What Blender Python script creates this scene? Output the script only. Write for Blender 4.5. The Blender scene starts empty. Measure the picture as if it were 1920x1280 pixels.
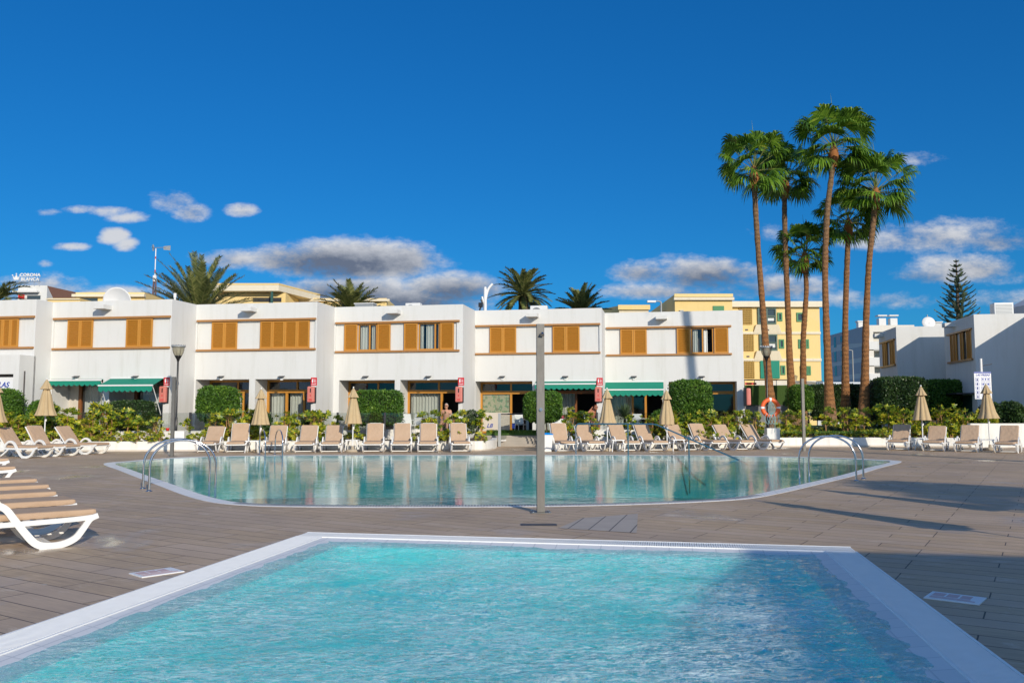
import bpy, bmesh, math, random
from math import sin, cos, pi, radians, tan, atan, atan2, sqrt
from mathutils import Vector, Matrix, noise
from mathutils.geometry import tessellate_polygon

C = bpy.context.scene
COL = C.collection
# ---------------------------------------------------------------- camera
FPX, HOR, EYE = 1594.0, 770.0, 1.5
PITCH = atan((HOR - 640) / FPX)
cam_d = bpy.data.cameras.new('camera'); cam = bpy.data.objects.new('camera', cam_d); COL.objects.link(cam)
cam.location = (0, 0, EYE); cam.rotation_euler = (pi / 2 + PITCH, 0, 0)
cam_d.sensor_width = 36; cam_d.lens = FPX / 1920 * 36
cam_d.clip_start = 0.1; cam_d.clip_end = 3000
C.camera = cam
# ---------------------------------------------------------------- light
SUN_EL, SUN_AZ = radians(20.5), radians(155.3)      # azimuth from +Y towards +X
SUN = Vector((sin(SUN_AZ) * cos(SUN_EL), cos(SUN_AZ) * cos(SUN_EL), sin(SUN_EL)))
sd = bpy.data.lights.new('sun', 'SUN'); sd.energy = 4.3; sd.angle = radians(0.5); sd.color = (1.0, 0.90, 0.75)
so = bpy.data.objects.new('sun', sd); COL.objects.link(so)
so.rotation_euler = SUN.to_track_quat('Z', 'Y').to_euler()
C.view_settings.view_transform = 'Standard'; C.view_settings.look = 'None'
C.view_settings.exposure = -0.12; C.view_settings.gamma = 1.0; C.view_settings.use_curve_mapping = False

# world: Nishita sky with clouds placed by direction
CLOUDS = [  # px, py, rx, ry, strength, grey (1 = dark underside)
    (318,372,40,20,.9,.1),(350,393,32,18,.95,.25),(290,360,26,10,.6,0),(446,389,30,13,.95,.12),(230,403,34,9,.7,0),(190,391,34,8,.65,0),(135,387,34,7,.6,0),(80,393,24,6,.45,0),
    (205,440,24,13,.85,.1),(228,455,20,11,.8,.2),(120,460,28,7,.75,.1),(640,484,165,34,1.25,.75),(520,482,50,26,1.0,.45),(755,484,50,32,1.1,.6),(425,484,70,17,.9,.4),
    (60,540,90,26,.95,.4),(210,552,90,16,.8,.5),(650,545,120,28,1.1,.8),(850,540,95,28,1.1,.75),(760,560,160,26,1.0,.9),(560,556,60,20,.8,.7),
    (1330,512,100,30,1.0,.8),(1210,508,60,18,.7,.9),(1440,536,130,20,.75,.8),(1770,440,130,28,.75,.45),(1870,425,60,22,.7,.3),(1745,515,70,16,.7,.8),(1680,452,70,14,.7,.4),(1890,445,80,24,.8,.6),
    (1830,500,110,26,.7,.7),(1740,290,46,13,.6,.05),(1430,430,50,16,.5,.2),(1250,545,120,14,.6,.9),(1660,560,160,14,.5,.6),(1900,560,110,14,.5,.6),
    (330,545,80,18,.7,.5),(75,492,14,6,.55,.2)]
w = bpy.data.worlds.new('World'); C.world = w; w.use_nodes = True
nt = w.node_tree; nt.nodes.clear()
def N(t, **k):
    n = nt.nodes.new(t)
    for a, b in k.items(): setattr(n, a, b)
    return n
def setin(nt, sock, v):
    if hasattr(v, 'is_output') or isinstance(v, bpy.types.NodeSocket): nt.links.new(v, sock)
    else: sock.default_value = v
def M_(op, a, b=None, c=None, clamp=False):
    n = N('ShaderNodeMath', operation=op); n.use_clamp = clamp
    setin(nt, n.inputs[0], a)
    if b is not None: setin(nt, n.inputs[1], b)
    if c is not None: setin(nt, n.inputs[2], c)
    return n.outputs[0]
def MIX(fac, a, b, blend='MIX'):
    n = N('ShaderNodeMix', data_type='RGBA', blend_type=blend)
    setin(nt, n.inputs[0], fac); setin(nt, n.inputs[6], a); setin(nt, n.inputs[7], b)
    return n.outputs[2]
sky = N('ShaderNodeTexSky', sky_type='NISHITA'); sky.sun_disc = False
sky.sun_elevation = SUN_EL; sky.sun_rotation = SUN_AZ; sky.altitude = 50; sky.air_density = 1.0; sky.dust_density = 0.2; sky.ozone_density = 4.0
geo = N('ShaderNodeNewGeometry')
tc = N('ShaderNodeTexCoord')
sep = N('ShaderNodeSeparateXYZ'); nt.links.new(tc.outputs['Generated'], sep.inputs[0])
yy = M_('MAXIMUM', sep.outputs[1], 0.05)
tx = M_('DIVIDE', sep.outputs[0], yy); tz = M_('DIVIDE', sep.outputs[2], yy)
front = M_('MULTIPLY', M_('SUBTRACT', sep.outputs[1], 0.12), 8.0, clamp=True)
comb = N('ShaderNodeCombineXYZ'); setin(nt, comb.inputs[0], tx); setin(nt, comb.inputs[1], M_('MULTIPLY', tz, 1.8))
def noi(scale, detail, rough=.6, vec=None):
    n = N('ShaderNodeTexNoise'); n.inputs['Scale'].default_value = scale; n.inputs['Detail'].default_value = detail; n.inputs['Roughness'].default_value = rough
    nt.links.new(vec or comb.outputs[0], n.inputs['Vector']); return n.outputs['Fac']
n1 = noi(9, 6, .62); n2 = noi(38, 6, .7); n3 = noi(5, 3)
dens = None; grey = None
for (px, py, rx, ry, s, g) in CLOUDS:
    cx = (px - 960) / FPX; cz = (HOR - py) / FPX
    ax = M_('DIVIDE', M_('SUBTRACT', tx, cx), rx / FPX * 1.32); az = M_('DIVIDE', M_('SUBTRACT', tz, cz), ry / FPX * 1.35)
    # flatter bottoms: squeeze the lower half
    r2 = M_('ADD', M_('MULTIPLY', ax, ax), M_('MULTIPLY', az, az))
    d = M_('MULTIPLY', M_('SUBTRACT', 1.0, r2), s)
    gg = M_('MULTIPLY', M_('MAXIMUM', d, 0.0), M_('ADD', M_('MULTIPLY', az, -0.55), 0.45 + .1 * g))
    gg = M_('MULTIPLY', gg, g * 1.9)
    dens = d if dens is None else M_('SMOOTH_MAX', dens, d, .25)
    grey = gg if grey is None else M_('MAXIMUM', grey, gg)
nn = M_('ADD', M_('MULTIPLY', M_('SUBTRACT', n1, .5), 3.4), M_('MULTIPLY', M_('SUBTRACT', n2, .5), 1.35))
dd = M_('ADD', M_('MULTIPLY', dens, 1.15), nn)
mr = N('ShaderNodeMapRange', interpolation_type='SMOOTHSTEP'); setin(nt, mr.inputs[0], dd)
mr.inputs[1].default_value = 0.0; mr.inputs[2].default_value = 1.25; mr.inputs[3].default_value = 0; mr.inputs[4].default_value = .93
alpha = M_('MULTIPLY', mr.outputs[0], front)
gr = M_('ADD', grey, M_('MULTIPLY', M_('SUBTRACT', n2, .5), -.9))
gr = M_('ADD', gr, M_('MULTIPLY', M_('SUBTRACT', n1, .5), -1.7), clamp=True)
# the day's clear air: deeper blue than the model's
hsv = N('ShaderNodeHueSaturation'); hsv.inputs['Saturation'].default_value = 1.25; hsv.inputs['Value'].default_value = 1.0; hsv.inputs['Hue'].default_value = .5
nt.links.new(sky.outputs[0], hsv.inputs['Color'])
gmm = N('ShaderNodeGamma'); gmm.inputs[1].default_value = .72; nt.links.new(hsv.outputs[0], gmm.inputs[0])
gm = MIX(1.0, gmm.outputs[0], (0.19, 1.04, 1.76, 1), 'MULTIPLY')
ccol = MIX(gr, (7.4, 7.5, 7.8, 1), (1.55, 1.75, 2.3, 1))
# unseen bright cloud added behind the camera as fill light
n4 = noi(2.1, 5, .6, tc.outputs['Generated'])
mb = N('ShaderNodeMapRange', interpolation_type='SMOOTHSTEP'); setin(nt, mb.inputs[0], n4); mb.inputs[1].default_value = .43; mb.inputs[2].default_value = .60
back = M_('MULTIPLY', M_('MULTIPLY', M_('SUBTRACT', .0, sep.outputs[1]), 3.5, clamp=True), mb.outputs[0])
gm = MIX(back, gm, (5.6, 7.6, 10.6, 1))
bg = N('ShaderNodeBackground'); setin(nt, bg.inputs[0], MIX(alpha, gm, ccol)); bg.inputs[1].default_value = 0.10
out = N('ShaderNodeOutputWorld'); nt.links.new(bg.outputs[0], out.inputs[0])

# ---------------------------------------------------------------- pixel / plane helpers (measurements taken from the photo)
def ray(px, py):
    return Vector(((px - 960) / FPX, cos(PITCH) - (640 - py) / FPX * sin(PITCH), sin(PITCH) + (640 - py) / FPX * cos(PITCH)))
def G(px, py, z=0.0):
    d = ray(px, py); t = (z - EYE) / d.z; return Vector((d.x * t, d.y * t, z))
def AT(px, Y, z=0.0):
    """point at distance Y in column px (height only used for the small pitch effect)"""
    yy = (Y * cos(PITCH) + (z - EYE) * sin(PITCH))
    return Vector(((px - 960) / FPX * yy, Y, z))
def ZAT(py, Y):
    d = ray(960, py); return EYE + d.z / d.y * Y
AX = atan((1251 - 960) / FPX * cos(PITCH))
UX = Vector((cos(AX), -sin(AX), 0)); VX = Vector((sin(AX), cos(AX), 0))
def W(u, v, z=0.0): return UX * u + VX * v + Vector((0, 0, z))
def UV(p): return p.dot(UX), p.dot(VX)
def F(px, py, v):
    d = ray(px, py); p = d * (v / d.dot(VX)); return p.dot(UX), p.z + EYE
def FU(px, v, py=650): return F(px, py, v)[0]

# ---------------------------------------------------------------- materials
MATS = {}
def mat(name, fn):
    if name in MATS: return MATS[name]
    m = bpy.data.materials.new(name); m.use_nodes = True
    MATS[name] = m; fn(m); return m
class NB:
    def __init__(s, m):
        s.t = m.node_tree; s.t.nodes.clear(); s.o = s.t.nodes.new('ShaderNodeOutputMaterial')
    def n(s, t, ins=None, **k):
        n = s.t.nodes.new(t)
        for a, b in k.items(): setattr(n, a, b)
        for a, b in (ins or {}).items(): setin(s.t, n.inputs[a], b)
        return n
    def m(s, op, a, b=None, c=None, clamp=False):
        n = s.n('ShaderNodeMath', operation=op); n.use_clamp = clamp
        setin(s.t, n.inputs[0], a)
        if b is not None: setin(s.t, n.inputs[1], b)
        if c is not None: setin(s.t, n.inputs[2], c)
        return n.outputs[0]
    def mix(s, f, a, b, blend='MIX'):
        n = s.n('ShaderNodeMix', data_type='RGBA', blend_type=blend)
        setin(s.t, n.inputs[0], f); setin(s.t, n.inputs[6], a); setin(s.t, n.inputs[7], b); return n.outputs[2]
    def noise(s, scale, detail=3, rough=.5, vec=None, dist=0):
        n = s.n('ShaderNodeTexNoise', {'Scale': scale, 'Detail': detail, 'Roughness': rough, 'Distortion': dist})
        setin(s.t, n.inputs['Vector'], vec or s.obj()); return n.outputs['Fac']
    def obj(s):
        if not hasattr(s, '_o'): s._o = s.n('ShaderNodeTexCoord').outputs['Object']
        return s._o
    def mapping(s, scale=(1,1,1), rot=(0,0,0), loc=(0,0,0), vec=None):
        n = s.n('ShaderNodeMapping'); n.inputs['Scale'].default_value = scale; n.inputs['Rotation'].default_value = rot; n.inputs['Location'].default_value = loc
        setin(s.t, n.inputs['Vector'], vec or s.obj()); return n.outputs[0]
    def pos(s): return s.n('ShaderNodeNewGeometry').outputs['Position']
    def ramp(s, f, pts):
        n = s.n('ShaderNodeValToRGB'); setin(s.t, n.inputs[0], f); e = n.color_ramp.elements
        while len(e) < len(pts): e.new(.5)
        for q, (p, c) in zip(e, pts): q.position = p; q.color = (*c[:3], 1)
        return n.outputs[0]
    def bump(s, h, strength=.3, dist=.01, normal=None):
        n = s.n('ShaderNodeBump', {'Strength': strength, 'Distance': dist, 'Height': h})
        if normal: setin(s.t, n.inputs['Normal'], normal)
        return n.outputs[0]
    def pri(s, col, rough=.6, metal=0, normal=None, **k):
        n = s.n('ShaderNodeBsdfPrincipled'); setin(s.t, n.inputs['Base Color'], (*col, 1) if isinstance(col, tuple) and len(col) == 3 else col)
        setin(s.t, n.inputs['Roughness'], rough); setin(s.t, n.inputs['Metallic'], metal)
        if normal: setin(s.t, n.inputs['Normal'], normal)
        for a, b in k.items(): setin(s.t, n.inputs[a.replace('_', ' ')], b)
        return n.outputs[0]
    def schlick(s, f0, nrm=None):
        g = s.n('ShaderNodeNewGeometry'); v = s.n('ShaderNodeVectorMath', operation='DOT_PRODUCT'); s.t.links.new(g.outputs['Incoming'], v.inputs[0]); s.t.links.new(nrm if nrm else g.outputs['Normal'], v.inputs[1])
        c = s.m('SUBTRACT', 1.0, s.m('ABSOLUTE', v.outputs['Value']), clamp=True)
        return s.m('MULTIPLY_ADD', s.m('POWER', c, 5.0), 1 - f0, f0)
    def out(s, sh): s.t.links.new(sh, s.o.inputs[0])
def rgb(c): return (*c, 1)
def plain(name, col, rough=.55, metal=0, var=.12, scale=8, bump=0.0):
    def fn(m):
        b = NB(m); f = b.noise(scale, 4)
        c = b.mix(f, rgb(tuple(x * (1 - var) for x in col)), rgb(tuple(min(1, x * (1 + var)) for x in col)))
        nrm = b.bump(b.noise(scale * 12, 3), bump, .004) if bump else None
        b.out(b.pri(c, b.m('MULTIPLY_ADD', f, .15, rough - .07), metal, nrm))
    return mat(name, fn)
def stucco(name, col, stain=.12):
    def fn(m):
        b = NB(m); p = b.pos()
        f = b.noise(.7, 5, .6, p); streak = b.noise(1.0, 5, .65, b.mapping((3.5, 3.5, .35), vec=p))
        c = b.mix(f, rgb(tuple(x * .96 for x in col)), rgb(col))
        c = b.mix(b.m('MULTIPLY', b.m('SUBTRACT', streak, .50, clamp=True), stain * 14, clamp=True), c, rgb(tuple(x * y for x, y in zip(col, (.75, .74, .68)))))
        patch = b.n('ShaderNodeTexVoronoi', {'Vector': b.mapping((.45, .45, .6), vec=p), 'Scale': 1.0}).outputs['Color']
        c = b.mix(b.m('MULTIPLY', b.n('ShaderNodeSeparateColor', {0: patch}).outputs[0], .09), c, (.6, .62, .6, 1))
        nrm = b.bump(b.noise(45, 4, .6, p), .25, .006, b.bump(b.noise(2.2, 3, .5, p), .25, .02))
        b.out(b.pri(c, .85, 0, nrm))
    return mat(name, fn)
WHITE = stucco('white_stucco', (.70, .70, .68))
YELLOW = stucco('yellow_stucco', (.82, .61, .25), .08)
CREAM = stucco('cream_stucco', (.76, .68, .52))
GREYW = stucco('grey_band_stucco', (.5, .5, .5))
BRICKBROWN = stucco('brown_stucco', (.22, .09, .06))
PLANTER = stucco('white_planter_plaster', (.80, .79, .75), .25)
BEIGEWALL = stucco('beige_inner_wall', (.62, .56, .48))
def wood_fn(col):
    def fn(m):
        b = NB(m); p = b.obj()
        g = b.noise(6, 5, .6, b.mapping((1, 1, 14)), .6)
        c = b.mix(g, rgb(tuple(x * .72 for x in col)), rgb(tuple(min(1, x * 1.2) for x in col)))
        b.out(b.pri(c, .42, 0, b.bump(g, .15, .003)))
    return fn
WOOD = mat('ochre_wood', wood_fn((.56, .25, .035)))
WOOD_DK = mat('brown_wood', wood_fn((.24, .085, .02)))
WOOD_OLD = mat('weathered_beam_wood', wood_fn((.42, .20, .06)))
GREEN_CLOTH = plain('green_awning_cloth', (.004, .23, .15), .8, 0, .1, 3, .1)
WHITE_PL = plain('white_plastic', (.80, .80, .78), .38, 0, .03)
WHITE_MET = plain('white_painted_metal', (.78, .78, .77), .4, 0, .04)
CUSH = mat('taupe_cushion', lambda m: (lambda b: b.out(b.pri(b.mix(b.noise(5, 4), (.43, .29, .185, 1), (.53, .38, .26, 1)), .9, 0, b.bump(b.noise(3.5, 2, .5, b.mapping((1, 3, 3))), .6, .03, b.bump(b.noise(160, 2), .3, .002)))))(NB(m)))
CUSH_EDGE = plain('brown_cushion_piping', (.16, .10, .07), .9)
CANVAS = mat('tan_canvas', lambda m: (lambda b: b.out(b.n('ShaderNodeMixShader', {0: .25, 1: b.pri(b.mix(b.noise(4, 4), (.56, .41, .22, 1), (.70, .55, .33, 1)), .9, 0, b.bump(b.noise(90, 2), .25, .003)), 2: b.n('ShaderNodeBsdfTranslucent', {'Color': (.6, .42, .22, 1)}).outputs[0]}).outputs[0]))(NB(m)))
STEEL = mat('polished_steel', lambda m: (lambda b: b.out(b.pri((.62, .63, .64), .14, 1)))(NB(m)))
STEEL_R = mat('weathered_steel', lambda m: (lambda b: b.out(b.pri(b.mix(b.noise(14, 6, .7, b.mapping((1, 1, .25))), (.10, .095, .085, 1), (.24, .23, .21, 1)), b.m('MULTIPLY_ADD', b.noise(20, 4), .3, .35), .3)))(NB(m)))
DARKMET = plain('dark_painted_metal', (.03, .03, .035), .45)
GREYMET = plain('grey_painted_metal', (.33, .35, .36), .5, .3)
LAMPGLASS = mat('smoky_lamp_glass', lambda m: (lambda b: b.out(b.n('ShaderNodeMixShader', {0: .45, 1: b.n('ShaderNodeBsdfTransparent', {'Color': (.85, .82, .72, 1)}).outputs[0], 2: b.pri((.45, .42, .33), .15)}).outputs[0]))(NB(m)))
def glass_fn(tr, gl, base):
    def fn(m):
        b = NB(m)
        fr = b.schlick(.05, b.bump(b.noise(1.2, 2, .5, b.pos()), .06, .05))
        f = b.m('ADD', b.m('MULTIPLY', fr, gl), base, clamp=True)
        b.out(b.n('ShaderNodeMixShader', {0: f, 1: b.n('ShaderNodeBsdfTransparent', {'Color': rgb(tr)}).outputs[0], 2: b.n('ShaderNodeBsdfGlossy', {'Color': (.9, .92, .95, 1), 'Roughness': .03, 'Normal': b.bump(b.noise(1.2, 2, .5, b.pos()), .06, .05)}).outputs[0]}).outputs[0])
    return fn
GLASS = mat('window_glass', glass_fn((.86, .87, .85), .8, .0))
CLEAR = mat('balustrade_glass', glass_fn((.90, .92, .91), 1.0, .02))
CURTAIN = mat('grey_curtain', lambda m: (lambda b: b.out(b.pri(b.mix(b.noise(3, 3, .5, b.mapping((1, 1, .2))), (.58, .62, .61, 1), (.78, .80, .79, 1)), .9)))(NB(m)))
CURT_W = plain('pale_curtain', (.72, .74, .74), .9)
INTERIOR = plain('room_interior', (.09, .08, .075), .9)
RED = plain('red_sign_paint', (.62, .012, .02), .4, 0, .05)
REDBOX = plain('faded_red_plastic', (.64, .20, .16), .5, 0, .1)
BLUEINK = plain('blue_sign_paint', (.01, .05, .36), .5)
SIGNWH = plain('white_sign_panel', (.78, .79, .8), .4, 0, .03)
ORANGE = plain('orange_buoy', (.80, .12, .02), .45, 0, .1)
ROPE = plain('blue_grey_rope', (.22, .42, .44), .8)
TILE_FLOOR = mat('terrace_tiles', lambda m: (lambda b: b.out(b.pri(b.mix(b.noise(2.5, 4, .5, b.pos()), (.28, .25, .21, 1), (.40, .36, .31, 1)), .6)))(NB(m)))
SOIL = mat('planter_soil', lambda m: (lambda b: b.out(b.pri(b.mix(b.noise(9, 5, .6, b.pos()), (.05, .032, .02, 1), (.13, .09, .06, 1)), .95, 0, b.bump(b.noise(25, 4, .6, b.pos()), .8, .03))))(NB(m)))
GRASSM = mat('lawn_base', lambda m: (lambda b: b.out(b.pri(b.mix(b.noise(5, 5, .6, b.pos()), (.035, .085, .012, 1), (.10, .19, .03, 1)), .9, 0, b.bump(b.noise(70, 3, .6, b.pos()), .8, .02))))(NB(m)))
ASPH = mat('ground_surface', lambda m: (lambda b: b.out(b.pri(b.mix(b.noise(.5, 5, .6, b.pos()), (.10, .09, .075, 1), (.2, .18, .15, 1)), .9)))(NB(m)))

def leaf(name, pts, trans=.3, rough=.5):
    def fn(m):
        b = NB(m)
        r = b.n('ShaderNodeNewGeometry').outputs['Random Per Island']
        big = b.noise(1.6, 3, .5)
        f = b.m('ADD', b.m('MULTIPLY', r, .75), b.m('MULTIPLY', b.m('SUBTRACT', big, .38), .9), clamp=True)
        c = b.ramp(f, pts)
        b.out(b.n('ShaderNodeMixShader', {0: trans, 1: b.pri(c, rough), 2: b.n('ShaderNodeBsdfTranslucent', {'Color': c}).outputs[0]}).outputs[0])
    return mat(name, fn)
L_SCH = leaf('variegated_leaf', [(0, (.045, .10, .010)), (.28, (.14, .24, .02)), (.52, (.36, .40, .025)), (.8, (.66, .56, .04)), (1, (.80, .68, .14))], .3, .4)
L_HEDGE = leaf('hedge_leaf', [(0, (.03, .08, .010)), (.5, (.08, .19, .02)), (.85, (.16, .30, .03)), (1, (.28, .42, .05))], .3, .55)
L_DKHEDGE = leaf('dark_hedge_leaf', [(0, (.015, .035, .012)), (.6, (.04, .09, .02)), (1, (.10, .17, .04))], .2, .45)
L_BUSH = leaf('greygreen_leaf', [(0, (.03, .055, .02)), (.6, (.09, .14, .06)), (1, (.2, .26, .12))], .2)
L_FAN = leaf('fan_palm_leaf', [(0, (.03, .08, .008)), (.45, (.09, .20, .018)), (.8, (.21, .36, .035)), (1, (.44, .50, .07))], .3, .35)
L_FEATHER = leaf('feather_palm_leaf', [(0, (.06, .08, .022)), (.5, (.17, .20, .06)), (1, (.42, .40, .14))], .2, .35)
L_PINE = leaf('araucaria_leaf', [(0, (.03, .055, .03)), (.6, (.08, .12, .06)), (1, (.18, .22, .11))], .1)
L_DRY = plain('dry_spike', (.55, .32, .05), .8)
L_BLADE = leaf('grass_blade', [(0, (.03, .08, .01)), (.6, (.09, .2, .02)), (1, (.2, .3, .06))], .3)
def bark_fn(m):
    b = NB(m); o = b.obj(); z = b.n('ShaderNodeSeparateXYZ', {0: o}).outputs[2]
    base = b.ramp(b.n('ShaderNodeMapRange', {0: z, 1: 0., 2: 14., 3: 0., 4: 1.}).outputs[0], [(0, (.40, .31, .22)), (.10, (.54, .24, .08)), (.5, (.50, .22, .075)), (.72, (.40, .23, .11)), (1, (.34, .25, .15))])
    wob = b.noise(3, 4, .6); ring = b.m('SINE', b.m('MULTIPLY_ADD', wob, 9.0, b.m('MULTIPLY', z, 26.0)))
    fib = b.noise(2.2, 5, .7, b.mapping((6, 6, 5)))
    f = b.m('MULTIPLY_ADD', ring, .16, b.m('MULTIPLY_ADD', fib, 1.5, -.45), clamp=True)
    c = b.mix(f, b.mix(.72, base, (.05, .025, .012, 1)), base)
    b.out(b.pri(c, .9, 0, b.bump(f, 1.0, .06)))
BARK = mat('palm_bark', bark_fn)
STEM = plain('woody_stem', (.34, .19, .08), .85, 0, .3, 20)
TRUNK_DK = plain('dark_trunk', (.10, .07, .045), .9, 0, .3, 10, .6)
SKIN = plain('skin', (.52, .27, .17), .5, 0, .08)
SKIN_T = plain('tanned_skin', (.40, .16, .085), .5, 0, .08)
HAIR = plain('pale_grey_hair', (.62, .55, .5), .7)
HAIR_R = plain('reddish_brown_hair', (.22, .07, .03), .6)
SHORTS = plain('pinkish_brown_shorts', (.34, .17, .14), .9)
BLACKPL = plain('black_plastic', (.012, .012, .014), .3)
BLUEPL = plain('blue_plastic', (.0, .22, .62), .35)
TERRA = plain('grey_pot', (.16, .18, .16), .7)
GREENSH = plain('green_shutter_paint', (.02, .20, .07), .5, 0, .1)
GREENBL = plain('green_blind', (.0, .22, .15), .7)
DKGLASS = mat('dark_window_glass', lambda m: (lambda b: b.out(b.pri((.05, .07, .08), .08, 0)))(NB(m)))
TURF = mat('artificial_hedge_screen', lambda m: (lambda b: b.out(b.pri(b.mix(b.noise(30, 4, .7, b.pos()), (.02, .05, .008, 1), (.07, .13, .02, 1)), .95, 0, b.bump(b.noise(60, 3, .6, b.pos()), 1, .03))))(NB(m)))
SHADE_BLUE = stucco('shade_blue_wall', (.62, .68, .74))  # bluish shade of the wall put into its base colour
ROOFGREY = plain('roof_gravel', (.3, .3, .29), .9)
# ---------------------------------------------------------------- object helpers
def tag(o, label=None, cat=None, group=None, kind=None):
    if label: o['label'] = label
    if cat: o['category'] = cat
    if group: o['group'] = group
    if kind: o['kind'] = kind
    return o
def thing(name, label, cat, loc=(0, 0, 0), rz=0.0, group=None):
    o = bpy.data.objects.new(name, None); COL.objects.link(o)
    o.location = loc; o.rotation_euler = (0, 0, rz); o.empty_display_size = .2
    return tag(o, label, cat, group)
class MB:
    """collects shapes and links them as ONE mesh object"""
    def __init__(s): s.v = []; s.f = []; s.mi = []; s.m = 0; s.sm = []
    def add(s, vs, fs, smooth=False):
        o = len(s.v); s.v.extend([tuple(x) for x in vs])
        for f in fs: s.f.append([i + o for i in f]); s.mi.append(s.m); s.sm.append(smooth)
    def quad(s, a, b, c, d): s.add([a, b, c, d], [(0, 1, 2, 3)])
    def box(s, x0, y0, z0, x1, y1, z1, M=None, bev=0.0):
        if x0 > x1: x0, x1 = x1, x0
        if y0 > y1: y0, y1 = y1, y0
        if z0 > z1: z0, z1 = z1, z0
        if bev > 0:
            bm = bmesh.new(); bmesh.ops.create_cube(bm, size=1)
            for q in bm.verts: q.co = Vector(((x0 + x1) / 2 + q.co.x * (x1 - x0), (y0 + y1) / 2 + q.co.y * (y1 - y0), (z0 + z1) / 2 + q.co.z * (z1 - z0)))
            bmesh.ops.bevel(bm, geom=bm.edges[:], offset=bev, segments=2, profile=.6, affect='EDGES')
            vs = [q.co.copy() for q in bm.verts]; bm.verts.index_update(); fs = [[q.index for q in f.verts] for f in bm.faces]; bm.free()
            if M: vs = [M @ q for q in vs]
            s.add(vs, fs); return
        vs = [Vector(q) for q in ((x0, y0, z0), (x1, y0, z0), (x1, y1, z0), (x0, y1, z0), (x0, y0, z1), (x1, y0, z1), (x1, y1, z1), (x0, y1, z1))]
        if M: vs = [M @ q for q in vs]
        s.add(vs, [(0, 3, 2, 1), (4, 5, 6, 7), (0, 1, 5, 4), (1, 2, 6, 5), (2, 3, 7, 6), (3, 0, 4, 7)])
    def tube(s, pts, r, n=8, caps=True, smooth=True, flat=1.0):
        pts = [Vector(p) for p in pts]; R = r if isinstance(r, (list, tuple)) else [r] * len(pts)
        vs = []; prev = None
        for i, p in enumerate(pts):
            t = (pts[min(i + 1, len(pts) - 1)] - pts[max(i - 1, 0)])
            t = t.normalized() if t.length > 1e-9 else Vector((0, 0, 1))
            if prev is None:
                a = t.orthogonal().normalized() if abs(t.z) < .99 else Vector((1, 0, 0))
                if abs(t.z) < .99: a = t.cross(Vector((0, 0, 1))).normalized()
            else:
                a = (prev - t * prev.dot(t))
                a = a.normalized() if a.length > 1e-6 else t.orthogonal().normalized()
            prev = a; b = t.cross(a)
            for k in range(n):
                q = 2 * pi * k / n; vs.append(p + (a * cos(q) + b * sin(q) * flat) * R[i])
        fs = [(i * n + k, i * n + (k + 1) % n, (i + 1) * n + (k + 1) % n, (i + 1) * n + k) for i in range(len(pts) - 1) for k in range(n)]
        s.add(vs, fs, smooth)
        if caps: s.add(vs[:n], [tuple(range(n))[::-1]]); s.add(vs[-n:], [tuple(range(n))])
    def rib(s, path, w, y0, y1):
        """band in the x-z plane of half-width w (number or list), extruded y0..y1"""
        P = [Vector((p[0], 0, p[1])) for p in path]; n = len(P); Wd = w if isinstance(w, (list, tuple)) else [w] * n; vs = []
        for i, p in enumerate(P):
            t = (P[min(i + 1, n - 1)] - P[max(i - 1, 0)]).normalized(); q = Vector((-t.z, 0, t.x)) * Wd[i]
            for a, yy in ((q, y0), (q, y1), (-q, y1), (-q, y0)): vs.append(p + a + Vector((0, yy, 0)))
        fs = []
        for i in range(n - 1):
            for k in range(4): fs.append((i * 4 + k, i * 4 + (k + 1) % 4, (i + 1) * 4 + (k + 1) % 4, (i + 1) * 4 + k))
        fs += [(0, 3, 2, 1), tuple((n - 1) * 4 + k for k in range(4))]
        s.add(vs, fs)
    def lathe(s, prof, n=24, c=(0, 0, 0), smooth=True, wob=None):
        vs = []
        for (r, z) in prof:
            for k in range(n):
                a = 2 * pi * k / n; rr = r * (wob(a, z) if wob else 1); vs.append((c[0] + rr * cos(a), c[1] + rr * sin(a), c[2] + z))
        fs = [(i * n + k, i * n + (k + 1) % n, (i + 1) * n + (k + 1) % n, (i + 1) * n + k) for i in range(len(prof) - 1) for k in range(n)]
        s.add(vs, fs, smooth)
    def prism(s, poly, z0, z1, top=True, bottom=True):
        n = len(poly); vs = [(p[0], p[1], z0) for p in poly] + [(p[0], p[1], z1) for p in poly]
        s.add(vs, [(i, (i + 1) % n, n + (i + 1) % n, n + i) for i in range(n)])
        tri = tessellate_polygon([[Vector((p[0], p[1], 0)) for p in poly]])
        if top: s.add([(p[0], p[1], z1) for p in poly], [tuple(t) for t in tri])
        if bottom: s.add([(p[0], p[1], z0) for p in poly], [tuple(t) for t in tri])
    def build(s, name, m, parent=None, off=None):
        me = bpy.data.meshes.new(name)
        if off is not None: s.v = [(a[0] - off[0], a[1] - off[1], a[2] - off[2]) for a in s.v]
        me.from_pydata(s.v, [], s.f)
        ms = m if isinstance(m, (list, tuple)) else [m]
        for q in ms: me.materials.append(q)
        me.polygons.foreach_set('material_index', s.mi); me.polygons.foreach_set('use_smooth', s.sm)
        if not any(s.sm) or len(s.f) < 60000:
            bm = bmesh.new(); bm.from_mesh(me); bmesh.ops.recalc_face_normals(bm, faces=bm.faces); bm.to_mesh(me); bm.free()
        me.update()
        return link(name, me, parent)
    def raw(s, name, m, parent=None):
        me = bpy.data.meshes.new(name); me.from_pydata(s.v, [], s.f); me.materials.append(m)
        me.polygons.foreach_set('use_smooth', s.sm); me.update(); return link(name, me, parent)
def link(name, me, parent=None):
    o = bpy.data.objects.new(name, me); COL.objects.link(o)
    if parent: o.parent = parent
    return o
def copy_tree(o, parent=None):
    c = o.copy(); COL.objects.link(c); c.parent = parent
    for ch in [q for q in o.children]: copy_tree(ch, c)
    return c
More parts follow.
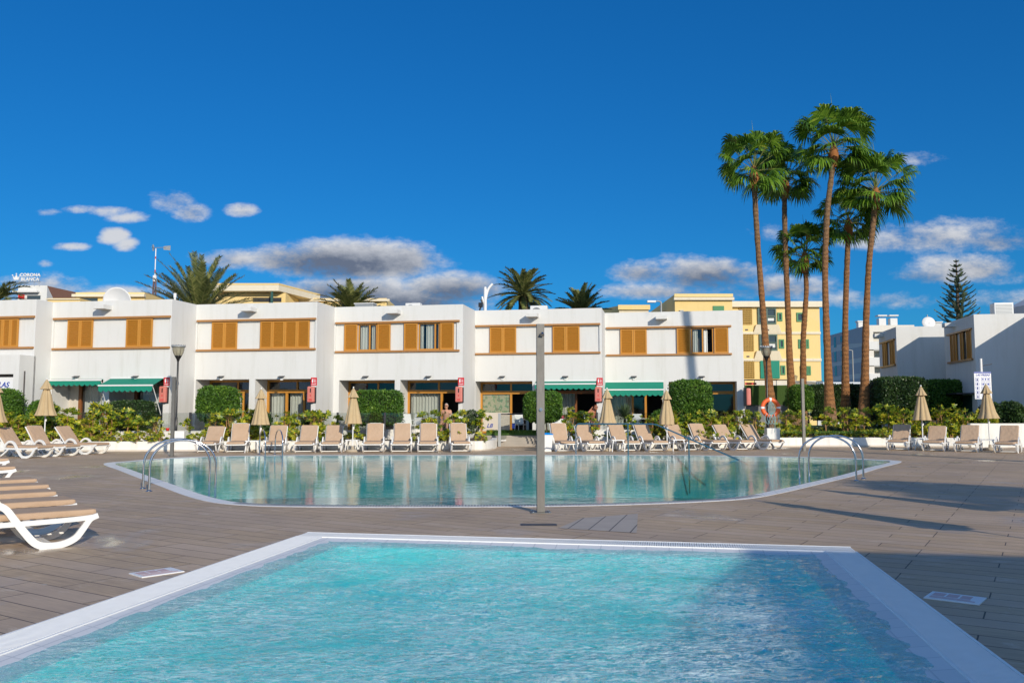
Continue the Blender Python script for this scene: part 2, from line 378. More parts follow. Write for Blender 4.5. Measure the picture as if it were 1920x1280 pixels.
def sb(name, m, parent, *boxes, bev=0.0, off=None):
    b = MB()
    for q in boxes: b.box(*q, bev=bev)
    return b.build(name, m, parent, off)
def smooth_path(P, n=6, closed=False):
    P = [Vector(p) for p in P]; out = []; L = len(P)
    rng = range(L) if closed else range(L - 1)
    for i in rng:
        g = (lambda k: P[k % L]) if closed else (lambda k: P[max(0, min(L - 1, k))])
        a, b, c, d = g(i - 1), g(i), g(i + 1), g(i + 2)
        for k in range(n):
            t = k / n
            out.append(.5 * ((2 * b) + (-a + c) * t + (2 * a - 5 * b + 4 * c - d) * t * t + (-a + 3 * b - 3 * c + d) * t ** 3))
    if not closed: out.append(P[-1])
    return out
def text_mesh(name, body, size, m, parent, M, align='CENTER', depth=.004, shear=0.0, spacing=1.0, bold=0.0):
    cu = bpy.data.curves.new(name, 'FONT'); cu.body = body; cu.size = size; cu.align_x = align; cu.align_y = 'CENTER'; cu.extrude = depth; cu.shear = shear; cu.space_character = spacing; cu.offset = bold
    t = bpy.data.objects.new(name + '_tmp', cu); COL.objects.link(t)
    dg = bpy.context.evaluated_depsgraph_get(); me = bpy.data.meshes.new_from_object(t.evaluated_get(dg))
    bpy.data.objects.remove(t); me.materials.clear(); me.materials.append(m); me.transform(M); me.name = name
    return link(name, me, parent)
UP = Matrix.Rotation(pi / 2, 4, 'X')      # text standing upright, facing -Y
RZ = -AX
def struct(o): o['kind'] = 'structure'; return o
ORD = ['first', 'second', 'third', 'fourth', 'fifth', 'sixth', 'seventh', 'eighth', 'ninth', 'tenth', 'eleventh', 'twelfth', 'thirteenth', 'fourteenth', 'fifteenth', 'sixteenth', 'seventeenth', 'eighteenth', 'nineteenth', 'twentieth']
# ================================================================ GROUND, DECK, POOLS
def off_poly(P, d):
    """shrink a closed 2D polygon by d"""
    n = len(P); area = sum(P[i].x * P[(i + 1) % n].y - P[(i + 1) % n].x * P[i].y for i in range(n)); s = 1 if area > 0 else -1; o = []
    for i in range(n):
        t1 = (P[i] - P[i - 1]); t2 = (P[(i + 1) % n] - P[i]); t1.z = t2.z = 0
        n1 = Vector((-t1.y, t1.x, 0)).normalized() * s; n2 = Vector((-t2.y, t2.x, 0)).normalized() * s
        q = (n1 + n2); q = q.normalized() if q.length > .01 else n1
        o.append(P[i] + q * (d / max(.45, q.dot(n1))))
    return o
def z_(P, z): return [Vector((p.x, p.y, z)) for p in P]
OUT_PX = [(194, 869), (222, 881), (255, 894), (300, 911), (345, 928), (390, 940), (440, 946), (520, 949.5), (700, 951), (900, 950.5), (1050, 949), (1200, 945.5), (1330, 940), (1410, 934), (1470, 923), (1530, 909), (1600, 892), (1650, 877), (1691, 865),
          (1640, 861), (1560, 857.5), (1450, 855), (1300, 853), (1150, 852.5), (1000, 852.5), (850, 852.5), (700, 852.5), (550, 853), (450, 854), (380, 855.5), (310, 858.5), (240, 864)]
MAIN_OUT = [G(*p) for p in OUT_PX]
MAIN_OUT = [Vector((p.x, p.y, 0)) for p in smooth_path(MAIN_OUT, 4, True)]
MAIN_IN = off_poly(MAIN_OUT, .30); MAIN_W = off_poly(MAIN_OUT, .52)
cA, cB = UV(G(580, 998)), UV(G(1590, 1025))
CU0, CU1, CV0, CV1 = UV(G(0, 1185))[0] + .06, (cB[0] + UV(G(1920, 1262))[0]) / 2, .9, (cA[1] + cB[1]) / 2
CU0 = (CU0 + cA[0]) / 2
def urect(i): return [W(CU0 + i, CV0 + i), W(CU1 - i, CV0 + i), W(CU1 - i, CV1 - i), W(CU0 + i, CV1 - i)]
GR = .33
def sheet(name, outer, holes, z, m, kind='structure'):
    polys = [[Vector((p.x, p.y, 0)) for p in outer]] + [[Vector((p.x, p.y, 0)) for p in h] for h in holes]
    tri = tessellate_polygon(polys); vs = [p for q in polys for p in q]
    b = MB(); b.add([(p.x, p.y, z) for p in vs], [tuple(t) for t in tri]); o = b.build(name, m)
    me = o.data
    if me.polygons[0].normal.z < 0: me.flip_normals()
    if kind: o['kind'] = kind
    return o
def deck_fn(m):
    b = NB(m); p = b.pos()
    mp = b.mapping((1, 1, 1), (0, 0, radians(32)), vec=p)
    br = b.n('ShaderNodeTexBrick', {'Vector': mp, 'Color1': (0, 0, 0, 1), 'Color2': (1, 1, 1, 1), 'Mortar': (.5, .5, .5, 1), 'Scale': 1.0, 'Mortar Size': .006, 'Mortar Smooth': .15, 'Brick Width': 1.2, 'Row Height': .265})
    br.offset = .37; br.offset_frequency = 3
    grain = b.noise(2.4, 6, .65, b.mapping((1.2, 16, 1), (0, 0, 0), vec=mp), .5)
    blot = b.noise(.55, 5, .6, p); fine = b.noise(30, 4, .6, p)
    c = b.ramp(grain, [(.2, (.28, .185, .10)), (.5, (.54, .38, .22)), (.8, (.78, .58, .37))])
    c = b.mix(b.m('MULTIPLY', b.n('ShaderNodeSeparateColor', {0: br.outputs[0]}).outputs[0], .62), c, (.62, .47, .35, 1))
    c = b.mix(b.m('MULTIPLY', b.m('MULTIPLY_ADD', blot, 2.4, -.7, clamp=True), .6), c, (.30, .225, .165, 1))
    wet = b.m('MULTIPLY', b.m('SUBTRACT', b.noise(.42, 4, .62, b.mapping((1, 1, 1), (0, 0, .4), (4.3, 1.2, 0), p), .4), .56), 9, clamp=True)
    c = b.mix(b.m('MULTIPLY', wet, .35), c, (.18, .135, .10, 1))
    c = b.mix(br.outputs['Fac'], c, (.08, .06, .045, 1))
    spots = b.m('MULTIPLY', b.m('SUBTRACT', b.noise(7, 2, .5, p), .735), 30, clamp=True)
    c = b.mix(b.m('MULTIPLY', b.m('SUBTRACT', b.noise(1.1, 6, .75, b.mapping((1.6, 3.2, 1), vec=mp), .8), .58), 5, clamp=True), c, (.66, .55, .43, 1))
    c = b.mix(b.m('MULTIPLY', spots, .55), c, (.55, .5, .44, 1))
    rough = b.m('SUBTRACT', b.m('MULTIPLY_ADD', grain, .20, .46), b.m('MULTIPLY', wet, .44))
    h = b.m('SUBTRACT', b.m('MULTIPLY', grain, .25), br.outputs['Fac'])
    b.out(b.pri(c, rough, 0, b.bump(h, .5, .004), Specular_IOR_Level=b.m('MULTIPLY_ADD', wet, .3, .3)))
DECK = mat('wood_look_deck_tiles', deck_fn)
DR = [Vector((-60, -25, 0)), Vector((60, -25, 0)), Vector((60, 62, 0)), Vector((-60, 62, 0))]
sheet('pool_deck', DR, [MAIN_OUT, urect(0)], 0, DECK)
sheet('ground', [Vector((-1400, -900, 0)), Vector((1400, -900, 0)), Vector((1400, 2200, 0)), Vector((-1400, 2200, 0))], [DR], -.004, ASPH)
def tiles_fn(col, mort, sc):
    def fn(m):
        b = NB(m); p = b.pos()
        br = b.n('ShaderNodeTexBrick', {'Vector': b.mapping((1, 1, 1), (0, 0, AX), vec=p), 'Color1': rgb(col), 'Color2': rgb(tuple(x * .93 for x in col)), 'Mortar': rgb(mort), 'Scale': 1.0, 'Mortar Size': .006, 'Brick Width': sc, 'Row Height': sc})
        br.offset = 0
        b.out(b.pri(b.mix(b.m('MULTIPLY', b.noise(1.5, 4, .5, p), .3), br.outputs[0], rgb(tuple(x * .8 for x in col))), .4))
    return fn
COPE = mat('white_coping_tiles', tiles_fn((.88, .88, .86), (.55, .55, .54), .28))
COPE_WET = mat('wet_white_margin_tiles', tiles_fn((.80, .80, .79), (.55, .57, .58), .25))
BASIN = mat('main_pool_tiles', tiles_fn((.02, .33, .41), (.035, .38, .46), .25))
BASIN_C = mat('child_pool_tiles', tiles_fn((.22, .86, .88), (.38, .93, .95), .25))
GRATE = plain('white_grate_plastic', (.87, .88, .87), .45, 0, .06)
GUT = plain('gutter_shadow_channel', (.22, .23, .24), .8)
def strip(b, A, B, za, zb):
    n = len(A)
    for i in range(n):
        j = (i + 1) % n
        b.add([(A[i].x, A[i].y, za), (A[j].x, A[j].y, za), (B[j].x, B[j].y, zb), (B[i].x, B[i].y, zb)], [(0, 1, 2, 3)])
def pool(name_l, A, B, Cc, D, depth, bm_, cope_m, wl=-.012):
    """A outer, B water edge, Cc foot of the sloping margin, D unused"""
    t = thing('pool_basin', name_l, 'pool basin', (0, 0, 0)); t['kind'] = 'structure'
    b = MB(); strip(b, B, Cc, -.012 if depth > 1 else -.008, -.14); strip(b, Cc, z_(Cc, 0), -.14, -depth)
    tri = tessellate_polygon([[Vector((p.x, p.y, 0)) for p in Cc]])
    k = len(Cc); b.m = 0
    zm = .16 if depth > 1 else .048
    bb = MB(); bb.m = 1; strip(bb, B, Cc, -.004, -zm); bb.m = 0
    rings = [(0, .16), (.35, depth)] if depth > 1 else [(0, zm), (.10, .20), (.35, .33), (.75, .43), (1.2, .52), (1.7, depth)]
    C3 = Cc
    for (i0, z0), (i1, z1) in zip(rings, rings[1:]): C2 = off_poly(Cc, i0) if i0 else Cc; C3 = off_poly(Cc, i1); strip(bb, C2, C3, -z0, -z1)
    bb.add([(p.x, p.y, -depth) for p in C3], [tuple(q) for q in tri])
    bb.build('basin', [bm_, cope_m], t)
    return t
t = pool('deep turquoise tiled basin of the large free-form pool', MAIN_OUT, MAIN_IN, MAIN_W, None, 1.35, BASIN, COPE_WET)
b = MB(); strip(b, MAIN_OUT, MAIN_IN, .004, .0); strip(b, MAIN_OUT, MAIN_OUT, -.06, .004); b.build('coping', COPE, t)
# slatted overflow strip along the near edge of the large pool
b = MB(); n = len(MAIN_OUT)
run = 0
for i in range(n):
    p, q = MAIN_OUT[i], MAIN_OUT[(i + 1) % n]; pi_, qi = MAIN_IN[i], MAIN_IN[(i + 1) % n]
    mid = (p + q) / 2
    if mid.y > 15.2 or not (-4.6 < mid.x < 4.6): continue
    L = (q - p).length; ns = max(1, int(L / .045))
    for k in range(ns):
        f0 = (k + .15) / ns; f1 = (k + .7) / ns
        a0 = p.lerp(q, f0); a1 = p.lerp(q, f1); b0 = pi_.lerp(qi, f0); b1 = pi_.lerp(qi, f1)
        a0, b0 = a0.lerp(b0, .35), a0.lerp(b0, .95); a1, b1 = a1.lerp(b1, .35), a1.lerp(b1, .95)
        b.add([(a0.x, a0.y, .012), (a1.x, a1.y, .012), (b1.x, b1.y, .010), (b0.x, b0.y, .010)], [(0, 1, 2, 3)])
b.build('overflow_grate', GUT, t)
C_O, C_I, C_S = urect(0), urect(GR), urect(GR + .34)
t2 = pool('shallow light turquoise basin of the rectangular pool in front', C_O, C_I, C_S, None, .62, BASIN_C, COPE_WET)
gt = struct(thing('overflow_grate_frame', 'white slatted overflow grating round the rectangular front pool', 'pool grating'))
b = MB(); strip(b, C_O, C_I, -.05, -.05); strip(b, C_O, C_O, -.05, .0); b.build('channel', GUT, gt)
def grate_side(u0, v0, u1, v1, across):
    b = MB(); L = sqrt((u1 - u0) ** 2 + (v1 - v0) ** 2); d = ((u1 - u0) / L, (v1 - v0) / L); nn = int(L / .026)
    def bx(s0, s1, t0, t1, z0, z1):
        P = []
        for z in (z0, z1):
            for s, tt in ((s0, t0), (s1, t0), (s1, t1), (s0, t1)): P.append(W(u0 + d[0] * s + across[0] * tt, v0 + d[1] * s + across[1] * tt, z))
        b.add(P, [(4, 5, 6, 7), (0, 1, 5, 4), (1, 2, 6, 5), (2, 3, 7, 6), (3, 0, 4, 7)])
    for k in range(nn): bx(k * .026 + .005, k * .026 + .020, .022, GR - .022, -.02, .006)
    bx(0, L, 0, .02, -.05, .008); bx(0, L, GR - .02, GR, -.05, .004); bx(0, L, GR / 2 - .012, GR / 2 + .012, -.03, -.001)
    b.build('grate_run', GRATE, gt)
grate_side(CU0, CV0 + GR, CU0, CV1 - GR, (1, 0)); grate_side(CU1, CV0 + GR, CU1, CV1 - GR, (-1, 0))
grate_side(CU0, CV1, CU1, CV1, (0, -1)); grate_side(CU0, CV0, CU1, CV0, (0, 1))
inset = sheet('deck_inset', [G(1196, 963), G(1194, 999), G(1046, 990), G(1092, 971)], [], .004, mat('grey_inset_planks', lambda m: (lambda b: b.out(b.pri((lambda br: b.mix(br.outputs['Fac'], b.mix(b.noise(3, 5, .6, b.pos()), (.34, .28, .225, 1), (.50, .43, .35, 1)), (.05, .04, .03, 1)))(b.n('ShaderNodeTexBrick', {'Vector': b.mapping((1, 1, 1), (0, 0, radians(-75)), vec=b.pos()), 'Scale': 1.0, 'Mortar Size': .008, 'Brick Width': 3.0, 'Row Height': .27})), .5)))(NB(m))))
# water
def water_fn(tint, rip, strength, foam_caustic, mixrefl=1.0, fcol=(.62, .80, .80), rough=.02, refr=0, dist=.05):
    def fn(m):
        b = NB(m); p = b.pos()
        big = b.noise(rip * .16, 3, .5, p)
        w1 = b.noise(rip, 3, .55, b.mapping((.75, 1.15, 1), (0, 0, .2), vec=p), .6); w2 = b.noise(rip * 3.1, 3, .6, b.mapping((.8, 1.2, 1), (0, 0, -.3), vec=p), .4)
        h = b.m('ADD', w1, b.m('MULTIPLY', w2, .6))
        amp = b.m('MULTIPLY_ADD', big, 1.6, -.25, clamp=False)
        nrm = b.bump(b.m('MULTIPLY', h, amp), strength, dist)
        fr = b.m('MULTIPLY', b.schlick(.02, nrm), mixrefl, clamp=True)
        tr = b.n('ShaderNodeBsdfTransparent', {'Color': rgb(tint)}).outputs[0]
        if refr: tr = b.n('ShaderNodeMixShader', {0: refr, 1: tr, 2: b.n('ShaderNodeBsdfRefraction', {'Color': rgb(tint), 'IOR': 1.333, 'Roughness': .0, 'Normal': nrm}).outputs[0]}).outputs[0]
        s = b.n('ShaderNodeMixShader', {0: fr, 1: tr, 2: b.n('ShaderNodeBsdfGlossy', {'Color': (1, 1, 1, 1), 'Roughness': rough, 'Normal': nrm}).outputs[0]}).outputs[0]
        if foam_caustic:
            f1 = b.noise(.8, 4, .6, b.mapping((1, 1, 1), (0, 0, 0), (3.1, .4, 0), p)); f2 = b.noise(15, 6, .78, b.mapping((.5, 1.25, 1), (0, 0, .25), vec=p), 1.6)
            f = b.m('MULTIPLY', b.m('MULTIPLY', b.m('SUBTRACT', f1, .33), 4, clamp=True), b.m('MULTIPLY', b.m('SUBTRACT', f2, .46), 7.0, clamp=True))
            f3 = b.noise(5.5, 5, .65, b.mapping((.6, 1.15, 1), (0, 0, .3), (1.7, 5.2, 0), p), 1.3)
            caustic_fil = b.m('SUBTRACT', 1.0, b.m('MULTIPLY', b.m('ABSOLUTE', b.m('SUBTRACT', f3, .5)), 16.0), clamp=True)  # pale threads painted like caustic light among the churned froth
            f = b.m('MAXIMUM', f, b.m('MULTIPLY', caustic_fil, b.m('MULTIPLY', b.m('SUBTRACT', f1, .30), 3.2, clamp=True)))
            f = b.m('MULTIPLY', f, foam_caustic)
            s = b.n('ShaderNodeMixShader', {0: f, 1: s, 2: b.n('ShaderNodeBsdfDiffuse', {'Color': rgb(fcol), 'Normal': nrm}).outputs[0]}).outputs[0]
        b.out(s)
    return fn
WATER_M = mat('main_pool_water', water_fn((.55, .90, .92), 2.6, .135, 0, .92))
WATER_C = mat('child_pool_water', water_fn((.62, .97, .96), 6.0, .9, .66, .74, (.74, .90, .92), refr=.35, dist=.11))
def water_sheet(name, P, z, m):
    o = sheet(name, P, [], z, m); return o
water_sheet('pool_water', off_poly(MAIN_OUT, .285), -.006, WATER_M)
b = MB(); NU, NV = 230, 300
u0, u1, v0, v1 = CU0 + GR + .02, CU1 - GR - .02, CV0 + GR + .02, CV1 - GR - .02
vs = []
for j in range(NV + 1):
    for i in range(NU + 1):
        u = u0 + (u1 - u0) * i / NU; v = v0 + (v1 - v0) * j / NV
        e = min(1, min(u - u0, u1 - u, v - v0, v1 - v) / .25)
        act = .35 + .9 * max(0, noise.noise(Vector((u * .5, v * .5, 5.))) + .35)
        h = .017 * noise.noise(Vector((u * 2.1, v * 3.4, 0))) + .010 * noise.noise(Vector((u * 5.5, v * 8.5, 3))) + .005 * noise.noise(Vector((u * 13, v * 19, 7)))
        p = W(u, v, -.020 + h * act * (e * .75 + .25)); vs.append(p)
b.add(vs, [(j * (NU + 1) + i, j * (NU + 1) + i + 1, (j + 1) * (NU + 1) + i + 1, (j + 1) * (NU + 1) + i) for j in range(NV) for i in range(NU)], True)
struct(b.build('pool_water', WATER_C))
# ================================================================ TERRACED HOUSES
VF = {0: 31.2, 1: 32.17, 2: 34.05, 3: 36.0, 4: 38.42, 5: 40.46}
UL = {1: -25.9, 2: -20.285, 3: -14.66, 4: -8.73, 5: -2.86}
UR = {0: -25.9, 1: -20.285, 2: -14.66, 3: -8.73, 4: -2.86, 5: 3.5}
UL[0] = FU(-190, VF[0])
TOP, LINT, TER = 6.15, 2.86, .45
SILL, HEAD = 4.13, 5.37
DEPTH = 12.0
class HB:
    """house builder: boxes in (u, v, z)"""
    def __init__(s, root, off): s.root = root; s.off = off
    def part(s, name, m, *boxes, bev=0.0, parent=None): return sb(name, m, parent or s.root, *boxes, bev=bev, off=s.off)
    def mb(s, b, name, m, parent=None): return b.build(name, m, parent or s.root, s.off)
def wall_face(b, u0, u1, z0, z1, v, holes, rev):
    us = sorted({u0, u1, *[h[0] for h in holes], *[h[1] for h in holes]}); zs = sorted({z0, z1, *[h[2] for h in holes], *[h[3] for h in holes]})
    us = [q for q in us if u0 - 1e-6 <= q <= u1 + 1e-6]; zs = [q for q in zs if z0 - 1e-6 <= q <= z1 + 1e-6]
    for a, c in zip(us, us[1:]):
        for d, e in zip(zs, zs[1:]):
            m = ((a + c) / 2, (d + e) / 2)
            if any(h[0] < m[0] < h[1] and h[2] < m[1] < h[3] for h in holes): continue
            b.quad((a, v, d), (c, v, d), (c, v, e), (a, v, e))
    for h in holes:
        a, c, d, e = h[:4]; r = h[4] if len(h) > 4 else rev; w = v + r
        b.quad((a, v, d), (a, w, d), (a, w, e), (a, v, e)); b.quad((c, v, d), (c, v, e), (c, w, e), (c, w, d))
        b.quad((a, v, e), (a, w, e), (c, w, e), (c, v, e)); b.quad((a, v, d), (c, v, d), (c, w, d), (a, w, d))
def shutter_leaf(h, u0, u1, z0, z1, v, parent=None):
    b = MB(); f = .07; b.box(u0, v, z0, u0 + f, v + .045, z1); b.box(u1 - f, v, z0, u1, v + .045, z1)
    b.box(u0 + f, v, z0, u1 - f, v + .045, z0 + f); b.box(u0 + f, v, z1 - f, u1 - f, v + .045, z1)
    n = max(8, int((z1 - z0 - 2 * f) / .085)); st = (z1 - z0 - 2 * f) / n
    for k in range(n):
        z = z0 + f + k * st
        b.add([(u0 + f, v + .035, z + .004), (u1 - f, v + .035, z + .004), (u1 - f, v - .012, z + st * .80), (u0 + f, v - .012, z + st * .80),
               (u0 + f, v + .045, z + .004), (u1 - f, v + .045, z + .004), (u1 - f, v + .0, z + st * .86), (u0 + f, v + .0, z + st * .86)], [(0, 1, 2, 3), (7, 6, 5, 4), (3, 2, 6, 7), (1, 0, 4, 5)])
    b.box(u0 + f, v + .046, z0 + f, u1 - f, v + .052, z1 - f)
    return h.mb(b, 'shutter', WOOD, parent)
def curtain_mesh(u0, u1, z0, z1, v, amp=.03, n=7, taper=0.0):
    b = MB(); N_ = n * 8; vs = []
    for zi, z in enumerate((z1, (z0 + z1) / 2, z0)):
        for k in range(N_ + 1):
            f = k / N_; uu = u0 + (u1 - u0) * f
            if taper: uu = u0 + (u1 - u0) * (f * (1 - taper * (zi / 2)) + (taper * zi / 2 if taper > 0 else 0))
            vs.append((uu, v + amp * sin(f * n * 2 * pi) + amp * .5 * sin(f * n * 4.7 + zi), z))
    b.add(vs, [(r * (N_ + 1) + k, r * (N_ + 1) + k + 1, (r + 1) * (N_ + 1) + k + 1, (r + 1) * (N_ + 1) + k) for r in range(2) for k in range(N_)], True)
    return b
def window(h, u0, u1, z0, z1, v, split=.55, curt=((.05, .95),), sliding=0):
    """window opening; returns part"""
    f = .055; b = MB()
    b.box(u0, v, z0, u0 + f, v + .08, z1); b.box(u1 - f, v, z0, u1, v + .08, z1); b.box(u0 + f, v, z0, u1 - f, v + .08, z0 + f); b.box(u0 + f, v, z1 - f, u1 - f, v + .08, z1)
    um = u0 + (u1 - u0) * split; b.box(um - .03, v - .005, z0 + f, um + .03, v + .075, z1 - f)
    w = h.mb(b, 'window', WOOD)
    if sliding >= 0: h.part('pane', GLASS, (u0 + f, v + .045, z0 + f, um - .03, v + .052, z1 - f), parent=w)
    if sliding <= 0: h.part('pane', GLASS, (um + .03, v + .045, z0 + f, u1 - f, v + .052, z1 - f), parent=w)
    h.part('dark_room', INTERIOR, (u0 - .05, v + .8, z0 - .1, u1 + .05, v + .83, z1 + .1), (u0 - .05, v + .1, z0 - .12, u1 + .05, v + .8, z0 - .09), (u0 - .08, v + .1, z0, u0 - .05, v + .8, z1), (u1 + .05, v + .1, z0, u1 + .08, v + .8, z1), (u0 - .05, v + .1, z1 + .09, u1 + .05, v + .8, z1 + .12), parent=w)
    for (a, c) in curt:
        h.mb(curtain_mesh(u0 + (u1 - u0) * a, u0 + (u1 - u0) * c, z0 + .03, z1 - .03, v + .16, .02, max(2, int((c - a) * (u1 - u0) / .1))), 'curtain', CURTAIN, w)
    return w
def door_set(h, u0, u1, v, z0, z1, splits, panes, tr=.42, wood=None):
    """sliding door: frame, transom and panes. panes: per bay 'g' glass+curtain, 'd' glass dark, 'o' open"""
    wood = wood or WOOD; f = .09; zt = z1 - tr; b = MB(); du = u1 - u0
    b.box(u0, v, z0, u0 + f, v + .12, z1); b.box(u1 - f, v, z0, u1, v + .12, z1); b.box(u0 + f, v, z1 - f, u1 - f, v + .12, z1); b.box(u0 + f, v - .01, zt - .15, u1 - f, v + .11, zt)
    b.box(u0 + f, v, z0, u1 - f, v + .12, z0 + .1)
    S = [0] + list(splits) + [1]
    for s in splits: b.box(u0 + du * s - .05, v + .005, z0 + .1, u0 + du * s + .05, v + .105, zt - .15)
    um = u0 + du * .55; b.box(um - .04, v + .005, zt, um + .04, v + .105, z1 - f)
    d = h.mb(b, 'door', wood)
    h.part('transom_pane', GLASS, (u0 + f, v + .05, zt, um - .04, v + .058, z1 - f), parent=d); h.part('transom_pane', GLASS, (um + .04, v + .05, zt, u1 - f, v + .058, z1 - f), parent=d)
    zb, zz = z0 + .1, zt - .15
    for i, k in enumerate(panes):
        a = u0 + du * S[i] + (.05 if i else f); c = u0 + du * S[i + 1] - (.05 if i < len(panes) - 1 else f)
        if k in 'gd': h.part('pane', GLASS, (a, v + .06, zb, c, v + .068, zz), parent=d)
        if k in 'gc': h.mb(curtain_mesh(a, c, zb, zz, v + .3, .035, max(3, int((c - a) / .14))), 'curtain', CURTAIN, d)
        if k == 'w': h.mb(curtain_mesh(a, c, zb, zz, v + .3, .035, max(3, int((c - a) / .14))), 'curtain', CURT_W, d)
    # room behind
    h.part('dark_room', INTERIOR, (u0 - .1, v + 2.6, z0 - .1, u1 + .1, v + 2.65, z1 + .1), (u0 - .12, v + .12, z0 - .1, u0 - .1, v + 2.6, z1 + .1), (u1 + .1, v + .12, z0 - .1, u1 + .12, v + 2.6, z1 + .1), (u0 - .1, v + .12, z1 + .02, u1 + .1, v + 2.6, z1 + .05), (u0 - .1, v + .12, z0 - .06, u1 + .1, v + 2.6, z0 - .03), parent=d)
    return d
def awning(h, u0, u1, v, ztop, proj, drop, val=.26, arms=True, scal=.24):
    """green cloth with a scalloped valance"""
    t = .012; vf = v - proj; zf = ztop - drop; b = MB(); wdt = u1 - u0
    b.add([(u0, v, ztop), (u1, v, ztop), (u1, vf, zf), (u0, vf, zf), (u0, v, ztop - t), (u1, v, ztop - t), (u1, vf, zf - t), (u0, vf, zf - t)], [(0, 1, 2, 3), (7, 6, 5, 4), (0, 3, 7, 4), (1, 5, 6, 2)])
    ns = max(3, round(wdt / scal)); K = 8; P = []
    for k in range(ns * K + 1):
        f = k / (ns * K); u = u0 + wdt * f; q = abs(sin(pi * f * ns)); P.append((u, zf - val + .07 * (1 - q)))
    for (a, za), (c, zc) in zip(P, P[1:]):
        b.add([(a, vf - .012, zf), (c, vf - .012, zf), (c, vf - .03, zc), (a, vf - .03, za), (a, vf - .004, zf), (c, vf - .004, zf), (c, vf - .022, zc), (a, vf - .022, za)], [(0, 1, 2, 3), (7, 6, 5, 4), (3, 2, 6, 7)])
    aw = h.mb(b, 'awning', GREEN_CLOTH)
    h.part('front_bar', WHITE_MET, (u0 - .02, vf - .035, zf - .03, u1 + .02, vf + .012, zf + .03), parent=aw)
    h.part('cassette', WHITE_MET, (u0, v - .005, ztop + .006, u1, v + .09, ztop + .07), parent=aw)
    if arms:
        for u in (u0 + .04, u1 - .04):
            bb = MB(); bb.tube([(u, vf + .02, zf - .03), (u, vf + .12, zf - .12), (u, v - .02, 1.35 if arms is True else arms)], .018, 6); h.mb(bb, 'awning_arm', WHITE_MET, aw)
    return aw
def solar_lamp(h, px, v):
    u = FU(px, v); z = ZU(707, px, v)
    b = MB(); b.box(u - .05, v - .05, z - .13, u + .05, v, z); L = h.mb(b, 'wall_lamp', WHITE_PL)
    bb = MB(); bb.add([(u - .13, v, z + .06), (u + .13, v, z + .06), (u + .13, v - .17, z + .01), (u - .13, v - .17, z + .01), (u - .13, v, z + .04), (u + .13, v, z + .04), (u + .13, v - .17, z - .01), (u - .13, v - .17, z - .01)], [(0, 1, 2, 3), (7, 6, 5, 4), (3, 2, 6, 7), (0, 3, 7, 4), (1, 5, 6, 2)])
    h.mb(bb, 'solar_panel', DARKMET, L)
def ZU(py, px, v): return F(px, py, v)[1]
UNITS = {
 0: dict(shut=[(-26, 33)], spout=None, win=[], doors=[]),
 1: dict(shut=[(125, 149, 173), (235, 260, 285)], win=[], spout=197, doors=[(99, 196), (208, 309)], lamps=[147, 257]),
 2: dict(shut=[(396, 420, 444), (487, 580)], win=[], spout=470, doors=[(369, 469), (480, 585)], lamps=[417, 530]),
 3: dict(shut=[(645, 670), (707, 732), (757, 783), (825, 851)], win=[(671, 706), (784, 824)], spout=741, doors=[(637, 741), (751, 860)], lamps=[687, 804]),
 4: dict(shut=[(918, 943, 968), (1036, 1061, 1087)], win=[], spout=1000, doors=[(890.5, 998), (1004, 1118)], lamps=[942, 1060]),
 5: dict(shut=[(1163, 1188, 1213), (1269, 1295), (1339, 1366)], win=[(1296, 1338)], spout=1241, doors=[(1135, 1243), (1253, 1380)], lamps=[1188, 1315])}
HL = {0: 'white house at the left picture edge with blue lettering below its shutters',
      1: 'white terraced house with two lowered green awnings and closed ochre shutters',
      2: 'white terraced house with one wide and one narrow closed ochre shutter, no awning',
      3: 'white terraced house with two open curtained upstairs windows between ochre shutters',
      4: 'white terraced house behind the bare shower post, one door covered by a green awning',
      5: 'white end house with a palm trunk shadow and one half open window'}
HOUSES = {}
